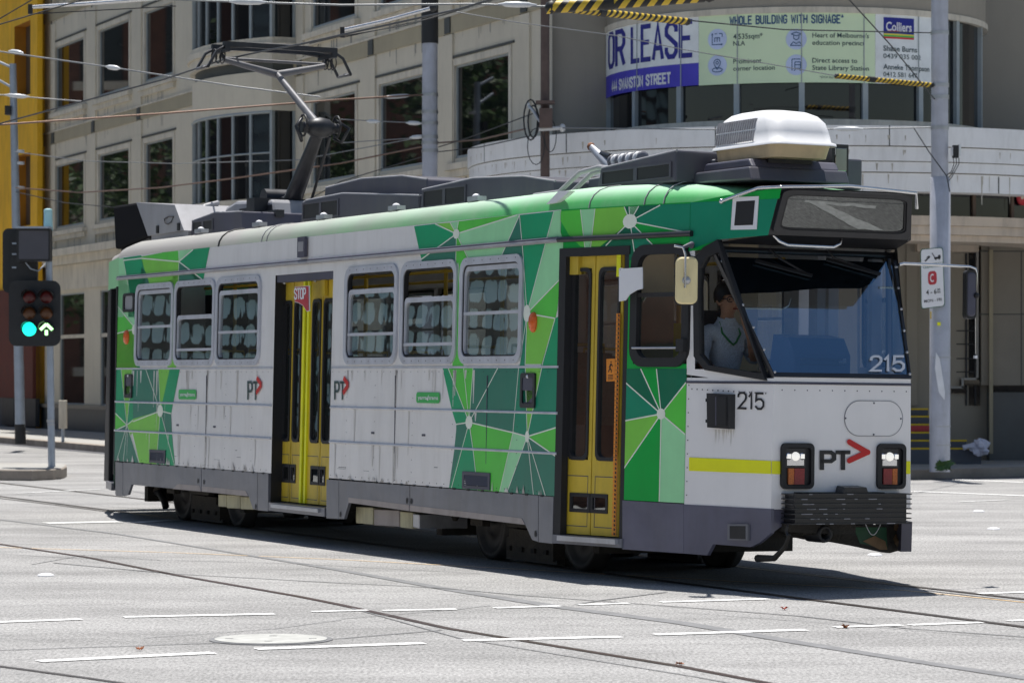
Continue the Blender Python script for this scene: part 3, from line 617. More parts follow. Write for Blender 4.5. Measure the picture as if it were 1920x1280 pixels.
# ---------- skirts and sills ----------
sk=MB()
def skp(pts,pl,m='skirt_grey',o=-.006,t=.03): q_=MB(); q_.extr([pl(*q)+Vector((0,o,0)) for q in pts],(0,t,0),m); q_.build('skirt_lip' if m=='skirt_lip' else 'skirt_panel',tram)
skp(((217,865),(231,867),(231,929.5),(219.5,929.5),(217,926)),side)
skp(((231.6,866),(378,877),(378,920.5),(247,908),(241,927),(231.6,929)),side); skp(((379,877.5),(483.5,886),(483.5,955),(475,953.8),(467.5,930),(379,920.6)),side); skp(((484.2,886),(504,887.5),(503.5,958),(484.2,956)),side)
skp(((613,898),(636,900),(636,972.3),(613,971)),side); skp(((636.8,900),(769,910),(769,957),(655,941.5),(646,972.5),(636.8,972)),side); skp(((770,910),(1010,928.5),(1010,1015),(999,1011.5),(986,983),(770,957.2)),side); skp(((1011,929),(1039,931),(1036.5,1018.5),(1011,1015.6)),side)
skp(((1168,937.5),(1283,944.5),(1283,1037),(1168,1029)),tap,'skirt_dark'); skp(((1283.6,945),(1446.6,953.5),(1446.6,999),(1425,1017),(1408,1025),(1338,1019.5),(1327,1040.5),(1283.6,1037)),tap2,'skirt_dark')
sk=MB(); sk.extr([ats(*q,LF-.01) for q in ((1447,953),(1480,954),(1480,976),(1447,999.5))],(-.03,0,0),'skirt_dark'); sk.build('skirt_panel',tram)
for a,b,c,d in (((335,907),(375,910),(378,920.8),(325,916.2)),((380,911),(462,919.5),(467,930),(380,921))): skp((a,b,c,d),side,'skirt_lip',-.010,.02)
skp(((655,932),(768,946),(769,957.4),(655,941.7)),side,'skirt_lip',-.010,.02); skp(((770,946.5),(980,971),(986,983.2),(770,957.5)),side,'skirt_lip',-.010,.02)
for (x,y) in ((373,901),(384,903),(765,938),(773,939),(481,949),(1006,1000),(640,964)):
    h=side(x,y); sk=MB(); sk.poly([surf(h.x+.02*math.cos(2*PI*k/8),h.z+.03*math.sin(2*PI*k/8),-.012) for k in range(8)],'black_rubber'); sk.build('skirt_latch',tram,fix=False)
CL=None; k=SR+.1
while k<-.1:
    if not -6.68<k<-4.98:
        if CL is None: q_=MB(); q_.box(0,.05,-.022,-.012,.672,.688,'black_rubber'); CL=q_.build('skirt_clip',tram); q2=CL
        else: q2=CL.copy(); col.objects.link(q2); q2.parent=tram
        q2.location=(k,0,0)
    k+=.30
sl=MB()
a,b=side(506,946),side(611,961); sl.box(a.x,b.x,-.03,.16,.30,.385,'skirt_grey'); sl.box(a.x+.12,b.x-.12,-.055,-.028,.335,.372,'aluminium'); sl.build('door_sill',tram); sl=MB()
sl.prism([surf(x,w,-.02) for x,w in ((.0,.292),(.86,.292),(.86,.365),(.0,.365))],[surf(x,w,.10) for x,w in ((.0,.292),(.86,.292),(.86,.365),(.0,.365))],'skirt_grey'); sl.prism([surf(x,w,-.05) for x,w in ((.10,.318),(.82,.318),(.82,.36),(.10,.36))],[surf(x,w,-.02) for x,w in ((.10,.318),(.82,.318),(.82,.36),(.10,.36))],'aluminium')
sl.build('door_sill',tram)
# vents, fillers, lamps on the side
def louvre(x0,y0,x1,y1,pl,nm,n):
    a,b=pl(x0,y0),pl(x1,y1); v=MB(); z0,z1=min(a.z,b.z),max(a.z,b.z)
    ring(v,rrect(a.x,b.x,z0,z1,.004,1),rrect(a.x+.04,b.x-.04,z0+.03,z1-.03,.004,1),surf,0,-.014,'dark_grey'); v.poly([surf(x,y,-.004) for x,y in ((a.x,z0),(b.x,z0),(b.x,z1),(a.x,z1))],'black_rubber')
    for k in range(n):
        y=z0+.035+(z1-z0-.06)*k/n; v.poly([surf(a.x+.04,y,-.012),surf(b.x-.04,y,-.012),surf(b.x-.04,y+.02,-.005),surf(a.x+.04,y+.02,-.005)],'dark_grey')
    v.build(nm,tram)
louvre(869,883,920,919,side,'vent_grille',5); louvre(282,842,311,869,side,'vent_grille',4)
def door_btn(x0,y0,x1,y1):
    a,b=side(x0,y0),side(x1,y1); v=MB(); z0,z1=min(a.z,b.z),max(a.z,b.z); ring(v,rrect(a.x,b.x,z0,z1,.03),rrect(a.x+.04,b.x-.04,z0+.04,z1-.04,.02),surf,0,-.02,'black_paint'); zm=(z0+z1)/2
    v.poly([surf(x,y,-.003) for x,y in ((a.x,z0),(b.x,z0),(b.x,z1),(a.x,z1))],'black_rubber'); v.poly([surf(x,y,-.014) for x,y in ((a.x+.04,zm),(b.x-.04,zm),(b.x-.04,z1-.04),(a.x+.04,z1-.04))],'dark_grey'); v.poly([surf(x,y,-.008) for x,y in ((a.x+.05,z0+.05),(b.x-.04,z0+.05),(b.x-.04,zm-.05),(a.x+.05,zm-.14))],'dark_grey')
    v.ball(surf((a.x+b.x)/2,zm+.12,-.016),.018,'sign_white',6); v.build('door_control',tram)
door_btn(979,699,1005,765); door_btn(236,701,249,746)
for px,py,r in ((1002,604,(.062,.088)),(239,632,(.075,.085))):
    h=side(px,py); v=MB(); v.lathe((h.x,h.y,h.z),(0,-1,0),[(0,r[1]),(.02,r[1]),(.035,r[1]*.8),(.045,.001)],'orange_lamp',16)
    o=v.build('indicator_lamp',tram); 
    for vv in o.data.vertices: vv.co.x=h.x+(vv.co.x-h.x)*r[0]/r[1]
tp=MB(); a=side(565,445);b=side(578,482); tp.box(a.x,b.x,-.03,0,b.z,a.z,'dark_grey'); tp.box(a.x+.03,b.x-.03,-.034,-.03,b.z+.06,a.z-.05,'pod_light'); tp.build('door_indicator',tram)
for px,w in ((413,2.80),(757,2.79)): pass
# ---------- cab front ----------
BL=surf(LF,1.70,.0); BR=surf_far(LF,1.70); TLq=tap2(1333,463); TR=Vector((TLq.x,W-TLq.y,TLq.z))
ws=MB()
def wsf(a,b,o=0):
    p=BL.lerp(BR,a).lerp(TLq.lerp(TR,a),b); nn=(BR-BL).cross(TLq-BL).normalized()
    if nn.x<0: nn=-nn
    return p+nn*o
def wring(mb,o,i,o0,o1,m): ring(mb,o,i,wsf,o0,o1,m)
wring(ws,[(0,0),(1,0),(1,1),(0,1)],[(.008,.03),(.985,.03),(.982,.975),(.012,.975)],-.03,.014,'black_paint')
for k in range(6): ws.ball(wsf(.014,.03+.17*k,.018),.013,'aluminium',6); ws.ball(wsf(.988,.03+.17*k,.018),.013,'aluminium',6)
wo=ws.build('windscreen',tram)
p=MB(); p.poly([wsf(*q,.0) for q in ((.015,.03),(.98,.03),(.975,.975),(.025,.975))],'windscreen_glass'); p.build('pane',wo,fix=False)
sb=MB(); sb.poly([wsf(a,b,-.08) for a,b in ((.03,.97),(.97,.97),(.94,.90),(.88,.80),(.80,.75),(.55,.74),(.30,.70),(.06,.68))],'matte_black'); sb.build('dark_top_band',wo,fix=False)  # matte black sheet behind the top of the windscreen
wt=MB()
lay(wt,'215',1632,667,1693,698,lambda x,y: hit(x,y,tuple((BR-BL).cross(TLq-BL).normalized()),(BR-BL).cross(TLq-BL).normalized().dot(BL))+Vector((.010,0,.006)),'sign_white',.14,.16,.5,off=(0,0,0)); wt.build('windscreen_number',wo,fix=False)
wp=MB()
for a0,b0,a1,b1 in ((.30,.93,.46,.80),(.62,.93,.86,.83)):
    wp.tube([wsf(a0,.99,.03),wsf(a0+.02,b0,.03),wsf(a1,b1,.025)],.010,'black_paint',5); q=strip2((a1-.26,b1+.09),(a1+.03,b1-.015),.02); wp.extr([wsf(*t,.012) for t in q],(.02,0,.01),'black_rubber')
wp.build('wiper',wo)
cq=MB()
def t2(px,py,o=0): return tap2(px,py)+Vector((0,o,0))
O=[(1303,520),(1307,482),(1322,464),(1349,449),(1439,713),(1400,706.5),(1325,693.5),(1304.5,668)]; I=[(1313,540),(1316,503),(1327,482),(1351,473),(1432,701),(1390,694),(1332,685),(1315,664)]
n=len(O); cq.add([t2(*q,-.02) for q in O]+[t2(*q,-.02) for q in I]+[t2(*q,.02) for q in O]+[t2(*q,.03) for q in I],[[i,(i+1)%n,n+(i+1)%n,n+i] for i in range(n)]+[[n+i,n+(i+1)%n,3*n+(i+1)%n,3*n+i] for i in range(n)]+[[i,(i+1)%n,2*n+(i+1)%n,2*n+i] for i in range(n)],'black_rubber')
qo=cq.build('quarter_window',tram); p=MB(); p.poly([t2(*q,.006) for q in ((1312,540),(1315,500),(1326,484),(1348,478),(1430,702),(1390,696),(1330,686),(1313,664))],'quarter_glass'); p.build('pane',qo,fix=False)
# far quarter opening, mirrored
def mir(p): return Vector((p.x,W-p.y,p.z))
fq=MB(); fq.add([mir(t2(*q)) for q in O]+[mir(t2(*q)) for q in I],[[i,(i+1)%n,n+(i+1)%n,n+i] for i in range(n)],'black_rubber'); fq.poly([mir(t2(*q)) for q in I],'quarter_glass'); fq.build('quarter_window',tram,fix=False)
mat('dest_blind',(.09,.085,.075),.7,0,.3,6)
# destination box and soffit
db=MB(); NB,NT=tap2(1440,440),tap2(1464,351); FB,FT=ats(1700,442,NB.x),ats(1697,352,NT.x); FB=Vector((NB.x,W-NB.y+.02,NB.z+.0)); FT=Vector((NT.x,W-NT.y,NT.z+.0))
db.poly([NB,FB,FT,NT],'black_paint'); db.poly([NB,FB,TR+Vector((0,0,.03)),TLq+Vector((0,0,.03))],'matte_black'); 
def dbf(a,b,o=0): return NB.lerp(FB,a).lerp(NT.lerp(FT,a),b)+Vector((o,0,-o*.25))
ring(db,rrect(.015,.985,.04,.97,.09),rrect(.05,.95,.13,.88,.09),dbf,.0,.03,'black_paint')
ring(db,rrect(.045,.955,.12,.89,.09),rrect(.065,.935,.17,.85,.08),dbf,.0,.02,'black_rubber')
db.poly([mir(tap2(*q)) for q in ((1287,460),(1350,449),(1440,441),(1464,352),(1287,352))],'front_white')
do=db.build('destination_box',tram,fix=False); p=MB(); p.poly([dbf(a,b,.012) for a,b in rrect(.06,.94,.16,.86,.08)],'dest_glass'); p.build('pane',do,fix=False)
dd=MB(); dd.poly([dbf(a,b,.004) for a,b in ((.05,.15),(.95,.15),(.95,.87),(.05,.87))],'dest_blind'); dd.build('blind',do,fix=False)
hb=MB(); hb.tube([dbf(.06,-.02,-.05),dbf(.09,-.13,.0),dbf(.14,-.19,.02),dbf(.45,-.20,.02),dbf(.50,-.14,.0),dbf(.53,-.04,-.05)],.014,'chrome',8); hb.build('grab_handle',tram)
gr=MB(); P1=[tap2(1359,378)+Vector((0,-.03,0)),tap2(1430,353)+Vector((0,-.04,0)),NT+Vector((.03,-.02,.0)),NT.lerp(FT,.5)+Vector((.05,0,.03)),FT+Vector((.03,.02,.0)),FT+Vector((-.02,.06,-.12))]; gr.tube(P1,.014,'chrome',8); gr.ball(P1[0],.022,'chrome',8); gr.build('roof_rail',tram)
# headlamp units
def lampunit(x0,y0,x1,y1,mirror):
    a,b=ats(x0,y0,LF),ats(x1,y1,LF); y0,y1=a.y,b.y; z0,z1=b.z,a.z; L=MB(); fn=lambda y,z,o: Vector((LF-o,y,z))
    ring(L,rrect(y0,y1,z0,z1,.045),rrect(y0+.035,y1-.03,z0+.03,z1-.035,.03),fn,0,-.03,'black_rubber'); L.poly([(LF+.006,y,z) for y,z in rrect(y0,y1,z0,z1,.04)],'black_rubber')
    o=L.build('headlamp_unit',tram); w=y1-y0; h=z1-z0; zl=z0+h*.47; zt=z0+h*.88; ya=y0+w*(.13 if mirror else .13); yb=y0+w*.75
    p=MB(); p.box(LF+.006,LF+.014,ya,yb,zl,zt,'black_paint'); p.box(LF+.014,LF+.018,ya+.015,yb-.015,zl+.015,zl+h*.3,'lamp_chrome'); yc=(ya+yb)/2
    p.lathe((LF+.014,yc-.0,zl+h*.24),(1,0,0),[(0,.036),(.012,.034),(.022,.018),(.024,.001)],'headlight_led',14); 
    for dy in (-.062,.062): p.lathe((LF+.014,yc+dy,zl+h*.24),(1,0,0),[(0,.030),(.006,.028),(.010,.001)],'lamp_chrome',12); p.box(LF+.018,LF+.026,yc+dy-.016,yc+dy+.016,zl+h*.19,zl+h*.29,'headlight_led')
    p.build('headlight',o)
    t=MB(); yq=ya+(yb-ya)*(.15); ye=yb-.01; ym=yq+(ye-yq)*(.36 if not mirror else .64); zb=z0+h*.10; zt2=zl-.008
    t.box(LF+.006,LF+.02,yq,ym-.002,zb,zt2,'amber_lens' if not mirror else 'red_lens'); t.box(LF+.006,LF+.02,ym+.002,ye,zb,zt2,'red_lens' if not mirror else 'amber_lens'); t.build('tail_light',o)
lampunit(1463,830,1523,916,False); lampunit(1643,831,1695,916,True)
# side marker box, hatch cover, bumper
mk=MB(); A,B=tap2(1337,737),tap2(1379,803)
def mf(px,py,o=0): return tap2(px,py)+Vector((0,o,0))
mk.extr([mf(*q,-.06) for q in ((1337,737),(1379,739),(1378,804),(1338,801))],(0,.06,0),'black_paint'); mk.extr([mf(*q,-.075) for q in ((1357,743),(1376,744),(1375.5,798),(1357,797))],(0,.016,0),'black_rubber'); mk.tube([mf(1357,744,-.07),mf(1357,797,-.07)],.008,'dark_grey',5)
for y in (750,789): mk.extr([mf(*q,-.05) for q in ((1333,y-3),(1338,y-3),(1338,y+3),(1333,y+3))],(0,.03,0),'black_paint')
mk.build('side_light_box',tram)
hc=MB(); a,b=ats(1583,750,LF),ats(1692,818,LF); r=(a.z-b.z)/2*.98; ring(hc,rrect(a.y,b.y,b.z,a.z,r,10),rrect(a.y+.006,b.y-.006,b.z+.006,a.z-.006,r-.006,10),lambda y,z,o: Vector((LF-o,y,z)),0,-.006,'pod_light'); hc.poly([(LF+.004,y,z) for y,z in rrect(a.y+.006,b.y-.006,b.z+.006,a.z-.006,r-.006,10)],'front_white')
for y,z in ((a.y+.01,(a.z+b.z)/2),(b.y-.02,(a.z+b.z)/2),((a.y+b.y)/2,b.z+.015),((a.y+b.y)/2,a.z-.02)): hc.ball((LF+.006,y,z),.008,'dark_grey',6)
hc.build('hatch_cover',tram,fix=False)
bp=MB(); y0,y1=.80,1.865
bp.box(LF-.02,2.54,y0+.02,y1-.02,.555,.79,'black_paint')
for k in range(7):
    z=.556+k*.0385; bp.box(LF,2.562,y0-.015,y1+.015,z-.004,z+.005,'black_paint')
for k in range(30):
    y=random.uniform(y0+.03,y1-.2); z=.556+random.randrange(7)*.0385; bp.box(2.560,2.564,y,y+random.uniform(.01,.08),z-.003,z+.004,'pod_light')
bp.box(LF-.05,2.5,y0+.1,y1-.2,.79,.80,'black_rubber'); a=ats(1578,917,2.5); b=ats(1622,928,2.5); bp.prism([(2.40,a.y,.79),(2.40,b.y+.02,.79),(2.40,b.y,.85),(2.40,a.y+.02,.85)],[(2.52,a.y,.79),(2.52,b.y+.02,.79),(2.52,b.y,.84),(2.52,a.y+.02,.84)],'black_paint')
bp.build('bumper',tram)
uv=MB()
uv.prism([(2.42,.80,.56),(2.42,1.45,.56),(2.42,1.45,.46),(2.42,.80,.49)],[(1.9,.80,.56),(1.9,1.45,.56),(1.9,1.45,.46),(1.9,.80,.49)],'underframe')
# far skirt seen from inside below the bumper
va=[ats(*q,2.22) for q in ((1481,984),(1700,984),(1692,1030),(1668,1036.5),(1610,1024),(1560,1015),(1520,1012),(1480,1003))]; uv.extr(va,(-.12,0,0),'underframe'); vb=[ats(*q,2.225) for q in ((1600,988),(1662,988),(1664,1030),(1612,1018))]; uv.poly(vb,'under_green'); vb=[ats(*q,2.23) for q in ((1618,1014),(1640,1004),(1660,1014),(1664,1030),(1650,1030))]; uv.poly(vb,'under_tan')
fs1=[mir(surf(LF+.02,.56,.01)),mir(surf(LF-.02,.36,.0)),mir(surf(1.85,.32,.0)),mir(surf(1.45,.30,0)),mir(surf(1.3,.56,0))]
uv.extr(fs1,(0,-.03,0),'skirt_grey'); uv.extr([p+Vector((0,-.035,0)) for p in fs1],(0,-.01,0),'under_green')
for a,b in (((LF-.1,.54),(1.95,.36)),((2.0,.54),(2.3,.38))): uv.tube([mir(surf(a[0],a[1],.09)),mir(surf(b[0],b[1],.09))],.03,'under_tan',5)
uv.extr([mir(surf(LF+.03,.56,-.01)),mir(surf(LF-.0,.32,-.01)),mir(surf(LF-.12,.32,-.01)),mir(surf(LF-.18,.56,-.01))],(0,-.10,0),'dark_grey')
uv.lathe((2.20,1.16,.47),(1,0,0),[(0,.07),(.22,.07),(.24,.066),(.24,.042),(.05,.04)],'black_rubber',16); uv.box(2.0,2.36,1.0,1.32,.46,.56,'underframe')
ch=[(2.45,1.52+k*.012,.55-.09*math.sin(PI*k/12)) for k in range(13)]; uv.tube(ch,.004,'aluminium',4)
uv.build('front_underside',tram)
fl=MB(); fl.extr([tap2(*q)+Vector((0,-.03,0)) for q in ((1370,982),(1408,982),(1408,1013),(1370,1012))],(0,.02,0),'skirt_grey'); fl.extr([tap2(*q)+Vector((0,-.034,0)) for q in ((1375,985.5),(1404,985.5),(1404,1010),(1375,1009))],(0,.01,0),'black_paint'); fl.build('corner_lamp',tram)
# ---------- underframe and bogies ----------
uf=MB(); uf.box(SR+.3,.0,.35,W-.35,.62,.79,'underframe'); uf.box(0,1.2,.6,W-.6,.55,.79,'underframe'); uf.box(-4.6,-3.2,.5,2.2,.33,.7,'underframe'); uf.box(-8.3,-6.8,.5,2.2,.35,.7,'underframe'); uf.box(SR-1.6,SR-.1,.6,2.0,.45,.85,'underframe'); uf.box(1.0,2.0,.8,W-.8,.42,.79,'underframe')
uf.build('underframe',tram)
def eq(pts,nm,m,v=.10,d=.5):
    e=MB(); e.extr([atv(*q,v) for q in pts],(0,d,0),m); e.build(nm,tram,bevel=.008)
for x0,x1,y0,y1 in ((409,424,926,949),(425,450,927,952),(451,474,930,954)): eq(((x0,y0),(x1,y0+1),(x1,y1+1),(x0,y1)),'equipment_box','beige_box')
for x0,x1,y0,y1,m in ((667,699,949,980,'beige_box'),(701,748,954,984,'skirt_lip'),(750,773,958,988,'beige_box'),(774,786,962,988,'aluminium')): eq(((x0,y0),(x1,y0+2),(x1,y1+3),(x0,y1)),'equipment_box',m,.12)
def bogie(sc):
    f=MB()
    for sg in (-1,1):
        y=sg*.83
        P=[(-1.35,.52),(-1.15,.60),(-.5,.62),(-.3,.48),(.3,.48),(.5,.62),(1.15,.60),(1.35,.52),(1.35,.42),(1.0,.46),(.5,.46),(.3,.34),(-.3,.34),(-.5,.46),(-1.0,.46),(-1.35,.42)]
        f.extr([(s,y-.04,z) for s,z in P],(0,.08,0),'bogie_dust')
        for ds in (-.92,.92): f.box(ds-.13,ds+.13,y-.02*sg,y+.06*sg,.32,.58,'bogie_dust')
        f.tube([(-.25,y+.07*sg,.40),(-.25,y+.07*sg,.72)],.06,'bogie_dust',8); f.tube([(.25,y+.07*sg,.40),(.25,y+.07*sg,.72)],.06,'bogie_dust',8)
    f.box(-.35,.35,-.8,.8,.40,.62,'underframe'); b=f.build('bogie',tram); b.location=(sc,W/2,0)
    for ds in (-.92,.92):
        for sg in (-1,1):
            w=MB(); w.lathe((ds,sg*.66,.335),(0,sg,0),[(-.06,.30),(-.04,.365),(-.01,.365),(.0,.335),(.085,.325),(.085,.27),(.05,.25),(.04,.12),(.075,.10),(.08,.001)],'wheel_steel',32); w.build('wheel',b)
        a=MB(); a.tube([(ds,-.6,.335),(ds,.6,.335)],.07,'underframe',10); a.build('axle',b)
    for sg in (-1,1):
        k=MB(); y=sg*.73; k.box(-.48,.48,y-.06,y+.06,.06,.24,'bogie_dust'); k.box(-.40,.40,y-.075,y+.075,.24,.32,'bogie_dust'); k.box(-.52,.52,y-.04,y+.04,.035,.075,'wheel_steel')
        for q in range(4): k.box(-.42+q*.25,-.36+q*.25,y-.085,y+.085,.12,.16,'underframe')
        k.build('track_brake',b)
    for e in (-1,1):
        g=MB(); g.box(e*1.62-.06,e*1.62+.06,-.95,.95,.20,.38,'underframe'); g.tube([(e*1.3,-.85,.5),(e*1.6,-.85,.3)],.04,'bogie_dust',6); g.tube([(e*1.3,.85,.5),(e*1.6,.85,.3)],.04,'bogie_dust',6); g.build('lifeguard',b)
wb=[atv(x,y,.6).x for x,y in ((340,975),(445,985),(918,1045),(1091,1067))]
bogie((wb[0]+wb[1])/2+.02); bogie((wb[2]+wb[3])/2)
hs=MB(); hs.tube([atv(288,918,.5),atv(300,925,.5),atv(308,938,.5),atv(311,950,.5)],.045,'black_rubber',8); hs.build('hose',tram); hs=MB(); hs.tube([atv(1480,1002,.7),atv(1472,1025,.7),atv(1452,1046,.7),atv(1420,1046,.7)],[.012,.018,.024,.03],'underframe',8); hs.tube([atv(1477,985,.7),atv(1474,996,.7),atv(1478,1006,.7)],.012,'black_rubber',6); hs.build('hose',tram)
# ---------- roof equipment ----------
mat('dry_rust',(.22,.09,.04),.7,0,.4,20)
def pod(pts,v0,v1,m,nm,top=None,bev=.016):
    e=MB(); e.extr([Vector((p[0],v0,p[1])) for p in pts],(0,v1-v0,0),m)
    o=e.build(nm,tram,bevel=bev)
    if nm=='roof_pod': t_=MB(); t_.tube([Vector((p[0],v0+.012,p[1]-.006)) for p in pts[1:-1]],.012,'pod_light',6); t_.build('sunlit_dust_edge',o)  # added pale tube: sunlit, dusty line of the top edge put in as colour
    return o
def opening(o,s0,s1,w0,w1,v):
    q=MB(); q.poly([(s,v-.004,w) for s,w in ((s0,w0),(s1,w0),(s1,w1),(s0,w1))],'black_rubber'); 
    for k in range(1): q.box((s0+s1)/2-.03,(s0+s1)/2+.03,v-.01,v-.002,w0,w1,'pod_grey')
    ring(q,[(s0,w0),(s1,w0),(s1,w1),(s0,w1)],[(s0+.03,w0+.01),(s1-.03,w0+.01),(s1-.03,w1-.02),(s0+.03,w1-.02)],lambda a,b,o_: Vector((a,v+o_,b)),0,-.012,'pod_grey'); q.build('air_intake',o,fix=False)
o=pod([(-7.05,3.3),(-7.0,3.53),(-6.9,3.55),(-5.9,3.57),(-3.97,3.45),(-3.97,3.28)],.45,2.2,'pod_grey','roof_pod'); opening(o,-6.98,-5.98,3.34,3.52,.45)
pod([(-6.66,3.5),(-6.62,3.67),(-5.65,3.71),(-4.62,3.68),(-4.02,3.61),(-3.97,3.45)],.55,2.1,'pod_grey','roof_pod')
o=pod([(-3.94,3.28),(-3.90,3.50),(-2.74,3.545),(-1.66,3.50),(-1.02,3.42),(-1.0,3.28)],.45,2.2,'pod_grey','roof_pod'); opening(o,-3.86,-2.86,3.32,3.49,.45)
o=pod([(-.14,3.28),(-.07,3.475),(1.26,3.54),(1.26,3.28)],.42,2.2,'pod_grey','roof_pod'); opening(o,-.05,1.2,3.32,3.45,.42); pod([(1.0,3.28),(1.0,3.47),(1.32,3.47),(1.32,3.28)],.75,1.4,'pod_grey','roof_pod'); pod([(-.96,3.28),(-.95,3.44),(-.1,3.46),(-.1,3.28)],.75,1.7,'dark_grey','roof_pod')
pp=MB(); 
for dv in (0,.12):
    a=.42+dv; pp.tube([(-1.15,a-.1,3.29),(-.85,a,3.31),(-.45,a,3.46),(-.2,a+.05,3.49),(.05,a+.1,3.46)],.022,'pod_light',7)
pp.build('conduit',tram)
ar=MB(); A=atv(1150,318,1.1); B=atv(1133,300,1.1); C=atv(1108,275,1.1); ar.tube([A,B,C],[.05,.045,.03],'aluminium',8); ar.ball(C,.04,'dry_rust',8); ar.tube([B+Vector((-.05,0,.06)),B+Vector((.12,0,.02))],.03,'black_paint',6)
s0=atv(1150,303,1.1); s1=atv(1205,296,1.1); ar.tube([s0,s1],.045,'aluminium',8)
for k in range(9): q=s0.lerp(s1,k/8); ar.lathe(q,(s1-s0),[(-.01,.03),(-.008,.062),(.008,.062),(.01,.03)],'sign_white' if k%2 else 'skirt_grey',10)
ar.build('surge_arrester',tram)
pl=pod([(1.25,3.27),(1.27,3.36),(2.15,3.36),(2.2,3.25)],.59,1.50,'pod_grey','air_conditioner_plinth'); pod([(1.32,3.36),(1.36,3.43),(2.06,3.43),(2.12,3.36)],.64,1.45,'dark_grey','air_conditioner_plinth')
cam=MB(); cam.box(1.6,1.85,1.54,1.70,3.34,3.60,'black_paint'); cam.box(1.85,1.862,1.565,1.675,3.38,3.57,'door_glass'); cam.build('camera_housing',tram,bevel=.02)
# air conditioner: rounded hood
acu=MB(); s0,s1,v0,v1=1.33,2.36,.70,1.28
def sect(g,z,r): 
    return [(x,y,z) for x,y in rrect(s0+g*.8,s1-g*2.4,v0+g,v1-g,r,6)]
lv=[(0,3.455,.08),(-.014,3.53,.10),(-.012,3.55,.10),(.006,3.565,.10),(.012,3.64,.12),(.024,3.72,.13),(.05,3.775,.14),(.09,3.812,.15),(.15,3.832,.14),(.24,3.842,.10)]
rows=[sect(*l) for l in lv]; n=len(rows[0]); vs=[p for r_ in rows for p in r_]
acu.add(vs[n:],[[i*n+k,i*n+(k+1)%n,(i+1)*n+(k+1)%n,(i+1)*n+k] for i in range(len(rows)-2) for k in range(n)],'ac_white',True); acu.poly(rows[-1],'ac_white')
aco=acu.build('air_conditioner',tram)
bs=MB(); r0=sect(.03,3.435,.08); r1=sect(.012,3.535,.10); bs.prism(r0,r1,'ac_base'); bs.box(1.5,2.1,.8,1.2,3.40,3.44,'black_rubber'); bs.build('base_tray',aco)
lo=MB()
for row,(z0,z1) in enumerate(((3.575,3.66),(3.672,3.755))):
    for k in range(17):
        x=1.41+k*.037; g=.006 if row==0 else .02
        lo.prism([(x,v0+g-.012,z0),(x+.017,v0+g-.012,z0),(x+.024,v0+g+.0,z1),(x+.007,v0+g+.0,z1)],[(x,v0+.05,z0),(x+.019,v0+.05,z0),(x+.026,v0+.09,z1),(x+.007,v0+.09,z1)],'pod_light')
lo.build('louvre',aco)
sc=MB(); sc.tube([(x,y+.0,z) for x,y,z in [(2.02,v0+.01,3.58),(2.0,v0+.04,3.70),(1.95,v0+.10,3.79),(1.9,v0+.2,3.835)]],.004,'pod_light',5); sc.build('hood_seam',aco)
# tail destination hood, second unit
th=MB(); th.prism([(-13.25,.45,3.26),(-12.0,.45,3.36),(-12.45,.45,3.80),(-13.35,.45,3.80)],[(-13.25,2.2,3.26),(-12.0,2.2,3.36),(-12.45,2.2,3.80),(-13.35,2.2,3.80)],'matte_black')
th.prism([(-13.25,.5,3.26),(-12.0,.45,3.36),(-11.9,.5,3.3),(-12.9,.6,3.0)],[(-13.25,2.1,3.26),(-12.0,2.1,3.36),(-11.9,2.1,3.3),(-12.9,2.0,3.0)],'black_rubber')
tag(th.build('destination_box',tram,bevel=.03),'black box at the tail')
tw=MB(); tw.prism([(-11.98,.44,3.375),(-10.68,.44,3.385),(-11.02,.44,3.70),(-12.43,.44,3.80)],[(-11.98,2.1,3.375),(-10.68,2.1,3.385),(-11.02,2.1,3.70),(-12.43,2.1,3.80)],'rear_white')
for x in (-11.6,-10.85): tw.box(x-.03,x+.03,.42,.44,3.39,3.48,'black_rubber')
tw.tube([(-11.35,.43,3.55),(-11.3,.42,3.50),(-11.2,.42,3.48),(-11.08,.42,3.50),(-11.03,.43,3.56),(-11.2,.43,3.57),(-11.35,.43,3.55)],.008,'black_rubber',5)
tw.box(-11.9,-10.6,.46,2.0,3.30,3.38,'pod_light')
tw.build('equipment_cover',tram,bevel=.025)
t2b=pod([(-10.9,3.35),(-10.85,3.68),(-10.5,3.74),(-9.35,3.70),(-9.2,3.35)],1.0,2.1,'rear_white','equipment_cover',bev=.04); q=MB(); q.poly([(s,.995,w) for s,w in ((-10.35,3.40),(-9.3,3.40),(-9.3,3.64),(-10.35,3.64))],'interior_dark'); q.build('air_intake',t2b,fix=False)
o=pod([(-10.62,3.32),(-10.6,3.50),(-9.85,3.56),(-8.95,3.53),(-8.9,3.30)],.5,1.9,'dark_grey','roof_pod'); opening(o,-10.55,-9.85,3.36,3.49,.5)
# pantograph
b=MB(); vC=-W/2
A=atv(545,385,W/2); Kn=atv(600,240,W/2); Hd=atv(520,140,W/2)
loc=lambda p: Vector((p.x,p.y-W/2,p.z))
A,Kn,Hd=loc(A),loc(Kn),loc(Hd)
b.box(-11.3,-8.9,-.45,-.35,3.48,3.56,'panto_steel'); b.box(-11.3,-8.9,.35,.45,3.48,3.56,'panto_steel'); b.box(-9.7,-9.45,-.5,.5,3.46,3.72,'panto_steel'); b.box(-11.2,-11.05,-.5,.5,3.46,3.6,'panto_steel'); b.tube([(-11.2,0,3.62),(-9.6,0,3.72)],.07,'panto_steel',8); b.lathe((-9.95,-.2,3.74),(0,1,0),[(0,.12),(.4,.12)],'panto_steel',14)
for sx_ in (-11.0,-10.4,-9.2):
    for y in (-.45,.45): b.lathe((sx_,y,3.32),(0,0,1),[(0,.04),(.04,.07),(.07,.05),(.10,.07),(.13,.05),(.16,.07)],'red_sign' if False else 'bogie_dust',10)
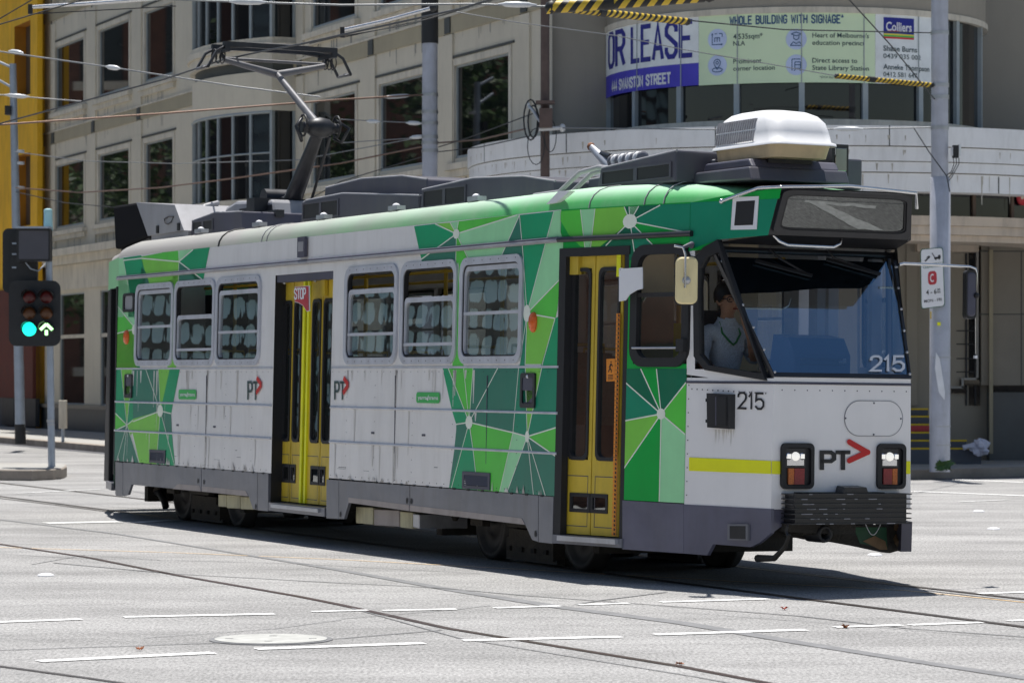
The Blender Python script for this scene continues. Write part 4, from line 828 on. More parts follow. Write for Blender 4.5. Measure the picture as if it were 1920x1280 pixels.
b.tube([(-11.2,-.3,3.75),(-11.1,-.5,3.7),(-11.0,-.6,3.45),(-10.85,-.7,3.32)],.035,'pod_light',7); pg=b.build('pantograph',tram); pg.location=(0,W/2,0)
l=MB(); l.tube([A,Kn],[.11,.065],'panto_steel',10); l.tube([A+Vector((.25,.12,-.06)),Kn+Vector((.06,.10,-.1))],.018,'panto_steel',6); l.build('lower_arm',pg)
k=MB(); k.ball(Kn,.12,'panto_steel',10,(1,1.6,1)); k.tube([Kn+Vector((0,-.22,0)),Kn+Vector((0,.22,0))],.06,'panto_steel',8)
for y in (-.2,.2):
    k.tube([Kn+Vector((.12*math.cos(t),y,.12*math.sin(t)+.02)) for t in [x*PI/5 for x in range(11)]],.014,'black_rubber',5); k.tube([Kn+Vector((-.05,y,.1)),Kn+Vector((.08,y*1.6,.0)),Kn+Vector((.05,y*1.2,-.16)),Kn+Vector((-.08,y,-.10))],.02,'panto_steel',6)
k.build('knuckle',pg)
u=MB(); u.tube([Kn,Hd],[.052,.036],'panto_light',10); u.tube([Kn+Vector((-.1,.08,-.03)),Hd+Vector((.05,.05,-.08))],.014,'panto_steel',6)
for sg in (-1,1): u.tube([Hd,Hd+Vector((-.08,sg*.62,.14))],[.045,.03],'panto_light',8)
u.tube([Hd+Vector((-.1,-.62,.16)),Hd+Vector((-.1,.62,.16))],.02,'panto_light',6); u.build('upper_arm',pg)
ch=MB(); hz_=Hd.z+.28
for ds in (-.19,.19):
    Q=[(-.88,-.24),(-.78,-.06),(-.68,.0),(-.4,.03),(0,.04),(.4,.03),(.68,.0),(.78,-.06),(.88,-.24)]
    ch.tube([(Hd.x-.1+ds,y,hz_+z) for y,z in Q[2:7]],.032,'panto_steel',6); ch.box(Hd.x-.1+ds-.03,Hd.x-.1+ds+.03,-.70,.70,hz_+.0,hz_+.055,'panto_steel')
    for q in (Q[:3],Q[6:]): ch.tube([(Hd.x-.1+ds,y,hz_+z) for y,z in q],.018,'panto_steel',6)
for sg in (-1,1):
    ch.box(Hd.x-.33,Hd.x+.13,sg*.66-.03,sg*.66+.03,hz_-.06,hz_-.0,'panto_steel'); ch.tube([(Hd.x-.1,sg*.62,hz_-.12),(Hd.x-.1,sg*.66,hz_-.05)],.02,'panto_steel',6); ch.tube([(Hd.x-.1,sg*.88,hz_-.23),(Hd.x+.09,sg*.88,hz_-.24),(Hd.x-.29,sg*.88,hz_-.24)],.018,'panto_light',6)
    for t in range(3): ch.tube([(Hd.x-.1+.09*math.cos(a),sg*(.64+.05*t),hz_-.10+.08*math.sin(a)) for a in [x*PI/5 for x in range(11)]],.008,'black_rubber',4)
ch.build('collector_head',pg)
# mirrors
def P3(px,py,v): return atv(px,py,v)
m1=MB(); ctr=atv(1287,526,.16); nrm=Vector((1,-.55,0)).normalized(); tx_=Vector((.55,1,0)).normalized(); up=Vector((.0,0,1))
def mfn(a,b,o=0): return ctr+tx_*a+up*b-nrm*o
m1.prism([mfn(a,b,.03) for a,b in rrect(-.095,.095,-.195,.195,.05)],[mfn(a,b,-.02) for a,b in rrect(-.095,.095,-.195,.195,.05)],'black_rubber'); m1.prism([mfn(a,b,-.02) for a,b in rrect(-.088,.088,-.187,.187,.05)],[mfn(a,b,-.032) for a,b in rrect(-.075,.075,-.172,.172,.04)],'mirror_beige')
mo=m1.build('mirror',tram); g=MB(); g.tube([mfn(-.10,.27,-.05),mfn(-.03,.26,-.05),mfn(-.01,.20,-.05),mfn(-.01,-.06,-.05)],.010,'chrome',7); g.lathe(mfn(0,0,-.03),nrm,[(0,.035),(.01,.034),(.02,.012),(.03,.001)],'aluminium',12); g.tube([mfn(-.03,.26,-.05),mfn(.04,.29,0),tap(1297,462)],[.012,.02,.02],'dark_grey',7); g.build('mirror_arm',mo)
sM=LF-.35
m2=MB(); ctr2=ats(1818,552,sM); m2.prism([ctr2+Vector((.02,y,z)) for y,z in rrect(-.045,.055,-.20,.20,.03)],[ctr2+Vector((-.05,y+.01,z)) for y,z in rrect(-.045,.055,-.20,.20,.03)],'black_rubber'); m2.prism([ctr2+Vector((.02,y,z)) for y,z in rrect(-.035,.045,-.18,.18,.03)],[ctr2+Vector((.026,y,z)) for y,z in rrect(-.03,.04,-.17,.17,.03)],'dark_grey')
mo2=m2.build('mirror',tram); g=MB(); g.tube([ats(1686,496,sM),ats(1694,494,sM),ats(1750,496,sM),ats(1818,500,sM),ats(1829,504,sM),ats(1831,515,sM),ats(1828,555,sM)],.012,'chrome',8); g.tube([ats(1827,555,sM),ats(1829,600,sM),ats(1829,664,sM)],.005,'chrome',5); g.box(*sum([[c-.012,c+.012] for c in ats(1829,669,sM)],[]),'sign_white'); g.ball(ats(1827,554,sM)+Vector((.03,0,0)),.025,'black_rubber',8); g.build('mirror_arm',mo2)
# ---------- interior ----------
it=MB(); fl_=[(SR-1.2,.55),(SR,.2),(-.05,.2),(L1,.62),(2.2,.85)]; fl_=[Vector((a,b,.80)) for a,b in fl_]+[Vector((a,W-b,.80)) for a,b in reversed(fl_)]; it.prism(fl_,[p+Vector((0,0,.06)) for p in fl_],'interior_dark'); it.build('floor',tram)
it=MB(); fl_=[(SR-1.2,.50),(SR,.12),(0,.12),(L1,.52),(1.75,.6)]; fl_=[Vector((a,b,2.98)) for a,b in fl_]+[Vector((a,W-b,2.98)) for a,b in reversed(fl_)]; it.prism(fl_,[p+Vector((0,0,.02)) for p in fl_],'interior_grey'); it.build('ceiling',tram)
it=MB(); it.box(.86,.89,1.15,1.42,.86,2.98,'interior_beige'); it.box(.86,.89,1.42,W-.3,.86,1.75,'interior_grey'); it.box(.86,.89,2.0,2.08,1.75,2.98,'interior_grey'); it.box(.86,.89,.3,.62,.86,2.95,'interior_beige'); it.box(.86,.89,.62,1.15,.86,1.5,'interior_grey'); it.build('cab_bulkhead',tram)
mat('dash_blue',(.07,.12,.24),.4); it=MB(); P=[(2.10,.86),(2.12,1.88),(2.02,2.02),(1.78,2.05),(1.70,1.7),(1.9,.86)]; it.extr([Vector((s,1.05,w)) for s,w in P],(0,.52,0),'dash_blue'); it.box(2.118,2.124,1.10,1.52,1.80,1.815,'interior_dark'); it.box(2.12,2.135,1.45,1.52,1.82,1.86,'sign_white'); it.extr([Vector((s,.80,w-.30 if w>1 else w)) for s,w in P],(0,.25,0),'interior_dark'); it.box(LF-.32,LF-.1,1.62,1.85,1.66,1.72,'red_sign'); it.box(1.9,2.2,1.1,1.45,1.84,1.86,'interior_dark'); it.build('dashboard',tram,bevel=.02)
st=MB(); st.box(1.0,1.06,.62,1.06,1.5,2.25,'interior_dark'); st.box(1.0,1.5,.62,1.06,1.36,1.48,'interior_dark'); st.box(1.15,1.35,.75,.95,.86,1.36,'interior_dark'); st.build('driver_seat',tram,bevel=.03)
proto=None
for k in range(10):
    for v in (.45,1.75):
        s=-10.9+k*1.12
        if -6.7<s<-4.9: continue
        o=MB(); 
        if proto is None:
            o.box(0,.06,0,.46,.5,1.05,'seat_cloth'); o.box(0,.45,0,.46,.42,.5,'seat_cloth'); o.box(.1,.2,.18,.28,0,.42,'interior_dark'); o.tube([(0,.05,1.05),(0,.05,1.12),(0,.41,1.12),(0,.41,1.05)],.015,'pole_yellow',6)
            proto=o.build('passenger_seat',tram); q=proto
        else: q=proto.copy(); col.objects.link(q); q.parent=tram
        q.location=(s,v,.86)
pole=None
for s,v in ((-10.2,.9),(-9.0,.9),(-7.6,.9),(-6.2,.85),(-5.4,.85),(-4.3,.9),(-3.0,.9),(-1.9,.9),(-.4,.8),(.5,1.0),(-8.2,1.7),(-3.6,1.7),(-1.0,1.7)):
    if pole is None:
        o=MB(); o.tube([(0,0,0),(0,0,2.1)],.022,'pole_yellow',8); pole=q=o.build('grab_pole',tram)
    else: q=pole.copy(); col.objects.link(q); q.parent=tram
    q.location=(s,v,.87)
o=MB(); 
for v in (.75,1.9): o.tube([(-10.8,v,2.72),(.5,v,2.72)],.018,'pole_yellow',6)
o.build('handrail',tram)
for px,ww in ((1502,.09),(1640,.07),(1560,.05)):
    a=atv(px,580,2.25); o=MB(); o.box(a.x-ww/2,a.x+ww/2,2.2,2.3,1.55,2.7,'interior_grey'); o.build('window_post',tram)
o=MB(); o.box(.55,.62,.75,.95,1.75,2.15,'lime_edge'); o.box(.54,.56,.78,.92,1.9,2.1,'interior_dark'); o.build('ticket_reader',tram)
# ---------- person driving ----------
mat('skin',(.52,.28,.18),.5,0,.1,20); mat('hair',(.010,.008,.008),.5,0,.3,60); mat('shirt',(.62,.68,.76),.8,0,.25,120); mat('lanyard',(.03,.22,.06),.6); mat('trouser',(.02,.022,.03),.8)
def skin_body(name,chains,m,parent=None,sub=2,root=0):
    """chains: lists of (x,y,z,r); a chain may start with an int = index of an earlier vertex"""
    vs=[];es=[];rs=[]
    for ch in chains:
        prev=None
        for q in ch:
            if isinstance(q,int): prev=q; continue
            vs.append(q[:3]); rs.append((q[3],q[4] if len(q)>4 else q[3])); i=len(vs)-1
            if prev is not None: es.append((prev,i))
            prev=i
    me=bpy.data.meshes.new(name); me.from_pydata(vs,es,[]); o=bpy.data.objects.new(name,me); col.objects.link(o)
    md=o.modifiers.new('skin','SKIN'); md.use_smooth_shade=True; md.branch_smoothing=.4
    for v,r in zip(me.skin_vertices[0].data,rs): v.radius=r; v.use_root=False
    me.skin_vertices[0].data[root].use_root=True
    q=o.modifiers.new('sub','SUBSURF'); q.levels=sub; q.render_levels=sub
    dg=bpy.context.evaluated_depsgraph_get(); bpy.context.view_layer.update(); me2=bpy.data.meshes.new_from_object(o.evaluated_get(dg)); o.modifiers.clear(); o.data=me2
    me2.materials.clear(); me2.materials.append(MATS[m])
    for p in me2.polygons: p.use_smooth=True
    if parent: o.parent=parent
    return o
# frame: x forward (towards the tram front), y to the far side, z up; origin at the hips
ds=1.26; hd=atv(1368,566,.85)
drv_loc=TM@Vector((hd.x-.10,.85,1.50))
PM=TM.copy(); PM.translation=drv_loc
hz0=hd.z-1.50   # head centre height above hips
neck=hz0-.135
ch=[[(0,0,0,.15,.13),(0,0,.15,.14,.12),(.02,0,.32,.17,.12),(.03,0,neck-.10,.15,.10),(.05,0,neck-.02,.062),(.07,0,neck+.05,.058),(.085,0,hz0-.03,.088,.082),(.085,0,hz0+.05,.098,.086),(.075,0,hz0+.115,.07,.064)],
 [6,(.16,0,hz0-.065,.042,.036)],                       # jaw
 [6,(.178,0,hz0+.0,.016,.014),(.20,0,hz0-.018,.013,.013)],             # nose
 [6,(.075,-.098,hz0-.005,.018,.012),(.07,-.108,hz0+.012,.014,.008)],[6,(.075,.098,hz0-.005,.018,.012),(.07,.108,hz0+.012,.014,.008)],   # ears
 [3,(.03,-.19,neck-.13,.062),(.06,-.24,neck-.36,.050),(.30,-.20,neck-.46,.040),(.42,-.16,neck-.44,.028)],   # near arm, hand on the console
 [3,(.03,.19,neck-.13,.062),(.12,.23,neck-.34,.050),(.24,.12,neck-.14,.038),(.235,.06,neck-.03,.027),(.225,.045,neck+.03,.030,.018)],   # far arm, hand raised to the chin
 [0,(.06,-.10,-.02,.095),(.42,-.12,.0,.075),(.46,-.12,-.38,.05)],[0,(.06,.10,-.02,.095),(.42,.12,.0,.075),(.46,.12,-.38,.05)]]
flat=[q for c in ch for q in c if not isinstance(q,int)]
idx=lambda q: flat.index(q)
hn=idx(ch[5][-1]); hf=idx(ch[6][-1])
for k in range(4):
    d=(k-1.5)*.017; ch.append([hn,(.445,-.16+d,neck-.445,.010),(.475+.006*(k in(1,2)),-.155+d*1.2,neck-.455,.009),(.495,-.152+d*1.2,neck-.475,.008)])
    ch.append([hf,(.22+d*.9,.045,neck+.055,.010),(.205+d*.9,.025+.004*k,neck+.082,.009),(.19+d*.7,.005+.004*k,neck+.095,.008)])
ch.append([hn,(.43,-.125,neck-.435,.010),(.455,-.11,neck-.445,.009)]); ch.append([hf,(.245,.03,neck+.04,.010),(.235,.01,neck+.07,.009)])
person=skin_body('person',ch,'skin')
person.matrix_world=PM
tag(person,'driver with glasses and striped shirt sitting in the cab with a hand at the chin','person')
b_=bmesh.new(); b_.from_mesh(person.data); b_.normal_update()
def bare(v):
    x,y,z=v.co
    return z>neck+.012 or z<-.06 or (x>.15 and z<.12 and abs(y)<.2) or (y<-.14 and z<neck-.38) or (y<-.1 and x>.16) or (y>.02 and x>.165 and z>.12)
bmesh.ops.delete(b_,geom=[v for v in b_.verts if bare(v)],context='VERTS'); b_.normal_update()
for v in b_.verts: v.co+=v.normal*(.016+.004*math.sin(40*v.co.z+25*v.co.y))
me_=bpy.data.meshes.new('shirt'); b_.to_mesh(me_); b_.free(); me_.materials.clear(); me_.materials.append(MATS['shirt'])
for p_ in me_.polygons: p_.use_smooth=True
sh=bpy.data.objects.new('shirt',me_); col.objects.link(sh); sh.parent=person
m_=MATS['shirt']; nt_=m_.node_tree; wv=nt_.nodes.new('ShaderNodeTexWave'); wv.inputs['Scale'].default_value=70; wv.inputs['Distortion'].default_value=.6; tcw=nt_.nodes.new('ShaderNodeTexCoord'); nt_.links.new(tcw.outputs['Object'],wv.inputs['Vector']); pw=nt_.nodes['Principled BSDF']; mw=nt_.nodes.new('ShaderNodeMix'); mw.data_type='RGBA'; mw.blend_type='MULTIPLY'; mw.inputs[0].default_value=.18; nt_.links.new(pw.inputs['Base Color'].links[0].from_socket,mw.inputs[6]); nt_.links.new(wv.outputs['Color'],mw.inputs[7]); nt_.links.new(mw.outputs[2],pw.inputs['Base Color'])
tq=skin_body('trousers',[[(0,0,-.03,.17,.15),(.06,-.10,-.02,.11),(.42,-.12,.0,.088),(.46,-.12,-.38,.062)],[0,(.06,.10,-.02,.11),(.42,.12,.0,.088),(.46,.12,-.38,.062)]],'trouser',person)
hr=MB(); 
vs=[];fs=[];nn=16;mm=7
for i in range(mm+1):
    for k in range(nn):
        a=2*PI*k/nn; t=(PI*.62)*i/mm; rr=1.0
        front=math.cos(a)
        t*= (.78 if front>.4 else 1.0); 
        x=.075+.125*math.sin(t)*math.cos(a)*(1.0)-.015; y=.112*math.sin(t)*math.sin(a); z=hz0+.045+.135*math.cos(t)+random.uniform(-.006,.006)
        vs.append((x,y,z))
for i in range(mm):
    for k in range(nn): fs.append([i*nn+k,(i+1)*nn+k,(i+1)*nn+(k+1)%nn,i*nn+(k+1)%nn])
hr.add(vs,fs,'hair',True); hr.build('hair',person)
gl=MB()
for y in (-.038,.038): gl.tube([(.178,y+.030*math.cos(t),hz0+.018+.022*math.sin(t)) for t in [x*PI/6 for x in range(13)]],.004,'black_paint',5); gl.ball((.172,y,hz0+.018),.011,'sign_black',8,(.5,1,.8))
gl.tube([(.178,-.066,hz0+.022),(.08,-.10,hz0+.02)],.004,'black_paint',5); gl.tube([(.178,.066,hz0+.022),(.08,.10,hz0+.02)],.004,'black_paint',5); gl.tube([(.180,-.01,hz0+.02),(.180,.01,hz0+.02)],.004,'black_paint',5)
gl.build('glasses',person)
ly=MB(); ly.tube([(.075,-.075,neck-.03),(.135,-.085,neck-.12),(.165,-.03,neck-.19),(.170,0,neck-.215),(.165,.03,neck-.19),(.135,.085,neck-.12),(.075,.075,neck-.03)],.009,'lanyard',5); ly.build('lanyard',person)
mp=MB(); mp.tube([(.196,-.022,hz0-.058),(.202,0,hz0-.056),(.196,.022,hz0-.058)],.005,'red_lens',5); mp.build('lips',person)
# ---------- ground ----------
mat('manhole_top',(.41,.41,.39),.8,0,.2,9,.2,40)
m=mat('asphalt',(.305,.30,.296),.82,0,.10,.6,.35,160,spec=.25); nt=m.node_tree; N=nt.nodes; Lk=nt.links; p=N['Principled BSDF']
src=p.inputs['Base Color'].links[0].from_socket; tc=N.new('ShaderNodeTexCoord')
def ntex(scale,det,st=(1,1,1),rough=.6):
    mp=N.new('ShaderNodeMapping'); mp.inputs['Scale'].default_value=st; Lk.new(tc.outputs['Object'],mp.inputs[0]); n=N.new('ShaderNodeTexNoise'); n.inputs['Scale'].default_value=scale; n.inputs['Detail'].default_value=det; n.inputs['Roughness'].default_value=rough; Lk.new(mp.outputs[0],n.inputs['Vector']); return n.outputs['Fac']
def mulby(src,fac,a,b,lo,hi):
    r=N.new('ShaderNodeMapRange'); r.inputs[1].default_value=a; r.inputs[2].default_value=b; r.inputs[3].default_value=lo; r.inputs[4].default_value=hi; Lk.new(fac,r.inputs[0])
    x=N.new('ShaderNodeMix'); x.data_type='RGBA'; x.blend_type='MULTIPLY'; x.inputs[0].default_value=1; Lk.new(src,x.inputs[6]); Lk.new(r.outputs[0],x.inputs[7]); return x.outputs[2]
src=mulby(src,ntex(48,4,(1,.35,1)),.34,.66,.66,1.34); src=mulby(src,ntex(130,3,(1,.6,1),.8),.3,.7,.60,1.40); src=mulby(src,ntex(.35,6,(1,2.5,1)),.32,.68,.78,1.14); src=mulby(src,ntex(1.6,8,(.3,1,1),.72),.5,.78,1.04,.70); src=mulby(src,ntex(14,5,(.5,1.2,1),.75),.52,.80,1,.66)
v=N.new('ShaderNodeTexVoronoi'); v.inputs['Scale'].default_value=28; Lk.new(tc.outputs['Object'],v.inputs['Vector']); src=mulby(src,v.outputs['Distance'],.05,.14,1.35,1.)
Lk.new(src,p.inputs['Base Color'])
mat('footpath',(.34,.33,.31),.85,0,.12,1.2,.2,60); mat('kerb_stone',(.30,.26,.22),.8,0,.25,2,.3,30); mat('bluestone',(.09,.09,.10),.8,0,.3,2,.3,30)
mat('marking',(.80,.80,.79),.7,0,.14,14,0,60,grime=.6,gcol=(.42,.42,.42)); mat('marking_worn',(.58,.58,.57),.75,0,.25,14); mat('line_orange',(.72,.52,.30),.7,0,.2,6); mat('tar',(.13,.13,.135),.7,0,.3,6); mat('tar_soft',(.18,.18,.185),.75,0,.2,6); mat('rail_steel',(.10,.085,.08),.35,.7,.3,8); mat('rail_dark',(.045,.04,.04),.6,.2,.3,8); mat('rust_rail',(.075,.05,.046),.4,.5,.3,8)
g=MB(); g.poly([(-400,-200,0),(400,-200,0),(400,700,0),(-400,700,0)],'asphalt'); tag(g.build('ground'),kind='structure')
def ribbon(pts,w,m,z,name):
    q=MB(); P=[gnd(*p) for p in pts]; Lf=[];Rt=[]
    if name=='tram_rail':
        w=list(w) if isinstance(w,list) else [w]*len(P)
        if pts[0][0]<=0: P.insert(0,P[0]+(P[0]-P[1]).normalized()*14); w.insert(0,w[0])
        if pts[-1][0]>=1920 or pts[-1][1]>=1280: P.append(P[-1]+(P[-1]-P[-2]).normalized()*14); w.append(w[-1])
    for i in range(len(P)):
        d=(P[min(i+1,len(P)-1)]-P[max(i-1,0)]); d.z=0; d.normalize(); nn=Vector((-d.y,d.x,0)); ww=w[i] if isinstance(w,(list,tuple)) else w
        Lf.append(P[i]+nn*ww/2+Vector((0,0,z))); Rt.append(P[i]-nn*ww/2+Vector((0,0,z)))
    n=len(P); q.add(Lf+Rt,[[i,i+1,n+i+1,n+i] for i in range(n-1)],m); return tag(q.build(name,fix=False),kind='structure')
def lastz(): return None
# tram's own rails, straight along the track and curving on
def track(v,m,w=.055):
    q=MB(); P=[]
    for k in range(-60,13): s=k*.5*1.0; P.append(Vector((X0,Y0,0))+Vector((U.x,U.y,0))*s+Vector((c_,s_,0))*v)
    n=len(P); nn=Vector((c_,s_,0)); 
    for dv,ww,mm,z in ((0,w,m,.005),(.05,.03,'rail_dark',.0045)):
        q.add([p+nn*(dv-ww/2)+Vector((0,0,z)) for p in P]+[p+nn*(dv+ww/2)+Vector((0,0,z)) for p in P],[[i,i+1,n+i+1,n+i] for i in range(n-1)],mm)
    return tag(q.build('tram_rail',fix=False),kind='structure')
track((W-1.435)/2-.03,'rail_steel'); track((W+1.435)/2+.03,'rail_steel')
RL=[([(-60,1012),(0,1020),(165,1045),(330,1078),(560,1118),(640,1134),(840,1178),(1280,1250),(1540,1300)],.065,'rust_rail'),([(-60,969),(0,974),(220,1001),(400,1030),(640,1069),(860,1108),(1050,1138),(1280,1168),(1500,1205),(1700,1237),(1960,1277)],[.06,.06,.06,.06,.10,.13,.15,.15,.13,.12,.12],'tar_soft'),
 ([(-60,928),(0,934),(100,946),(210,960)],.05,'rail_steel'),([(250,921),(330,935)],.02,'tar'),([(0,1249),(60,1257),(170,1272),(250,1284)],.05,'rail_dark'),([(640,1093),(770,1099),(880,1107),(980,1116),(1280,1138),(1500,1155),(1700,1178),(1950,1196)],.028,'tar'),([(100,1055),(330,1076),(480,1084),(640,1093)],.03,'tar'),
 ([(1560,1128),(1700,1146),(1960,1182)],.032,'rail_steel'),([(1730,1106),(1960,1133)],.03,'tar'),([(0,1038),(150,1047),(330,1050),(560,1057),(900,1075)],.018,'tar_soft'),([(60,1058),(160,1040),(300,1050)],.02,'tar_soft')]
for pts,w,m in RL: ribbon(pts,w,m,.004,'tram_rail')
ribbon([(660,1140),(860,1196),(1060,1229),(1300,1268),(1420,1290)],.018,'tar_soft',.0042,'tar_seam'); ribbon([(0,1219),(300,1209),(640,1197),(830,1181)],.024,'tar',.0043,'tar_seam'); ribbon([(270,1196),(360,1190),(520,1178),(640,1162)],.014,'tar_soft',.0044,'tar_seam'); ribbon([(640,1160),(850,1143),(920,1135)],.016,'tar_soft',.0043,'tar_seam'); ribbon([(1080,1133),(1130,1125),(1250,1110)],.03,'tar_soft',.0046,'tar_seam'); ribbon([(1280,1148),(1600,1172),(1960,1203)],.010,'tar_soft',.0047,'tar_seam'); ribbon([(1700,1000),(1960,1003)],.016,'tar',.0042,'tar_seam'); ribbon([(800,1112),(1000,1123),(1290,1140)],.008,'tar_soft',.0047,'tar_seam')
ribbon([(-40,1024),(0,1026),(330,1036),(640,1049),(900,1063),(1400,1091),(1700,1107),(1960,1133)],.035,'line_orange',.0035,'lane_line')
dash=[((-40,1168),(152,1161),.10),((232,1157),(514,1151),.11),((585,1147),(690,1144),.08),((718,1145),(855,1142),.09),((928,1140),(1050,1136),.09),((1085,1134),(1178,1131),.09),((1238,1129),(1440,1123),.09),((72,1240),(400,1224),.11),((480,1217),(795,1206),.11),((868,1201),(1164,1194),.11),((1228,1190),(1510,1181),.11),((1565,1176),(1690,1172),.09),((1706,1172),(1840,1167),.09),((1890,1164),(1990,1161),.09),((1836,1113),(1990,1108),.10)]
for a,b,w in dash:
    ribbon([a,b],w*1.15,'marking',.0055,'lane_marking')
for a,b,w,m in (((1709,921),(1960,931),.17,'marking'),((1790,899),(1960,906),.17,'marking'),((1800,941),(1888,937),.12,'marking_worn'),((250,980),(330,975),.2,'marking_worn'),((85,981),(225,978),.35,'marking_worn'),((30,925),(190,917),.14,'marking_worn')): ribbon([a,b],w,m,.0058,'lane_marking')
mat('asphalt_patch',(.245,.243,.24),.85,0,.22,5,.4,120)
def patch(pts,z):
    q=MB(); P=[gnd(*p) for p in pts]; q.poly([(p.x,p.y,z) for p in P],'asphalt_patch'); tag(q.build('asphalt_patch',fix=False),kind='structure')
0 and patch([(560,1203),(700,1196),(900,1207),(1010,1232),(860,1252),(640,1238)],.0021); patch([(1240,1000),(1500,1004),(1480,1010),(1235,1006)],.0022) if False else None
0 and patch([(20,1100),(240,1092),(300,1100),(60,1112)],.0023); 0 and patch([(1500,1210),(1760,1222),(1700,1246),(1440,1232)],.0024)
ar=MB(); dn=TM.to_3x3()@((FB-NB).cross(NT-NB).normalized()); dn=dn if dn.y<0 else -dn
def refl(a,b):
    p=TM@dbf(a,b,.012); d=(p-CAM).normalized(); r_=d-2*d.dot(dn)*dn; return p+r_*(p.z/-r_.z)
C0,CX_,CY_=refl(.5,.5),refl(.9,.5),refl(.5,.85)
def am_(a,b,z): q=C0+(CX_-C0)*((a-.5)/.4)+(CY_-C0)*((b-.5)/.35); return (q.x,q.y,z)
ar.poly([am_(*q,.0061) for q in strip2((.2,.72),(.72,.66),.06)],'marking_worn'); ar.poly([am_(*q,.0064) for q in ((.18,.76),(.30,.72),(.80,.18),(.62,.18))],'marking_worn'); tag(ar.build('arrow_marking',fix=False),kind='structure')
# manhole, studs, leaves
mh=MB(); c=gnd(508,1199); 
mh.lathe((c.x,c.y,0),(0,0,1),[(0,.40),(.006,.40)],'tar_soft',32,False); mh.lathe((c.x,c.y,0),(0,0,1),[(0,.365),(.010,.365)],'manhole_top',32,False); [mh.lathe((c.x,c.y,.0102),(0,0,1),[(0,r_+.006),(.0006,r_+.006),(.0006,r_-.006),(0,r_-.006)],'tar',32,False) for r_ in ()]; [mh.box(c.x+a_-.025,c.x+a_+.025,c.y+b_-.012,c.y+b_+.012,.0095,.0112,'tar') for a_,b_ in ((-.27,0),(.27,0),(0,.2),(0,-.2))]; mh.build('manhole_cover')
tag(bpy.data.objects['manhole_cover'],'round pale concrete manhole patch in the asphalt beside the white dashes','manhole')
so=[]
for (px,py),lb in (((86,1079),'white road stud on the open asphalt at far left'),((1640,1041),'white road stud just behind the tram front corner'),((1835,959),'upper of two white road studs right of the tram'),((1863,992),'lower of two white road studs right of the tram')):
    if not so: q=MB(); q.ball((0,0,0),.075,'sign_white',16,(1,1,.35)); q=q.build('road_stud')
    else: q=so[0].copy(); col.objects.link(q)
    q.location=gnd(px,py); so.append(q); tag(q,lb,'road stud','white studs set in the road')
mat('dry_leaf',(.32,.10,.03),.7,0,.4,30); mat('red_leaf',(.40,.05,.02),.7,0,.3,30)
for k,((px,py),lb,m) in enumerate((((1470,1143),'small red fallen leaf in front of the tram shadow','red_leaf'),((1585,1177),'curled brown leaf lying at a white dash end','dry_leaf'),((1274,1246),'orange leaf lying on the dark rail','dry_leaf'),((262,1219),'tiny brown leaf between two white dashes','dry_leaf'))):
    q=MB(); c=gnd(px,py); L=.036
    P=[(0,0),(.5,.45),(.3,.7),(.8,.7),(1,1.2),(.55,1.15),(.2,1.5),(0,1.1),(-.3,1.4),(-.5,1.0),(-1,1.0),(-.6,.6),(-.8,.2),(-.3,.3)]
    vs=[(c.x+x*L*.8,c.y+(y-.7)*L*.8,.010+.018*abs(x)*(1 if k%2 else .5)+.012*math.sin(3*y+k)) for x,y in P]; q.add(vs+[(c.x,c.y,.014)],[[i,(i+1)%len(P),len(P)] for i in range(len(P))],m); q.tube([(c.x,c.y-.7*L,.01),(c.x+.01,c.y-1.3*L,.02)],.004,m,4)
    tag(q.build('fallen_leaf',fix=False),lb,'leaf','leaves fallen on the road')
# footpath and kerb along the buildings
AX=Vector((-.3848,.923,0)); NX=Vector((-.923,-.3848,0)); FO=Vector(((888-960)/F*58.1,58.1,0))
def fp(t,d,z=0): return FO+AX*t+NX*d+Vector((0,0,z))
kerb=[fp(90,4.1),fp(40,4.1),fp(20,4.1),fp(2,4.1),fp(-3,4.0),Vector((-1.8,50.6,0)),Vector((.8,49.0,0)),Vector((3.5,49.0,0)),Vector((6.48,50.0,0)),Vector((8.55,51.5,0)),Vector((14,56,0)),Vector((40,80,0))]
back=[Vector((60,110,0)),Vector((20,160,0))]
kb=MB(); inner=[]
for i,p in enumerate(kerb):
    d=(kerb[min(i+1,len(kerb)-1)]-kerb[max(i-1,0)]).normalized(); nn=Vector((-d.y,d.x,0)); inner.append(p+nn*.30)
n=len(kerb); up=Vector((0,0,.15)); kb.add(kerb+[p+up for p in kerb]+[p+up for p in inner],[[i,i+1,n+i+1,n+i] for i in range(n-1)]+[[n+i,n+i+1,2*n+i+1,2*n+i] for i in range(n-1)],'kerb_stone'); tag(kb.build('kerb',fix=False),kind='structure')
ft=MB(); ft.poly([p+Vector((0,0,.146)) for p in inner]+[p+Vector((0,0,.146)) for p in back],'footpath'); tag(ft.build('footpath',fix=False),kind='structure')
gt=MB(); gt.add([p+Vector((0,0,.004)) for p in kerb]+[p-(q-p).normalized()*.35+Vector((0,0,.004)) for p,q in zip(kerb,inner)],[[i,i+1,n+i+1,n+i] for i in range(n-1)],'bluestone'); tag(gt.build('gutter',fix=False),kind='structure')
# traffic island with kerb
isl=MB(); P=[gnd(-60,899.5),gnd(60,901),gnd(100,899),gnd(118,897),gnd(125.5,893),gnd(124,889),gnd(60,886),gnd(-60,886)]
isl.prism(P,[p+Vector((0,0,.17)) for p in P],'kerb_stone'); isl.poly([p.lerp(P[1].lerp(P[5],.5),.10)+Vector((0,0,.174)) for p in P],'footpath'); tag(isl.build('traffic_island',bevel=.02),kind='structure')
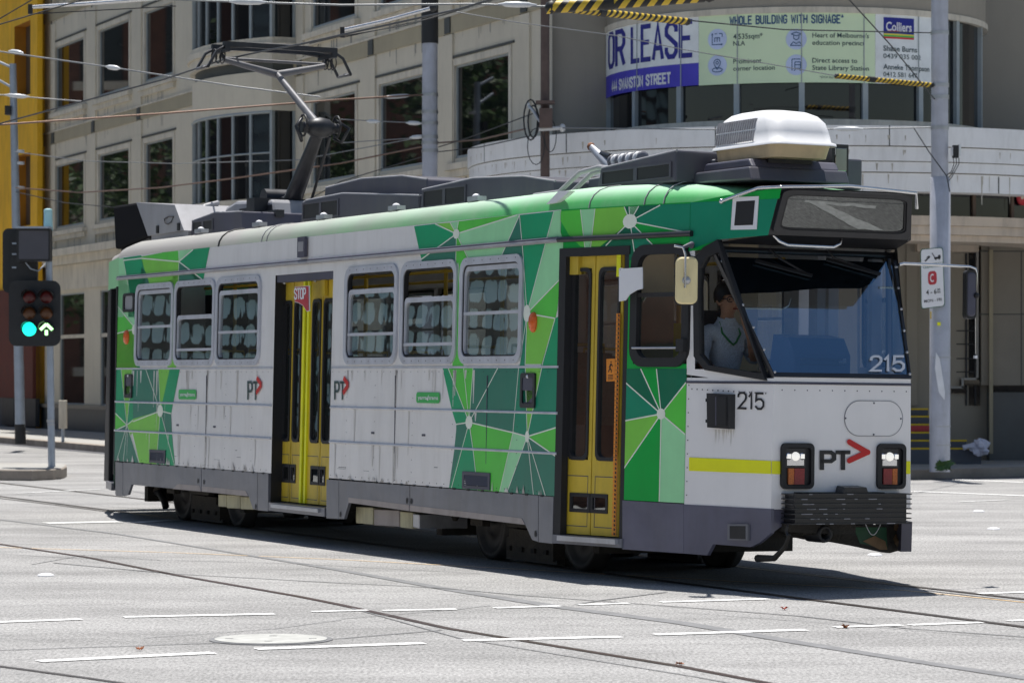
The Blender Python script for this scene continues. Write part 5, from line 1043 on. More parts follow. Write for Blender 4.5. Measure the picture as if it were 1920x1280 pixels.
# ---------- buildings ----------
mat('render_beige',S(146,140,127,.45),.85,0,.07,.8,.1,40,grime=.12,gcol=(.14,.12,.09)); mat('render_tan',S(116,109,92,.44),.85,0,.08,1,.1,40,grime=.12); mat('render_grey',S(104,99,90,.40),.88,0,.05,.6,.15,60,grime=.10,gcol=(.10,.10,.09)); mat('joint_dark',S(62,64,62,.6),.8)
mat('stone_trim',S(150,144,132,.46),.8,0,.08,1.5,.1,40,grime=.45,gcol=(.12,.11,.09)); mat('canopy_white',S(198,195,192,.54),.6,0,.05,.8,.05,20,grime=.22,gcol=(.20,.18,.14)); mat('stain',S(92,84,72,.7),.85,0,.3,3); mat('canopy_beige',S(152,140,126,.5),.75,0,.08,1,grime=.4)
mat('frame_metal',S(122,128,130,.55),.5,.2,.1,4); mat('pane_dark',(.006,.007,.009),.02,0,.4,.4,spec=.8); mat('pane_room',(.02,.024,.028),.05,0,.5,.7,spec=.7); mat('granite_dark',S(68,70,70,.6),.45,0,.2,1.2,.1,30,grime=.3); mat('granite',S(112,106,96,.6),.55,0,.12,1,.1,30); mat('door_pale',(.40,.39,.36),.6)
mat('yellow_wall',S(182,134,26,.5),.8,0,.12,.6,grime=.4,gcol=(.25,.14,.02)); mat('yellow_deep',S(140,92,18,.65),.8,0,.2,1); mat('brown_window',S(72,58,48,.7),.6,0,.3,1); mat('brick_red',S(92,46,38,.95),.9,0,.25,3,.2,20); mat('step_grey',S(70,72,78,.6),.8,0,.15,2); mat('nosing',S(178,150,30,.6),.6)
def FX(px,d=0):
    """distance along the street front of the building line seen in direction px"""
    k=(px-960)/F; o=FO+NX*d; return (k*o.y-o.x)/(AX.x-k*AX.y)
def FZ(px,py,d=0): 
    p=fp(FX(px,d),d); return H+(VY-py)*p.y/F
bld=empty('corner_building',fp(-2,0)); tag(bld,'beige rendered corner building with bow windows and a curved white canopy over its entrance','building')
def inb(mb,name,parent=None,bevel=0):
    o=mb.build(name,parent or bld,bevel,fix=False)
    if parent is None or parent is bld:
        o.parent=bld; o.matrix_parent_inverse=Matrix.Translation(-Vector(bld.location))
    else: o.parent=parent; 
    return o
wt=[(105,158),(185.5,242.5),(272,325),(585,667),(712,800),(853,955)]
WT=[(FX(b),FX(a)) for a,b in wt]
rowB=(FZ(904,289),FZ(904,111)); rowA=(FZ(626,42),FZ(626,42)+rowB[1]-rowB[0]); rowC=(rowA[0]+3.5,rowA[1]+3.5)
rowG=(.85,3.95)
WG=[(FX(b),FX(a)) for a,b in ((112,158),(188,222),(250,300),(330,400),(440,520),(590,670),(715,800))]
HZ=24.; tA=FX(1027); tB=FX(84)
bow=(FX(552),FX(318))
holes=[(a,b,*r) for a,b in WT for r in (rowB,rowA,rowC)]+[(a,b,*rowG) for a,b in WG]
wall=MB()
for c in cells([tA,tB]+[h[0] for h in holes]+[h[1] for h in holes],[0,HZ]+[h[2] for h in holes]+[h[3] for h in holes],holes):
    wall.poly([fp(c[0],0,c[2]),fp(c[1],0,c[2]),fp(c[1],0,c[3]),fp(c[0],0,c[3])],'render_beige')
for h in holes:
    P=[(h[0],h[2]),(h[1],h[2]),(h[1],h[3]),(h[0],h[3])]
    for i in range(4): a,b=P[i-1],P[i]; wall.poly([fp(a[0],0,a[1]),fp(b[0],0,b[1]),fp(b[0],-.07,b[1]),fp(a[0],-.07,a[1])],'stone_trim')
wall.poly([fp(tA,0,HZ),fp(tB,0,HZ),fp(tB,-14,HZ),fp(tA,-14,HZ)],'render_grey'); wall.poly([fp(tB,0,0),fp(tB,-14,0),fp(tB,-14,HZ),fp(tB,0,HZ)],'render_beige')
mat('drip_soft',(.30,.285,.255),.85,0,.2,4)
for k in range(160):
    a,b=random.choice(WT); r=random.choice((rowA,rowB,rowC)); t=random.uniform(a-.3,b+.3); w_=random.uniform(.01,.05); l_=random.uniform(.15,.9); z0=r[0]-.37; wall.poly([fp(t-w_,.004,z0),fp(t+w_,.004,z0),fp(t+w_*.4,.004,z0-l_),fp(t-w_*.4,.004,z0-l_)],'drip_soft')
inb(wall,'wall')
def fbox(mb,t0,t1,d0,d1,z0,z1,m): mb.prism([fp(t0,d0,z0),fp(t1,d0,z0),fp(t1,d1,z0),fp(t0,d1,z0)],[fp(t0,d0,z1),fp(t1,d0,z1),fp(t1,d1,z1),fp(t0,d1,z1)],m)
co=MB(); fbox(co,tA,tB,.0,1.3,HZ-.8,HZ,'stone_trim'); inb(co,'cornice')
def surround(a,b,r,o):
    if 1:
        tm=MB()
        for x0,x1,z0,z1 in ((a-.13,a,r[0]-.1,r[1]+.13),(b,b+.13,r[0]-.1,r[1]+.13),(a,b,r[1],r[1]+.13)): fbox(tm,x0,x1,.002,.022,z0,z1,'stone_trim')
        fbox(tm,a-.3,b+.3,.002,.14,r[0]-.22,r[0]-.10,'stone_trim'); fbox(tm,a-.22,b+.22,.002,.08,r[0]-.36,r[0]-.224,'stone_trim'); fbox(tm,a-.26,b+.26,.002,.035,r[1]+.15,r[1]+.19,'joint_dark'); inb(tm,'surround',o)

sc=MB(); zs=(rowB[1]+rowA[0])/2+.15
for z in (zs,zs+3.5): 
    fbox(sc,tA,tB,.002,.03,z-.30,z+.02,'render_tan'); fbox(sc,tA,tB,.002,.05,z+.024,z+.07,'stone_trim')
for px in (97,172,257,557,690,833,975,1014):
    t=FX(px); fbox(sc,t-.05,t+.0,.002,.02,rowG[1]+1.2,HZ-1,'joint_dark'); fbox(sc,t-.52,t-.06,.002,.045,rowG[1]+1.2,zs-.32,'render_beige'); fbox(sc,t-.52,t-.06,.002,.045,zs+.08,zs+3.1,'render_beige'); fbox(sc,t-.42,t-.14,.035,.06,zs-.29,zs+.01,'joint_dark')
z0=FZ(150,470); fbox(sc,FX(560),tB,.002,.42,z0-.12,z0+.08,'stone_trim'); fbox(sc,FX(560),tB,.002,.26,z0-.35,z0-.124,'stone_trim'); fbox(sc,FX(560),tB,.002,.06,rowG[1]+.1,z0-.36,'stone_trim'); fbox(sc,FX(560),tB,.002,.10,0,.75,'granite_dark'); fbox(sc,FX(560),tB,.002,.16,.754,.86,'granite')
inb(sc,'string_course')
def window_f(a,b,r,mull=0,tr=None):
    f=MB(); 
    for x0,x1,z0,z1 in ((a,a+.04,r[0],r[1]),(b-.04,b,r[0],r[1]),(a+.04,b-.04,r[0],r[0]+.05),(a+.04,b-.04,r[1]-.04,r[1])): fbox(f,x0,x1,-.068,-.03,z0,z1,'frame_metal')
    for k in range(mull): x=a+(b-a)*(k+1)/(mull+1); fbox(f,x-.03,x+.03,-.156,-.08,r[0]+.07,r[1]-.06,'frame_metal')
    if tr: fbox(f,a+.06,b-.06,-.067,-.02,tr-.05,tr+.05,'stone_trim')
    o=inb(f,'window'); p=MB(); p.poly([fp(a,-.06,r[0]),fp(b,-.06,r[0]),fp(b,-.06,r[1]),fp(a,-.06,r[1])],'pane_dark'); q=inb(p,'pane',o); return o
for a,b in WT:
    for r in (rowB,rowA,rowC): surround(a,b,r,window_f(a,b,r))
for a,b in WG: window_f(a,b,rowG,0,2.75)
# bow windows
Rb=5.0; d0=.53; tR=FX(510,d0)
def bowpt(k,off=0,z=0):
    a=R(32-64*k/9.); cx=tR+Rb*math.sin(R(32)); cd=d0-Rb*math.cos(R(32)); return fp(cx-(Rb+off)*math.sin(a),cd+(Rb+off)*math.cos(a),z)
def bowband(mb,off0,off1,z0,z1,m,n=18):
    P=[bowpt(9*i/n,off1) for i in range(n+1)]; Q=[bowpt(9*i/n,off0) for i in range(n+1)]
    a=fp(tR-off1*.2,-.1); P=[fp(tR-off1,-.1)]+[fp(tR-off1,d0+off1*.3)]+P[0:]+[fp(2*(tR+Rb*math.sin(R(32)))-tR+off1,-.1)]; 
    n=len(P); z=lambda p,h: Vector((p.x,p.y,h)); mb.prism([z(p,z0) for p in P],[z(p,z1) for p in P],m)
zb=lambda y: H+(VY-y)*fp(tR,d0).y/F
bw=MB(); lv=[(zb(375)-.6,zb(372)),(zb(205),zb(128)),]
bowband(bw,0,.05,3.6,zb(372)-.25,'render_beige'); bowband(bw,0,.12,zb(372)-.246,zb(372),'stone_trim'); bowband(bw,0,.04,zb(207),zb(133),'render_beige'); bowband(bw,0,-.03,zb(133)+.004,zb(113),'joint_dark'); bowband(bw,0,.10,zb(113)+.004,zb(92),'stone_trim'); bowband(bw,0,.16,zb(92)+.004,zb(80),'stone_trim'); bowband(bw,0,.10,zb(80)+.004,zb(70),'stone_trim')
bowband(bw,0,.04,zb(70)+2.1,zb(70)+3.4,'render_beige'); inb(bw,'bow_wall')
for z0,z1 in ((zb(372),zb(207)),(zb(70),zb(70)+2.1)):
    f=MB(); 
    for k in range(10):
        c0=bowpt(k,0); t=(bowpt(min(9,k+.1))-bowpt(max(0,k-.1))).normalized(); nn=Vector((t.y,-t.x,0)); f.prism([c0-t*.035+nn*s+Vector((0,0,z0)) if False else (c0+t*a+nn*b+Vector((0,0,z0))) for a,b,s in ((-.035,-.04,0),(.035,-.04,0),(.035,.06,0),(-.035,.06,0))],[c0+t*a+nn*b+Vector((0,0,z1)) for a,b in ((-.035,-.04),(.035,-.04),(.035,.06),(-.035,.06))],'frame_metal')
    fbox(f,tR-.03,tR+.03,-.05,.06,z0,z1,'frame_metal')
    for zz in ([z0+(z1-z0)*.52] if z0<6.5 else []): f.tube([bowpt(k*.5,.03,zz) for k in range(19)],.022,'frame_metal',4)
    f.tube([bowpt(k*.5,.03,z1-.03) for k in range(19)],.04,'frame_metal',4)
    o=inb(f,'bow_window')
    for k in range(9):
        p=MB(); p.poly([bowpt(k,0,z0),bowpt(k+1,0,z0),bowpt(k+1,0,z1),bowpt(k,0,z1)],'pane_dark' if k not in (0,) else 'pane_room'); inb(p,'pane',o)
    p=MB(); p.poly([fp(tR,d0,z0),fp(tR,-.0,z0),fp(tR,-.0,z1),fp(tR,d0,z1)],'pane_dark'); inb(p,'pane',o)
# corner: drum, canopy, entrance
CX,CY=(1490-960)/F*55.2,55.2; CC=Vector(((1490-960)/F*57,57,0))
def drum(a,r,z,c=Vector((CX,CY,0))): return c+Vector((r*math.sin(a),-r*math.cos(a),z))
def dang(px,r,c=Vector((CX,CY,0))):
    lo,hi=-1.5,1.5
    for _ in range(50):
        m=(lo+hi)/2; p=drum(m,r,0,c)
        if 960+F*p.x/p.y<px: lo=m
        else: hi=m
    return lo
def arcband(mb,r0,r1,z0,z1,m,a0=-1.62,a1=1.62,n=48,c=None):
    c=c or Vector((CX,CY,0)); A=[a0+(a1-a0)*i/n for i in range(n+1)]
    O=[drum(a,r1,0,c) for a in A]; I=[drum(a,r0,0,c) for a in A]; z=lambda p,h: Vector((p.x,p.y,h)); k=n+1
    mb.add([z(p,z0) for p in O]+[z(p,z1) for p in O]+[z(p,z0) for p in I]+[z(p,z1) for p in I],[f for i in range(n) for f in ([i,i+1,k+i+1,k+i],[2*k+i,3*k+i,3*k+i+1,2*k+i+1],[k+i,k+i+1,3*k+i+1,3*k+i],[i,2*k+i,2*k+i+1,i+1])],m)
RB=3.32; zc=lambda y,Y: H+(VY-y)*Y/F
zw0,zw1=zc(224,CY-RB),zc(14,CY-RB)
cw=MB(); 
xw=FO+AX*FX(1027); cw.prism([Vector((xw.x,54.8,0)),Vector((16,57.5,0)),Vector((16,58,0)),Vector((xw.x,58,0))],[Vector((xw.x,54.8,HZ)),Vector((16,57.5,HZ)),Vector((16,58,HZ)),Vector((xw.x,58,HZ))],'render_grey')
inb(cw,'corner_wall')
dr=MB(); arcband(dr,RB-.6,RB+.06,zw1+.002,zw1+1.5,'render_grey'); arcband(dr,RB-.5,RB+.10,zw1-.10,zw1,'stone_trim'); arcband(dr,RB-.5,RB+.10,zw0-.22,zw0,'stone_trim'); arcband(dr,RB-.9,RB-.85,zw0,zw1,'interior_dark'); inb(dr,'drum_wall')
mp_=[1131,1194,1277,1383,1503,1620,1722,1790,1834]; am=[dang(x,RB) for x in mp_]
def mull_(a):
    f=MB(); f.prism([drum(a+s,RB+o,zw0) for s,o in ((-.014,-.03),(.014,-.03),(.014,.07),(-.014,.07))],[drum(a+s,RB+o,zw1-.10) for s,o in ((-.014,-.03),(.014,-.03),(.014,.07),(-.014,.07))],'frame_metal'); return inb(f,'drum_window')
mull_(am[-1])
for a,b in zip(am,am[1:]):
    o=mull_(a); p=MB(); p.add([drum(a+(b-a)*i/4,RB,z) for z in (zw0,zw1-.1) for i in range(5)],[[i,i+1,6+i,5+i] for i in range(4)],'pane_dark'); inb(p,'pane',o)
RC=5.95
mat('drip_stain',(.52,.48,.42),.8,0,.3,6); cn=MB(); zt=5.82
for r,z0,z1,m in ((RC+.10,zt-.33,zt,'canopy_white'),(RC+.05,zt-.345,zt-.333,'stain'),(RC+.07,zt-.58,zt-.347,'canopy_white'),(RC+.02,zt-.592,zt-.582,'stain'),(RC+.04,zt-.76,zt-.594,'canopy_white'),(RC-.01,zt-.775,zt-.764,'stain'),(RC,4.74,zt-.777,'canopy_white')):
    arcband(cn,RC-1.2,r,z0,z1,m,c=CC,n=64)
for a in (-1.35,-.9,-.42,.06,.52,.95,1.3):
    cn.prism([drum(a+s,RC+.002,4.74,CC) for s in (-.002,.002)]+[drum(a+.002,RC-.05,4.74,CC),drum(a-.002,RC-.05,4.74,CC)],[drum(a+s,RC+.003,zt-.80,CC) for s in (-.002,.002)]+[drum(a+.002,RC-.05,zt-.8,CC),drum(a-.002,RC-.05,zt-.8,CC)],'joint_dark'); a+=.11
    cn.prism([drum(a+s,RC+.102,zt-.33,CC) for s in (-.0015,.0015)]+[drum(a+.002,RC+.05,zt-.33,CC),drum(a-.002,RC+.05,zt-.33,CC)],[drum(a+s,RC+.102,zt-.0,CC) for s in (-.0015,.0015)]+[drum(a+.002,RC+.05,zt-.0,CC),drum(a-.002,RC+.05,zt-.0,CC)],'joint_dark')
for k in range(150):
    a=random.uniform(-1.5,1.4); r_,z1=random.choice(((.103,zt-.16),(.073,zt-.40),(.043,zt-.62),(.003,zt-.80),(.003,zt-.80))); l_=random.uniform(.04,.14 if r_>.01 else .5); w_=random.uniform(.001,.004)
    cn.poly([drum(a-w_,RC+r_,z1,CC),drum(a+w_,RC+r_,z1,CC),drum(a+w_*.3,RC+r_,z1-l_,CC),drum(a-w_*.3,RC+r_,z1-l_,CC)],'drip_stain')
cn.poly([drum(-1.62+3.24*i/48,RC-.2,zt-.3,CC) for i in range(49)],'canopy_beige'); cn.poly([drum(-1.62+3.24*i/48,RC-.3,4.80,CC) for i in range(49)],'interior_grey')
inb(cn,'canopy')
bn=MB(); arcband(bn,RC-1.5,RC-.55,4.36,4.74,'pane_dark',c=CC); 
for a in (-1.1,-.8,-.5,-.2,.1,.36,.50,.66): bn.prism([drum(a+s,RC-.55+o,4.36,CC) for s,o in ((-.006,0),(.006,0),(.006,.04),(-.006,.04))],[drum(a+s,RC-.55+o,4.74,CC) for s,o in ((-.006,0),(.006,0),(.006,.04),(-.006,.04))],'brown_window')
inb(bn,'clerestory')
lg=MB(); arcband(lg,RC-1.5,RC-.30,4.20,4.36,'canopy_beige',c=CC); arcband(lg,RC-1.5,RC-.34,4.05,4.196,'canopy_beige',c=CC); arcband(lg,RC-1.5,RC-.42,3.94,4.046,'canopy_beige',c=CC); inb(lg,'ledge')
al=MB(); c=CC; a=dang(1917,RC-.5,CC); p=drum(a,RC-.52,zc(385,CY),CC); al.lathe(p,(math.sin(a),-math.cos(a),0),[(0,.13),(.05,.13),(.06,.06),(.08,.05)],'red_sign',16); al.lathe(p+Vector((0,-.085,0)),(0,-1,0),[(0,.03),(.01,.03)],'stone_trim',10); inb(al,'alarm_bell')
# ground floor wall under the canopy, glazing, granite, doorway
GY=55.9
def gw(px,py,Y=GY): return atY(px,py,Y)
gf=MB()
def gq(x0,x1,y0,y1,m,Y=GY,t=.1,mb=None):
    a,b=gw(x0,y1,Y),gw(x1,y0,Y); (mb or gf).box(a.x,b.x,Y,Y+t,a.z,b.z,m)
gq(990,1722,400,900,'render_grey',GY+1.2,.2); gq(1722,1930,400,900,'granite_dark',GY+.35,.2)
gq(1855,1990,448,722,'granite',GY-.0,.3); gq(1855,1990,722,735,'pane_dark',GY-.01,.3); gq(1855,1990,735,870,'granite_dark',GY,.3); gq(1700,1720,440,760,'render_grey',GY,.3); gq(1840,1855,448,722,'granite',GY+.04,.3); gq(1855,1862,468,850,'render_tan',GY-.06,.05)
for x in (1914,): gq(x,x+2,470,722,'joint_dark',GY-.004,.01)
for y in (470,588): gq(1835,1990,y,y+2,'joint_dark',GY-.004,.01)
gq(1720,1835,430,472,'canopy_beige',GY-.3,.5)
inb(gf,'entrance_wall')
for k in range(6):
    x0=1030+k*112; sw_=MB(); gq(x0,x0+96,560,835,'pane_dark',GY+1.12,.06,sw_); gq(x0-4,x0,556,838,'frame_metal',GY+1.08,.1,sw_); gq(x0+96,x0+100,556,838,'frame_metal',GY+1.08,.1,sw_); gq(x0,x0+96,556,560,'frame_metal',GY+1.08,.1,sw_); gq(x0,x0+96,835,842,'granite_dark',GY+1.06,.12,sw_); inb(sw_,'shop_window')
en=MB(); gq(1712,1838,465,760,'pane_dark',GY+.25,.03,en)
for x in (1718,1745,1785,1812,1829): gq(x-1.5,x+1.5,466,760,'interior_dark',GY+.2,.05,en)
for y in (620,645,672,697): gq(1790,1830,y-1,y+1,'interior_dark',GY+.21,.03,en)
for x0,x1,y0,y1 in ((1831,1835,470,712),(1806,1835,708,712),(1803,1807,708,727),(1783,1807,724,728),(1715,1748,756,760),(1714,1718,758,775)): gq(x0,x1,y0,y1,'door_pale',GY+.12,.08,en)
for x0,x1,y0,y1 in ((1800,1840,712,722),(1784,1812,727,737),(1718,1748,760,768)): gq(x0,x1,y0,y1,'pane_dark',GY+.15,.08,en)
inb(en,'entrance_glazing')
# banner across the drum windows
ban=empty('lease_banner',drum(0,RB+.02,zw1-1.0)); tag(ban,'long curved leasing banner in white, purple and green spread across the drum windows','banner')
mat('banner_white',S(180,190,212,.55),.5); mat('banner_purple',S(58,52,150,.6),.5); mat('banner_green',S(168,182,152,.55),.5,0,.06,.5); mat('banner_navy',S(34,36,120,.75),.5); mat('banner_blue',S(30,70,110,.7),.5); mat('banner_ink',S(44,66,70,.8),.5); mat('banner_disc',S(150,160,190,.55),.5); mat('logo_blue',S(18,28,120,.7),.5); mat('logo_yellow',S(180,170,60,.6),.5); mat('logo_red',S(170,40,50,.6),.5)
RS=RB+.074
def bz(px,py):
    a=dang(px,RS); p=drum(a,RS,0); return a,H+(VY-py)*p.y/F
def bfn(x0,yt0,yb0,x1,yt1,yb1,o=.008):
    A0,t0=bz(x0,yt0); _,b0=bz(x0,yb0); A1,t1=bz(x1,yt1); _,b1=bz(x1,yb1)
    def fn(a,b):
        an=A0+(A1-A0)*a; return drum(an,RS+o,(b0+(b1-b0)*a)*(1-b)+(t0+(t1-t0)*a)*b)
    return fn
def bpanel(mb,x0,yt0,yb0,x1,yt1,yb1,m,o=0):
    fn=bfn(x0,yt0,yb0,x1,yt1,yb1,o); n=14; mb.add([fn(i/n,b) for b in (0,1) for i in range(n+1)],[[i,i+1,n+2+i,n+1+i] for i in range(n)],m)
zT=bz(1500,20)[1]; zB=bz(1500,155)[1]; zP=bz(1310,118)[1]; zPB=bz(1310,160)[1]
def band(mb,x0,x1,za,zb_,m,o=0):
    a0,a1=dang(x0,RS),dang(x1,RS); n=24; mb.add([drum(a0+(a1-a0)*i/n,RS+o,z) for z in (za,zb_) for i in range(n+1)],[[i,i+1,n+2+i,n+1+i] for i in range(n)],m)
sh=MB(); band(sh,1136,1310,zP,zT,'banner_white'); band(sh,1136,1310,zPB,zP-.001,'banner_purple'); band(sh,1310.3,1641,zB,zT,'banner_green'); band(sh,1641.3,1752,zB+.0,zT,'banner_white')
bo=sh.build('banner_sheet',ban,fix=False); bo.matrix_parent_inverse=Matrix.Translation(-Vector(ban.location))
tx_=MB()
def blet(s,x0,x1,zb_,zt_,m,lw=.2,adv=.16,asp=.42,o=.006):
    a0,a1=dang(x0,RS),dang(x1,RS); tot=-adv
    for ch in s: tot+=asp*(.25 if ch=='I' else .6 if ch in ' 1^' else 1.25 if ch=='W' else 1)+adv
    letters(tx_,s,lambda a,b: drum(a0+(a1-a0)*a/tot,RS+o,zb_+(zt_-zb_)*b),m,adv,lw,asp)
zl0,zl1=bz(1300,108)[1],bz(1300,36)[1]
blet('FOR LEASE',1112,1296,zl0,zl1,'banner_navy',.2,.16,.40) if False else (blet('OR',1142,1170,zl0,zl1,'banner_navy',.13,.16,.36),blet('LEASE',1185,1296,zl0,zl1,'banner_navy',.13,.16,.36))
blet('444 SWANSTON STREET',1148,1257,bz(1250,158)[1],bz(1250,136)[1],'sign_white',.2,.2,.42)
blet('WHOLE BUILDING WITH SIGNAGE^',1369,1581,bz(1475,45)[1],bz(1475,28)[1],'banner_blue',.17,.22,.46)
def btx(s,x0,x1,y0,y1,m='banner_ink',bold=.0,al=(0,.72)):
    a0,a1=dang(x0,RS),dang(x1,RS); xm=(x0+x1)/2; zb_,zt_=bz(xm,y1)[1],bz(xm,y0)[1]
    text(tx_,s,lambda a,b: drum(a0+(a1-a0)*a,RS+.006,zb_+(zt_-zb_)*b),m,bold,al)
for s,x0,x1,y0,y1 in (('4,535sqm*',1375,1430,63,73),('NLA',1375,1397,77,86),('Prominent',1375,1428,110,119),('corner location',1375,1453,123,132),('Heart of Melbourne\'s',1523,1629,62,71),('education precinct',1523,1621,76,85),('Direct access to',1523,1607,109,118),('State Library Station',1523,1629,123,132)): btx(s,x0,x1,y0,y1,bold=.008)
for s,x0,x1,y0,y1,b in (('Shane Burns',1656,1719,87,97,.014),('0439 035 002',1656,1726,102,111,.004),('Anneke Thompson',1656,1742,122,132,.014),('0412 581 647',1656,1719,136,145,.004)): btx(s,x0,x1,y0,y1,bold=b)
btx('*STCA Approx',1537,1570,143,147)
def bdisc(px,py,r,m,o):
    a,z=bz(px,py); tx_.poly([drum(a+r*math.cos(t)/RS,RS+o,z+r*math.sin(t)) for t in [2*PI*k/24 for k in range(24)]],m)
def bline(pts,px,py,sc,w=.014):
    a,z=bz(px,py)
    for p,q in zip(pts,pts[1:]): tx_.poly([drum(a+x*sc/RS,RS+.008,z+y*sc) for x,y in strip2(p,q,w/sc)],'banner_blue')
for px,py in ((1345,74),(1345,123),(1493,74),(1493,122)): bdisc(px,py,.175,'banner_disc',.004)
bline([(-.8,.8),(-.8,-.8),(.8,-.8)],1345,74,.115); bline([(-.9,.6),(-.8,.85),(-.7,.6)],1345,74,.115); bline([(.6,-.7),(.85,-.8),(.6,-.9)],1345,74,.115); bline([(-.4,-.4),(-.4,.2),(0,.2),(0,-.4)],1345,74,.115); bline([(0,.2),(.4,.2),(.4,-.4)],1345,74,.115); bline([(-.4,.8),(.0,.8)],1345,74,.115); bline([(.3,.8),(.8,.8),(.8,.3)],1345,74,.115)
bline([(.5*math.sin(t),.35+.5*math.cos(t)) for t in [-2.2+k*.44 for k in range(11)]]+[(0,-.6),(-.40,.06)],1345,123,.12); bline([(.2*math.sin(t),.35+.2*math.cos(t)) for t in [k*.7 for k in range(10)]],1345,123,.12); bline([(.8*math.sin(t),-.65+.3*math.cos(t)) for t in [k*.7 for k in range(10)]],1345,123,.12)
bline([(-.7,.7),(0,.95),(.7,.7),(0,.45),(-.7,.7)],1493,74,.125); bline([(-.35,.5),(-.35,.1),(0,-.1),(.35,.1),(.35,.5)],1493,74,.125); bline([(-.8,-.85),(-.4,-.35),(0,-.6),(.4,-.35),(.8,-.85),(-.8,-.85)],1493,74,.125)
bline([(-.6,-.8),(-.6,.8),(.6,.8)],1493,122,.12); bline([(-.2,.4),(.6,.4),(.6,-.5),(-.2,-.5),(-.2,.4)],1493,122,.12); bline([(-.2,0),(.6,0)],1493,122,.12); bline([(-.1,-.55),(-.3,-.85)],1493,122,.12); bline([(.4,-.55),(.6,-.85)],1493,122,.12)
za,zb2=bz(1684,66)[1],bz(1684,34)[1]; band(tx_,1656.5,1713.5,za,zb2,'logo_blue',.004)
for y0,y1,m in ((64,67,'logo_yellow'),(67,70,'badge_green'),(70,73.5,'logo_red')): band(tx_,1656.5,1713.5,bz(1684,y1)[1],bz(1684,y0)[1],m,.005)
btx('Colliers',1661,1709,42,59,'sign_white',.02); band(tx_,1664,1686,bz(1684,59.6)[1],bz(1684,58.8)[1],'logo_red',.006)
for x in (1277,1383,1503,1620,1722):
    band(tx_,x-1.2,x+.8,zB if x>1310 else zPB,zT,'frame_metal',.009)
band(tx_,1194,1195.5,zPB,zT,'frame_metal',.009)
lo=tx_.build('lettering',ban,fix=False); lo.matrix_parent_inverse=Matrix.Translation(-Vector(ban.location))
# steps with yellow nosings, bag
stp=empty('entrance_steps',Vector((gw(1770,850).x,54.6,.15))); tag(stp,'grey entrance steps with yellow nosings leading up under the canopy','steps')
zs_=[FZ_ for FZ_ in ()]
for k,(y,x1) in enumerate(((839,1840),(824,1812),(809,1760),(794,1750),(779,1750),(765,1740))):
    Y=53.6+k*.32; a=gw(1690,y,Y); b=gw(x1,y,Y); q=MB(); q.box(a.x,b.x,Y,Y+.40,.10,a.z-.006,'step_grey'); q.box(a.x,b.x+.005,Y-.006,Y+.05,a.z-.03,a.z,'nosing')
    if k==3: q.box(a.x,gw(1745,y,Y).x,Y-.004,Y,a.z-.14,a.z-.035,'red_sign')
    o=q.build('step',stp); o.matrix_parent_inverse=Matrix.Translation(-Vector(stp.location))
mat('bag_plastic',(.62,.62,.72),.35,0,.08,8)
bg=MB(); c=gw(1838,838,53.45); vs=[];fs=[];nn=14;mm=8
for i in range(mm+1):
    for k in range(nn):
        t=PI*i/mm; a=2*PI*k/nn; rr=1+.35*math.sin(3*a+i)*math.sin(t)+random.uniform(-.16,.16); vs.append((c.x+.16*rr*math.sin(t)*math.cos(a),c.y-.1*rr*math.sin(t)*math.sin(a),c.z+.0+.14*rr*math.cos(t)))
for i in range(mm):
    for k in range(nn): fs.append([i*nn+k,(i+1)*nn+k,(i+1)*nn+(k+1)%nn,i*nn+(k+1)%nn])
bg.add(vs,fs,'bag_plastic'); bg.tube([(c.x-.1,c.y,c.z),(c.x-.2,c.y,c.z+.02),(c.x-.30,c.y,c.z-.01)],[.07,.04,.05],'bag_plastic',7); tag(bg.build('plastic_bag'),'crumpled white plastic bag left on the lowest entrance step','bag')
# yellow building and brick building at the far left
yb=empty('yellow_building',fp(tB+3,0)); tag(yb,'ochre yellow rendered building with brown windows above a red brick street front','building')
t0=tB+.02; t1=tB+16; dY=.25
q=MB(); hs=[(FX(57,dY),FX(27,dY),FZ(40,182,dY),FZ(40,45,dY)),(FX(57,dY),FX(27,dY),FZ(40,425,dY),FZ(40,290,dY)),(FX(-8,dY),FX(-50,dY),FZ(0,182,dY),FZ(0,45,dY))]
for c in cells([t0,t1]+[h[0] for h in hs]+[h[1] for h in hs],[4.2,26]+[h[2] for h in hs]+[h[3] for h in hs],hs): q.poly([fp(c[0],dY,c[2]),fp(c[1],dY,c[2]),fp(c[1],dY,c[3]),fp(c[0],dY,c[3])],'yellow_wall')
for h in hs:
    P=[(h[0],h[2]),(h[1],h[2]),(h[1],h[3]),(h[0],h[3])]
    for i in range(4): a,b=P[i-1],P[i]; q.poly([fp(a[0],dY,a[1]),fp(b[0],dY,b[1]),fp(b[0],-.15,b[1]),fp(a[0],-.15,a[1])],'yellow_deep')
fbox(q,t0-.02,FX(70,dY+.15),dY,dY+.15,4.0,26,'yellow_wall'); fbox(q,FX(70,dY),FX(66,dY),dY,dY+.05,4.2,26,'yellow_deep'); q.poly([fp(t0,dY,0),fp(t0,-8,0),fp(t0,-8,26),fp(t0,dY,26)],'yellow_wall')
o=q.build('wall',yb,fix=False); o.matrix_parent_inverse=Matrix.Translation(-Vector(yb.location))
for h in hs:
    q=MB(); fbox(q,h[0],h[1],-.14,-.10,h[2],h[3],'brown_window'); m=(h[0]+h[1])/2; fbox(q,m-.04,m+.04,-.1,-.06,h[2],h[3],'joint_dark'); o=q.build('window',yb); o.matrix_parent_inverse=Matrix.Translation(-Vector(yb.location))
q=MB(); fbox(q,t0,t1,.0,dY,.0,1.0,'bluestone'); fbox(q,t0,t1,.0,dY+.1,1.004,4.196,'brick_red'); fbox(q,t0,t1,.0,dY+.14,3.7,3.95,'stone_trim') if False else None
for px in (20,60): t=FX(px,dY); fbox(q,t-.9,t+.6,dY+.0,dY+.12,.2,1.0,'interior_dark')
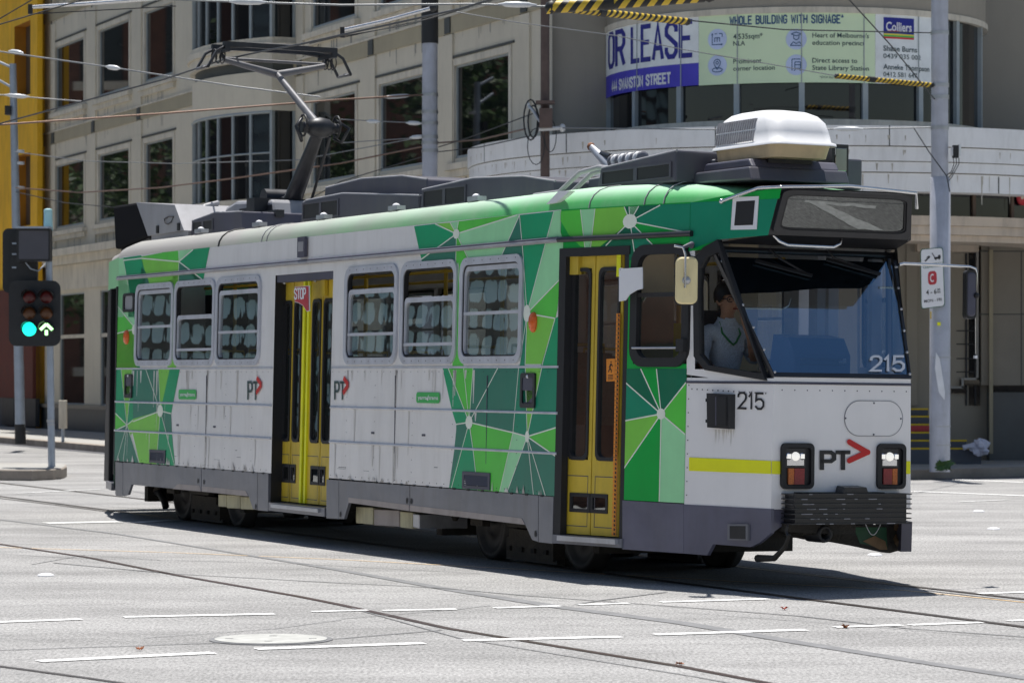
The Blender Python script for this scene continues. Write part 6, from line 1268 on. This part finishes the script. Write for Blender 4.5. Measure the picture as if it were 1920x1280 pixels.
o=q.build('street_front',yb); o.matrix_parent_inverse=Matrix.Translation(-Vector(yb.location))
# ---------- poles, signals, signs ----------
mat('pole_grey',S(142,144,152,.55),.5,.25,.12,3,grime=.35,gcol=(.2,.19,.18)); mat('pole_dark',(.02,.02,.022),.6); mat('pole_rust',S(74,62,58,.6),.8,0,.25,4); mat('pole_galv',S(128,136,146,.6),.45,.35,.1,5); mat('cap_teal',S(130,165,168,.6),.5); mat('signal_black',(.014,.015,.017),.5,0,.3,8); mat('screen_grey',(.07,.07,.085),.5); mat('lens_dark_red',(.10,.012,.012),.3); mat('lens_dark_amber',(.12,.045,.015),.3); mat('wire_dark',(.02,.022,.025),.5); mat('wire_steel',(.22,.23,.24),.5,.3); mat('wire_copper',(.20,.13,.10),.45,.6); mat('insulator',(.62,.64,.66),.3); mat('stripe_yellow',(.62,.42,.03),.5); mat('stripe_black',(.012,.012,.012),.5); mat('weed',(.05,.11,.03),.7,0,.4,30); mat('graffiti',S(170,172,176,.55),.6); mat('sign_green_edge',(.02,.12,.06),.5); mat('band_steel',(.45,.46,.48),.35,.7)
emit('green_light',(.01,.95,.66),1.5); emit('arrow_light',(.45,1,.40),2.2)
def pole(px,Y,base,top,r0,r1,m,name,label,px2=None,bands=(),extra=None,sub=None):
    p0=atY(px,base,Y); p1=atY(px2 or px,top,Y); q=MB(); q.tube([p0,p0.lerp(p1,.5),p1],[r0,(r0+r1)/2,r1],m,16)
    if extra: extra(q,p0,p1)
    o=q.build(name); tag(o,label,'pole')
    for y in bands:
        z=atY(px,y,Y); b=MB(); b.lathe(z+Vector((0,0,-.03)),(0,0,1),[(0,r1+.012),(.06,r1+.012)],'band_steel' if sub is None else sub,16); b.build('clamp_band',o)
    return o
def rp(q,p0,p1):
    a=atY(1763,335,49.9); q.tube([p0,a,a+Vector((0,0,.02))],[.168,.166,.150],'pole_grey',18)
pr=pole(1762,49.9,884,-60,.14,.138,'pole_grey','tram_pole','thick pale grey tram pole with clearway sign at the kerb right of the tram',bands=(62,160,182,240),extra=rp)
for px,py,w,h,m in ((1744,598,2,14,'stripe_yellow'),(1757,610,6,6,'hazard_lime')):
    q=MB(); a=atY(px,py,49.73); q.box(a.x,a.x+w/115.,49.70,49.735,a.z,a.z+h/115.,m); q.build('pole_tag',pr)
q=MB(); q.poly([atY(x,y,49.725) for x,y in ((1755,660),(1762,672),(1772,735),(1771,750),(1760,735),(1753,690))],'graffiti'); q.build('poster_remnant',pr,fix=False)
for y in (671,800,835): 
    q=MB(); q.lathe(atY(1763,y,49.9),(0,0,1),[(0,.172),(.02,.172)],'band_steel',16); q.build('clamp_band',pr)
q=MB(); a=atY(1786,273,49.8); q.box(a.x,a.x+.09,49.72,49.86,a.z-.2,a.z,'pole_dark'); q.box(a.x-.02,a.x,49.74,49.86,a.z-.17,a.z-.03,'sign_white'); q.box(a.x+.09,a.x+.13,49.74,49.86,a.z-.17,a.z+.02,'banner_white')
for k in range(3): q.tube([(a.x+.01+.045*k,49.78,a.z-.2),(a.x+.02+.04*k,49.78,a.z-.3),(a.x-.02,49.78,a.z-.42-.05*k),(a.x-.09,49.8,a.z-.48-.06*k)],.007,'wire_dark',5)
tag(q.build('junction_box'),'small black and white electrical box on the side of the right tram pole','electrical box')
def mpx(q,p0,p1):
    a=atY(806,82,56.3); q.tube([a,p1],[.155,.155],'pole_dark',16)
pole(806,56.3,865,-60,.142,.14,'pole_grey','tram_pole','grey tram pole with black upper sleeve before the beige facade',bands=(178,210,231,257,268,283),extra=mpx)
pb=pole(1022,52.3,885,-60,.085,.075,'pole_rust','tram_pole','slim brown pole carrying coiled cables left of the leasing banner')
q=MB(); c=atY(1022,215,52.2)
def w(px,py,Y=52.1): return atY(px,py,Y)
q.tube([w(990,198),w(1000,208),w(1008,222),w(1022,240)],.03,'pole_galv',7); q.box(c.x-.1,c.x+.12,51.9,52.25,w(0,240).z,w(0,205).z,'pole_rust'); q.tube([w(1010,243),w(1052,240)],.035,'insulator',8); q.lathe(w(1050,240),(1,0,0),[(0,.05),(.03,.075),(.07,.06),(.09,.03)],'insulator',12); q.box(c.x-.16,c.x+.16,51.95,52.2,w(0,196).z,w(0,190).z,'pole_rust')
for a in ((995,225,13,38),(1000,228,10,30)): q.tube([w(a[0]+a[2]*math.cos(t),a[1]+a[3]*math.sin(t)) for t in [x*PI/8 for x in range(17)]],.016,'wire_dark',6)
for a in ((1005,275,16,34),(1032,255,11,30)): q.tube([w(a[0]+a[2]*math.cos(t),a[1]+a[3]*math.sin(t)) for t in [x*PI/8 for x in range(17)]],.008,'wire_dark',5)
q.ball(w(991,196),.03,'insulator',8); q.tube([w(988,240),w(985,215),w(990,200)],.018,'pt_red',5) if False else None
tag(q.build('cable_bracket'),'bracket with coiled black cables and insulators on the slim brown pole','cable bracket')
def lp(q,p0,p1):
    a=atY(37.5,795,68.7); q.tube([p0,a],[.125,.12],'pole_dark',14); b=atY(25,166,68.7); q.tube([atY(24,128,68.7),atY(-20,108,68.7)],.03,'pole_galv',6); q.tube([b,atY(-20,140,68.7)],.03,'pole_galv',6); q.box(b.x-.16,b.x-.04,68.5,68.7,b.z-.6,b.z-.4,'pole_dark')
pole(38.5,68.7,832,120,.118,.075,'pole_galv','tram_pole','slender grey pole with side brackets and black base before the ochre building',px2=24,extra=lp,bands=(182,284,306,352),sub='insulator')
# traffic signal
YS=51.1; ts=empty('traffic_signal',atY(97,875,YS)); tag(ts,'traffic signal on the island with green disc and green arrow lit','traffic light')
def adopt(o,p): o.parent=p; o.matrix_parent_inverse=Matrix.Translation(-Vector(p.location)); return o
q=MB(); q.tube([atY(97,876,YS),atY(91,430,YS)],[.06,.055],'pole_galv',14); q.tube([atY(90.5,432,YS),atY(90,394,YS)],[.078,.070],'cap_teal',14); q.ball(atY(90,394,YS),.070,'cap_teal',12,(1,1,.4)); q.lathe(atY(95,791,YS),(0,0,1),[(0,.068),(.04,.068)],'band_steel',14); q.lathe(atY(96,797,YS),(0,0,1),[(0,.064),(.03,.064)],'band_steel',14); adopt(q.build('pole'),ts)
def sbox(q,x0,y0,x1,y1,ya,yb,m,r=.08):
    a,b=atY(x0,y1,YS),atY(x1,y0,YS); P=rrect(a.x,b.x,a.z,b.z,r); q.prism([(x,ya,z) for x,z in P],[(x,yb,z) for x,z in P],m)
q=MB(); sbox(q,22,527,118,649,YS-.30,YS-.26,'signal_black',.13); sbox(q,34,535,110,642,YS-.26,YS-.05,'signal_black',.05); hd_=adopt(q.build('signal_head'),ts)
for i,y in enumerate((557,587,617)):
    for j,x in enumerate((55,87)):
        c=atY(x,y,YS-.31); q=MB(); m=('lens_dark_red','lens_dark_amber',None)[i]
        q.lathe(c,(0,1,0),[(0,.128),(.01,.128)],'signal_black',20)
        if i<2: q.lathe(c,(0,-1,0),[(0,.105),(.015,.10),(.03,.06),(.035,.001)],m,18)
        elif j==0: q.lathe(c,(0,-1,0),[(0,.115),(.015,.11),(.03,.06),(.035,.001)],'green_light',20)
        else:
            for a,b in (((-.10,-.01),(0,.085)),((0,.085),(.10,-.01)),((0,-.10),(0,-.015))): q.poly([c+Vector((x_,-.004-.001*(a[0]<0),z_)) for x_,z_ in strip2(a,b,.05)],'arrow_light')
        # visor: half hood
        A=[PI*k/10-.25 for k in range(12)]; 
        q.add([c+Vector((.125*math.cos(t),0,.125*math.sin(t))) for t in A]+[c+Vector((.125*math.cos(t),-.20*max(.1,math.sin(t)+.3),.125*math.sin(t))) for t in A],[[k,k+1,13+k,12+k] for k in range(11)],'signal_black')
        q.build('lamp',hd_,fix=False)
q=MB(); sbox(q,36,430,99,491,YS-.30,YS-.05,'signal_black',.03); sbox(q,41,434,96,487,YS-.31,YS-.30,'screen_grey',.02); a,b=atY(36,430,YS),atY(99,430,YS); q.box(a.x,b.x,YS-.42,YS-.05,a.z,a.z+.03,'pole_galv'); o=adopt(q.build('blank_sign_box'),ts)
q=MB(); sbox(q,4,428,42,549,YS+.05,YS+.25,'signal_black',.10); sbox(q,20,435,70,535,YS-.02,YS+.10,'signal_black',.05)
for y in (455,475,500): sbox(q,23,y,31,y+3,YS-.03,YS,'pole_galv',.005)
adopt(q.build('signal_head'),ts)
q=MB(); q.tube([atY(48,492,YS-.1),atY(58,504,YS-.12),atY(72,508,YS-.1),atY(86,494,YS)],.012,'pole_galv',5); adopt(q.build('cable'),ts)
q=MB(); a=atY(118,828,70.8); q.tube([a,a+Vector((0,0,.95))],.04,'pole_galv',8); b=atY(111,803,70.7); c=atY(126,750,70.7); q.box(b.x,c.x,70.6,70.72,b.z,c.z,'stone_trim'); tag(q.build('small_sign',bevel=.02),'small pale blank sign on a short post on the far footpath','sign')
q=MB()
for k in range(14):
    x=atY(1770,884,49.7); t=random.random()*6; q.poly([(x.x+random.uniform(-.15,.15),49.7+random.uniform(-.1,.1),.15),(x.x+random.uniform(-.2,.2),49.65,.15+random.uniform(.05,.2)),(x.x+random.uniform(-.2,.2),49.72,.15+random.uniform(.02,.16))],'weed')
tag(q.build('weed',fix=False),'tuft of weeds at the foot of the right tram pole','weed')
# clearway sign
sg=MB(); cs=[(1725.5,467),(1768,463.5),(1772,574),(1727,579.5)]; YG=49.68
def sgf(a,b,o=0):
    p=[atY(*q,YG) for q in cs]; r=p[3].lerp(p[2],a).lerp(p[0].lerp(p[1],a),b); return r+Vector((0,-o,0))
P=rrect(0,1,0,1,.09); P=[(x,y) for x,y in rrect(0,1,0,1,.07)]
sg.prism([sgf(x,y,-.01) for x,y in P],[sgf(x,y,.0) for x,y in P],'sign_green_edge'); sg.poly([sgf(.03+.94*x,.012+.976*y,.003) for x,y in P],'sign_white')
sg.poly([sgf(x,y,.0045) for x,y in ((.03,.742),(.97,.742),(.97,.748),(.03,.748))],'sign_green_edge')
def st_(s,x0,x1,y0,y1,m,b=0.,al=(0,.72)): text(sg,s,lambda a,c: sgf(x0+(x1-x0)*a,y0+(y1-y0)*c,.006),m,b,al)
st_('CLEARWAY',.10,.90,.672,.725,'sign_green_edge',.01); st_('4 - 6',.22,.66,.23,.31,'sign_black',.02); st_('30',.68,.82,.27,.315,'sign_black',.01); st_('PM',.68,.82,.235,.26,'sign_black',.01); st_('MON - FRI',.13,.87,.10,.15,'sign_black',.01)
sg.poly([sgf(.5+.19*math.copysign(abs(math.cos(t))**.6,math.cos(t)),.50+.115*math.copysign(abs(math.sin(t))**.6,math.sin(t)),.005) for t in [2*PI*k/24 for k in range(24)]],'red_sign'); sg.add([sgf(.5+r*math.cos(t),.50+r*.70*math.sin(t),.007) for r in (.10,.065) for t in [R(50)+R(260)*k/14 for k in range(15)]],[[k,k+1,16+k,15+k] for k in range(14)],'sign_white')
# tow truck pictogram
for P in ([(.60,.81),(.87,.81),(.89,.84),(.87,.875),(.78,.875),(.76,.845),(.60,.845)],[(.60,.845),(.64,.845),(.52,.925),(.49,.915)],[(.17,.80),(.40,.87),(.44,.855),(.38,.835),(.22,.785)],[(.24,.835),(.30,.865),(.38,.88),(.40,.87)]): sg.poly([sgf(x,y,.005) for x,y in P],'sign_black')
for x,y in ((.67,.81),(.82,.81),(.23,.80),(.36,.845)): sg.poly([sgf(x+.035*math.cos(t),y+.016*math.sin(t),.006) for t in [2*PI*k/12 for k in range(12)]],'sign_black')
sg.tube([sgf(.3,.5,-.02),sgf(.3,.5,-.12)],.015,'band_steel',5); sg.tube([sgf(.4,.9,-.02),sgf(.4,.9,-.14)],.015,'band_steel',5)
tag(sg.build('clearway_sign',fix=False),'white clearway sign with red C and tow truck symbol on the right pole','sign')
# ---------- overhead wires ----------
def wire(pts,r,m,label,ins=(),nm='overhead_wire',cat='wire'):
    q=MB(); P=[atY(x,y,Y) for x,y,Y in pts]; q.tube(P,r,m,6)
    for x,y,Y,l in ins:
        c=atY(x,y,Y); d=(P[-1]-P[0]).normalized(); q.lathe(c-d*l/2,d,[(0,.012),(l*.12,.02),(l*.2,.035),(l*.5,.04),(l*.8,.034),(l*.88,.02),(l,.012)],'insulator',12)
    o=q.build(nm); tag(o,label,cat,'overhead wires above the junction'); return o
wire([(-30,240,44),(305,150,40),(420,112,36),(505,94,34.5),(565,83,33),(640,66,32),(860,18,29),(960,-12,27)],.011,'wire_dark','contact wire touching the raised pantograph head')
wire([(-30,236,52),(320,212,54),(640,187,55),(792,178,56)],.018,'wire_copper','pale thick span wire from far left to the middle grey pole',ins=((745,181,56,.6),))
wire([(300,-3,40),(330,0,40),(640,10,40),(880,8,40),(1035,13,40)],.014,'wire_steel','wire along the top edge ending at the striped sleeves',ins=((465,4,40,.5),(970,9,40,.5)))
wire([(-30,93,50),(0,97,50),(212,127,48),(440,162,47),(600,182,47)],.013,'wire_steel','drooping wire with two white insulators before the left windows',ins=((30,98,50,.30),(212,127,48,.28)))
wire([(-30,176,60),(25,180,60),(160,191,60)],.012,'wire_steel','short grey wire leaving the slender left pole',ins=((32,180,60,.5),))
wire([(28,285,68),(160,302,66),(330,307,64),(560,300,62),(792,257,57)],.010,'wire_steel','thin wire from the left pole sagging across the lower bow windows')
wire([(30,352,68),(150,361,66),(300,352,63),(450,333,60),(640,306,59),(792,275,57)],.016,'wire_copper','twisted brown cable sagging from the left pole to the middle pole')
wire([(30,360,68),(120,380,66),(330,400,63)],.010,'wire_dark','thin low cable running right from the slender left pole')
wire([(640,224,58),(720,228,57.5),(792,231,57)],.010,'wire_steel','short wire with an insulator on the left of the middle pole',ins=((700,228,57,.3),(776,231,57,.35)))
wire([(640,268,58),(792,258,57)],.010,'wire_steel','lower short wire beside the middle pole with a shackle',ins=((783,257,57,.35),))
wire([(560,385,62),(640,340,59),(792,294,57)],.010,'wire_dark','dark cable rising to the middle pole from the tram roof')
wire([(822,268,56.5),(900,262,55),(985,242,52.5)],.016,'wire_copper','twisted cable between the middle pole and the slim brown pole')
wire([(822,276,56.5),(880,258,55),(1000,213,52.5)],.010,'wire_dark','upper dark cable between middle pole and slim brown pole')
wire([(822,285,56.5),(900,276,55),(990,256,52.5)],.010,'wire_dark','lower dark cable between middle pole and slim brown pole')
wire([(1055,240,52),(1330,243,50.6),(1600,242,50),(1745,239,49.8)],.012,'wire_steel','wire along the canopy top between brown pole and right pole',ins=((1590,242,50,.5),))
wire([(840,20,45),(960,41,45),(1160,68,46),(1280,93,47),(1440,120,48),(1570,143,49)],.008,'wire_steel','thin wire crossing the banner down to the right striped sleeve')
wire([(1285,38,44),(1470,56,47),(1745,62,49.8)],.010,'wire_dark','dark wire across the banner heading to the right pole')
wire([(1585,-8,44),(1670,85,46),(1752,186,49.8)],.010,'wire_dark','diagonal guy wire descending across the logo to the right pole')
wire([(1712,238,50),(1742,285,49.7),(1775,330,49.6),(1781,360,49.6)],.009,'wire_dark','loose cable looping down past the right pole')
wire([(640,27,44),(700,40,44),(800,62,46),(960,41,45)],.006,'wire_steel','fine wire between the pull off arms and the middle pole') if False else None
wire([(-20,47,46),(60,0,46)],.010,'wire_dark','short slanting wire in the top left corner',)
wire([(-20,52,42),(60,28,42),(240,-25,42)],.010,'wire_dark','dark wire below the steel arm at top left')
wire([(540,98,40),(590,80,40),(670,62,40)],.008,'wire_dark','short hanger wire right of the pantograph head') if False else None
wire([(880,14,38),(760,48,38),(640,68,38),(580,82,38)],.008,'wire_dark','second thin wire beside the contact wire above the tram')
for pts,lb in (([(57,14,45),(150,8,45),(250,1,45),(330,-6,45)],'polished steel arm at the top left corner'),([(642,57,42),(720,40,42),(812,15,42)],'polished steel arm left of the middle pole top')):
    q=MB(); P=[atY(*p) for p in pts]; q.tube(P,.028,'chrome',8); q.box(P[0].x-.03,P[0].x+.03,P[0].y-.04,P[0].y+.04,P[0].z-.10,P[0].z+.04,'pole_dark'); q.ball(P[-1],.06,'wire_dark',8); q.tube([P[0]+Vector((0,0,-.1)),P[-1]+Vector((0,0,-.14))],.008,'wire_dark',5)
    tag(q.build('pull_off_arm'),lb,'steel arm','pull off arms on the overhead')
def sleeve(a,b,r,label,n):
    A,B=atY(*a),atY(*b); d=(B-A); L=d.length; d.normalize(); q=MB(); sd=d.cross(Vector((0,1,0))).normalized(); fw=sd.cross(d)
    # spiral stripes: helicoidal bands on a tube
    seg=n*4; nn=12; vs=[]; 
    for i in range(seg+1):
        for k in range(nn):
            t=2*PI*k/nn; vs.append(A+d*(L*(i/seg)+r*.9*math.sin(t))+(sd*math.sin(t)+fw*math.cos(t))*r)
    for ph in range(2):
        q.add(vs,[[i*nn+k,i*nn+(k+1)%nn,(i+1)*nn+(k+1)%nn,(i+1)*nn+k] for i in range(seg) if (i//2)%2==ph for k in range(nn)],('stripe_yellow','stripe_black')[ph],True)
    for p in (A,B): q.ball(p,r*1.1,'stripe_black',8)
    for f_ in (.33,): q.lathe(A+d*L*f_,d,[(0,r*1.15),(.12,r*1.15)],'stripe_black',10)
    tag(q.build('striped_sleeve',fix=False),label,'striped sleeve','black and yellow sleeves on the wires')
sleeve((1036,14,40),(1288,41,42),.05,'black and yellow striped sleeve slanting over the FOR LEASE lettering',24)
sleeve((1034,14,36),(1330,-8,36),.075,'thick black and yellow striped tube at the top edge',11)
sleeve((1569,143,49),(1746,160,49.8),.042,'black and yellow striped sleeve joined to the right pole',22)
# ---------- across the junction, outside the frame (seen only as reflections) ----------
mat('panel_glass',(.62,.80,.78),.4,0,.06,.8); mat('far_wall',(.10,.10,.10),.8); mat('brick_brown',(.16,.08,.055),.85,0,.25,2,.2,20); mat('leaf',(.055,.11,.025),.6,0,.45,3); mat('leaf_dark',(.03,.065,.02),.65,0,.4,3); mat('bark',(.10,.08,.06),.9,0,.3,10)
pbd=empty('office_block',(-40,61,0)); tag(pbd,'dark office block clad in pale rounded glass panels tilted to catch sun across the side street','building')
nx=Vector((.82,-.57,0)).normalized(); ax=Vector((nx.y,-nx.x,0)); O=Vector((-40,61,0))
q=MB(); fr3=lambda p: O+ax*p.x+nx*p.y+Vector((0,0,p.z)); q.box(-13,13,-10,0,0,17,'far_wall',fr3); adopt(q.build('wall'),pbd)
q=MB(); 
for i in range(74):
    for j in range(22):
        x=-12.6+i*.342+random.uniform(-.02,.02); z=.4+j*.70; w_=.30*random.uniform(.8,1.0); h_=.62*random.uniform(.86,1.0); P=rrect(x,x+w_,z,z+h_,.13,3); tl=random.uniform(.45,.62); q.poly([O+ax*a+nx*(.05+(z+h_-b)*tl)+Vector((0,0,b)) for a,b in P],'panel_glass')  # tilt added to catch sun and brighten the tram window reflections
adopt(q.build('sun_tilted_panels',fix=False),pbd)
bb=empty('brick_hall',(-56,116,0)); tag(bb,'long brown brick hall with tall windows on the opposite corner','building'); O2=Vector((-56,116,0)); n2_=Vector((.80,-.60,0)).normalized(); a2=Vector((n2_.y,-n2_.x,0)); fr4=lambda p: O2+a2*p.x+n2_*p.y+Vector((0,0,p.z))
q=MB(); q.box(-45,45,-12,0,0,21,'brick_brown',fr4)
adopt(q.build('wall'),bb)
for k in range(-11,12):
    for z in (2,9,15): q=MB(); q.box(k*4-1,k*4+1,0,.05,z,z+3.6,'pane_room',fr4); q.box(k*4-1.3,k*4+1.3,0,.12,z-.4,z+.002,'stone_trim',fr4); adopt(q.build('window'),bb)
mat('far_stone',(.11,.10,.09),.8,0,.1,1); rb=empty('added_office_row',(0,-42,0)); tag(rb,'unseen stone office row added behind the camera to darken reflections','building')  # unseen row added so the drum windows reflect dark; kept low for sky fill
q=MB(); q.box(-45,60,-60,-42,0,13,'far_stone'); adopt(q.build('wall'),rb)
for k in range(-10,15):
    for z in (1.5,5,9): q=MB(); q.box(k*4-1.2,k*4+1.2,-42.0,-41.95,z,z+3.0,'pane_room'); q.box(k*4-1.4,k*4+1.4,-42.0,-41.85,z-.3,z+.002,'stone_trim'); adopt(q.build('window'),rb)
lt_=empty('added_brick_terrace',(-46,22,0)); tag(lt_,'unseen dark brick terrace added left of the junction to dim reflections','building')  # unseen terrace added to darken what the cab and door glass reflect
q=MB(); q.box(-58,-46,-24,46,0,9,'brick_brown'); adopt(q.build('wall'),lt_)
for k in range(-5,11):
    for z in (1.5,5.5): q=MB(); q.box(-46,-45.95,k*4-1,k*4+1,z,z+2.4,'pane_room'); adopt(q.build('window'),lt_)
def tree(x,y,h,label,seed):
    rnd=random.Random(seed); T=empty('street_tree',(x,y,0)); tag(T,label,'tree','street trees on the opposite corner'); q=MB(); q.tube([(x,y,0),(x+.1,y,h*.25),(x,y+.15,h*.5),(x+.2,y,h*.8)],[.26,.2,.15,.05],'bark',9)
    for k in range(9):
        a=rnd.uniform(0,6.28); z=h*rnd.uniform(.32,.6); q.tube([(x,y,z),(x+1.2*math.cos(a),y+1.2*math.sin(a),z+1.0),(x+2.2*math.cos(a),y+2.2*math.sin(a),z+1.9)],[.09,.06,.02],'bark',6)
    adopt(q.build('trunk'),T); c=MB(); blobs=[(x+rnd.uniform(-2.4,2.4),y+rnd.uniform(-2.4,2.4),h*rnd.uniform(.38,.92),rnd.uniform(.8,1.5)) for _ in range(22)]
    for bx,by,bz_,br in blobs:
        for _ in range(110):
            v=Vector((rnd.gauss(0,1),rnd.gauss(0,1),rnd.gauss(0,.8))).normalized()*br*rnd.random()**.4; p=Vector((bx,by,bz_))+v; a=Vector((rnd.gauss(0,1),rnd.gauss(0,1),rnd.gauss(0,1))).normalized(); b=a.orthogonal().normalized(); s=rnd.uniform(.12,.24); c.poly([p-a*s,p+b*s*.5,p+a*s,p-b*s*.5],'leaf' if rnd.random()<.6 else 'leaf_dark')
    adopt(c.build('crown',fix=False),T)
for k,(x,y,h,lb) in enumerate(((-21,78,12,'nearest leafy street tree on the opposite corner'),(-25,88,13,'second leafy street tree opposite the beige facade'),(-29,98,13,'third leafy street tree opposite the beige facade'),(-32,108,12,'leafy street tree in the middle of the brick hall'),(-36,119,12,'bushy street tree farthest along the brick hall'))): tree(x,y,h,lb,k+3)
# ---------- light, sky, camera ----------
SD=Vector((-.035,.232,1)).normalized(); el=math.asin(SD.z); az=math.atan2(SD.x,SD.y)
wd=bpy.data.worlds.new('World'); scene.world=wd; wd.use_nodes=True; nt=wd.node_tree; bgk=nt.nodes['Background']; sk_=nt.nodes.new('ShaderNodeTexSky'); sk_.sky_type='NISHITA'; sk_.sun_disc=False; sk_.sun_elevation=el; sk_.sun_rotation=az; sk_.air_density=1.2; sk_.dust_density=1.0; sk_.ozone_density=1.0
nt.links.new(sk_.outputs[0],bgk.inputs[0]); bgk.inputs[1].default_value=.066
L=bpy.data.lights.new('sun','SUN'); L.energy=5.0; L.angle=R(.5); L.color=(1,.965,.91); so_=bpy.data.objects.new('sun',L); col.objects.link(so_); so_.rotation_euler=(-SD).to_track_quat('-Z','Y').to_euler(); so_.location=SD*60
cd_=bpy.data.cameras.new('camera'); cam_=bpy.data.objects.new('camera',cd_); col.objects.link(cam_); cam_.location=CAM; cam_.rotation_euler=(PI/2,0,0); cd_.sensor_width=36; cd_.lens=F/1920*36; cd_.shift_y=(VY-640)/1920; cd_.clip_end=2000; cd_.clip_start=.5
cd_.dof.use_dof=True; cd_.dof.focus_distance=25.5; cd_.dof.aperture_fstop=5.6
scene.camera=cam_
vs_=scene.view_settings; vs_.view_transform='Standard'; vs_.look='None'; vs_.exposure=.38; vs_.gamma=1; vs_.use_curve_mapping=False
scene.cycles.max_bounces=8; scene.cycles.transparent_max_bounces=16; scene.cycles.glossy_bounces=4
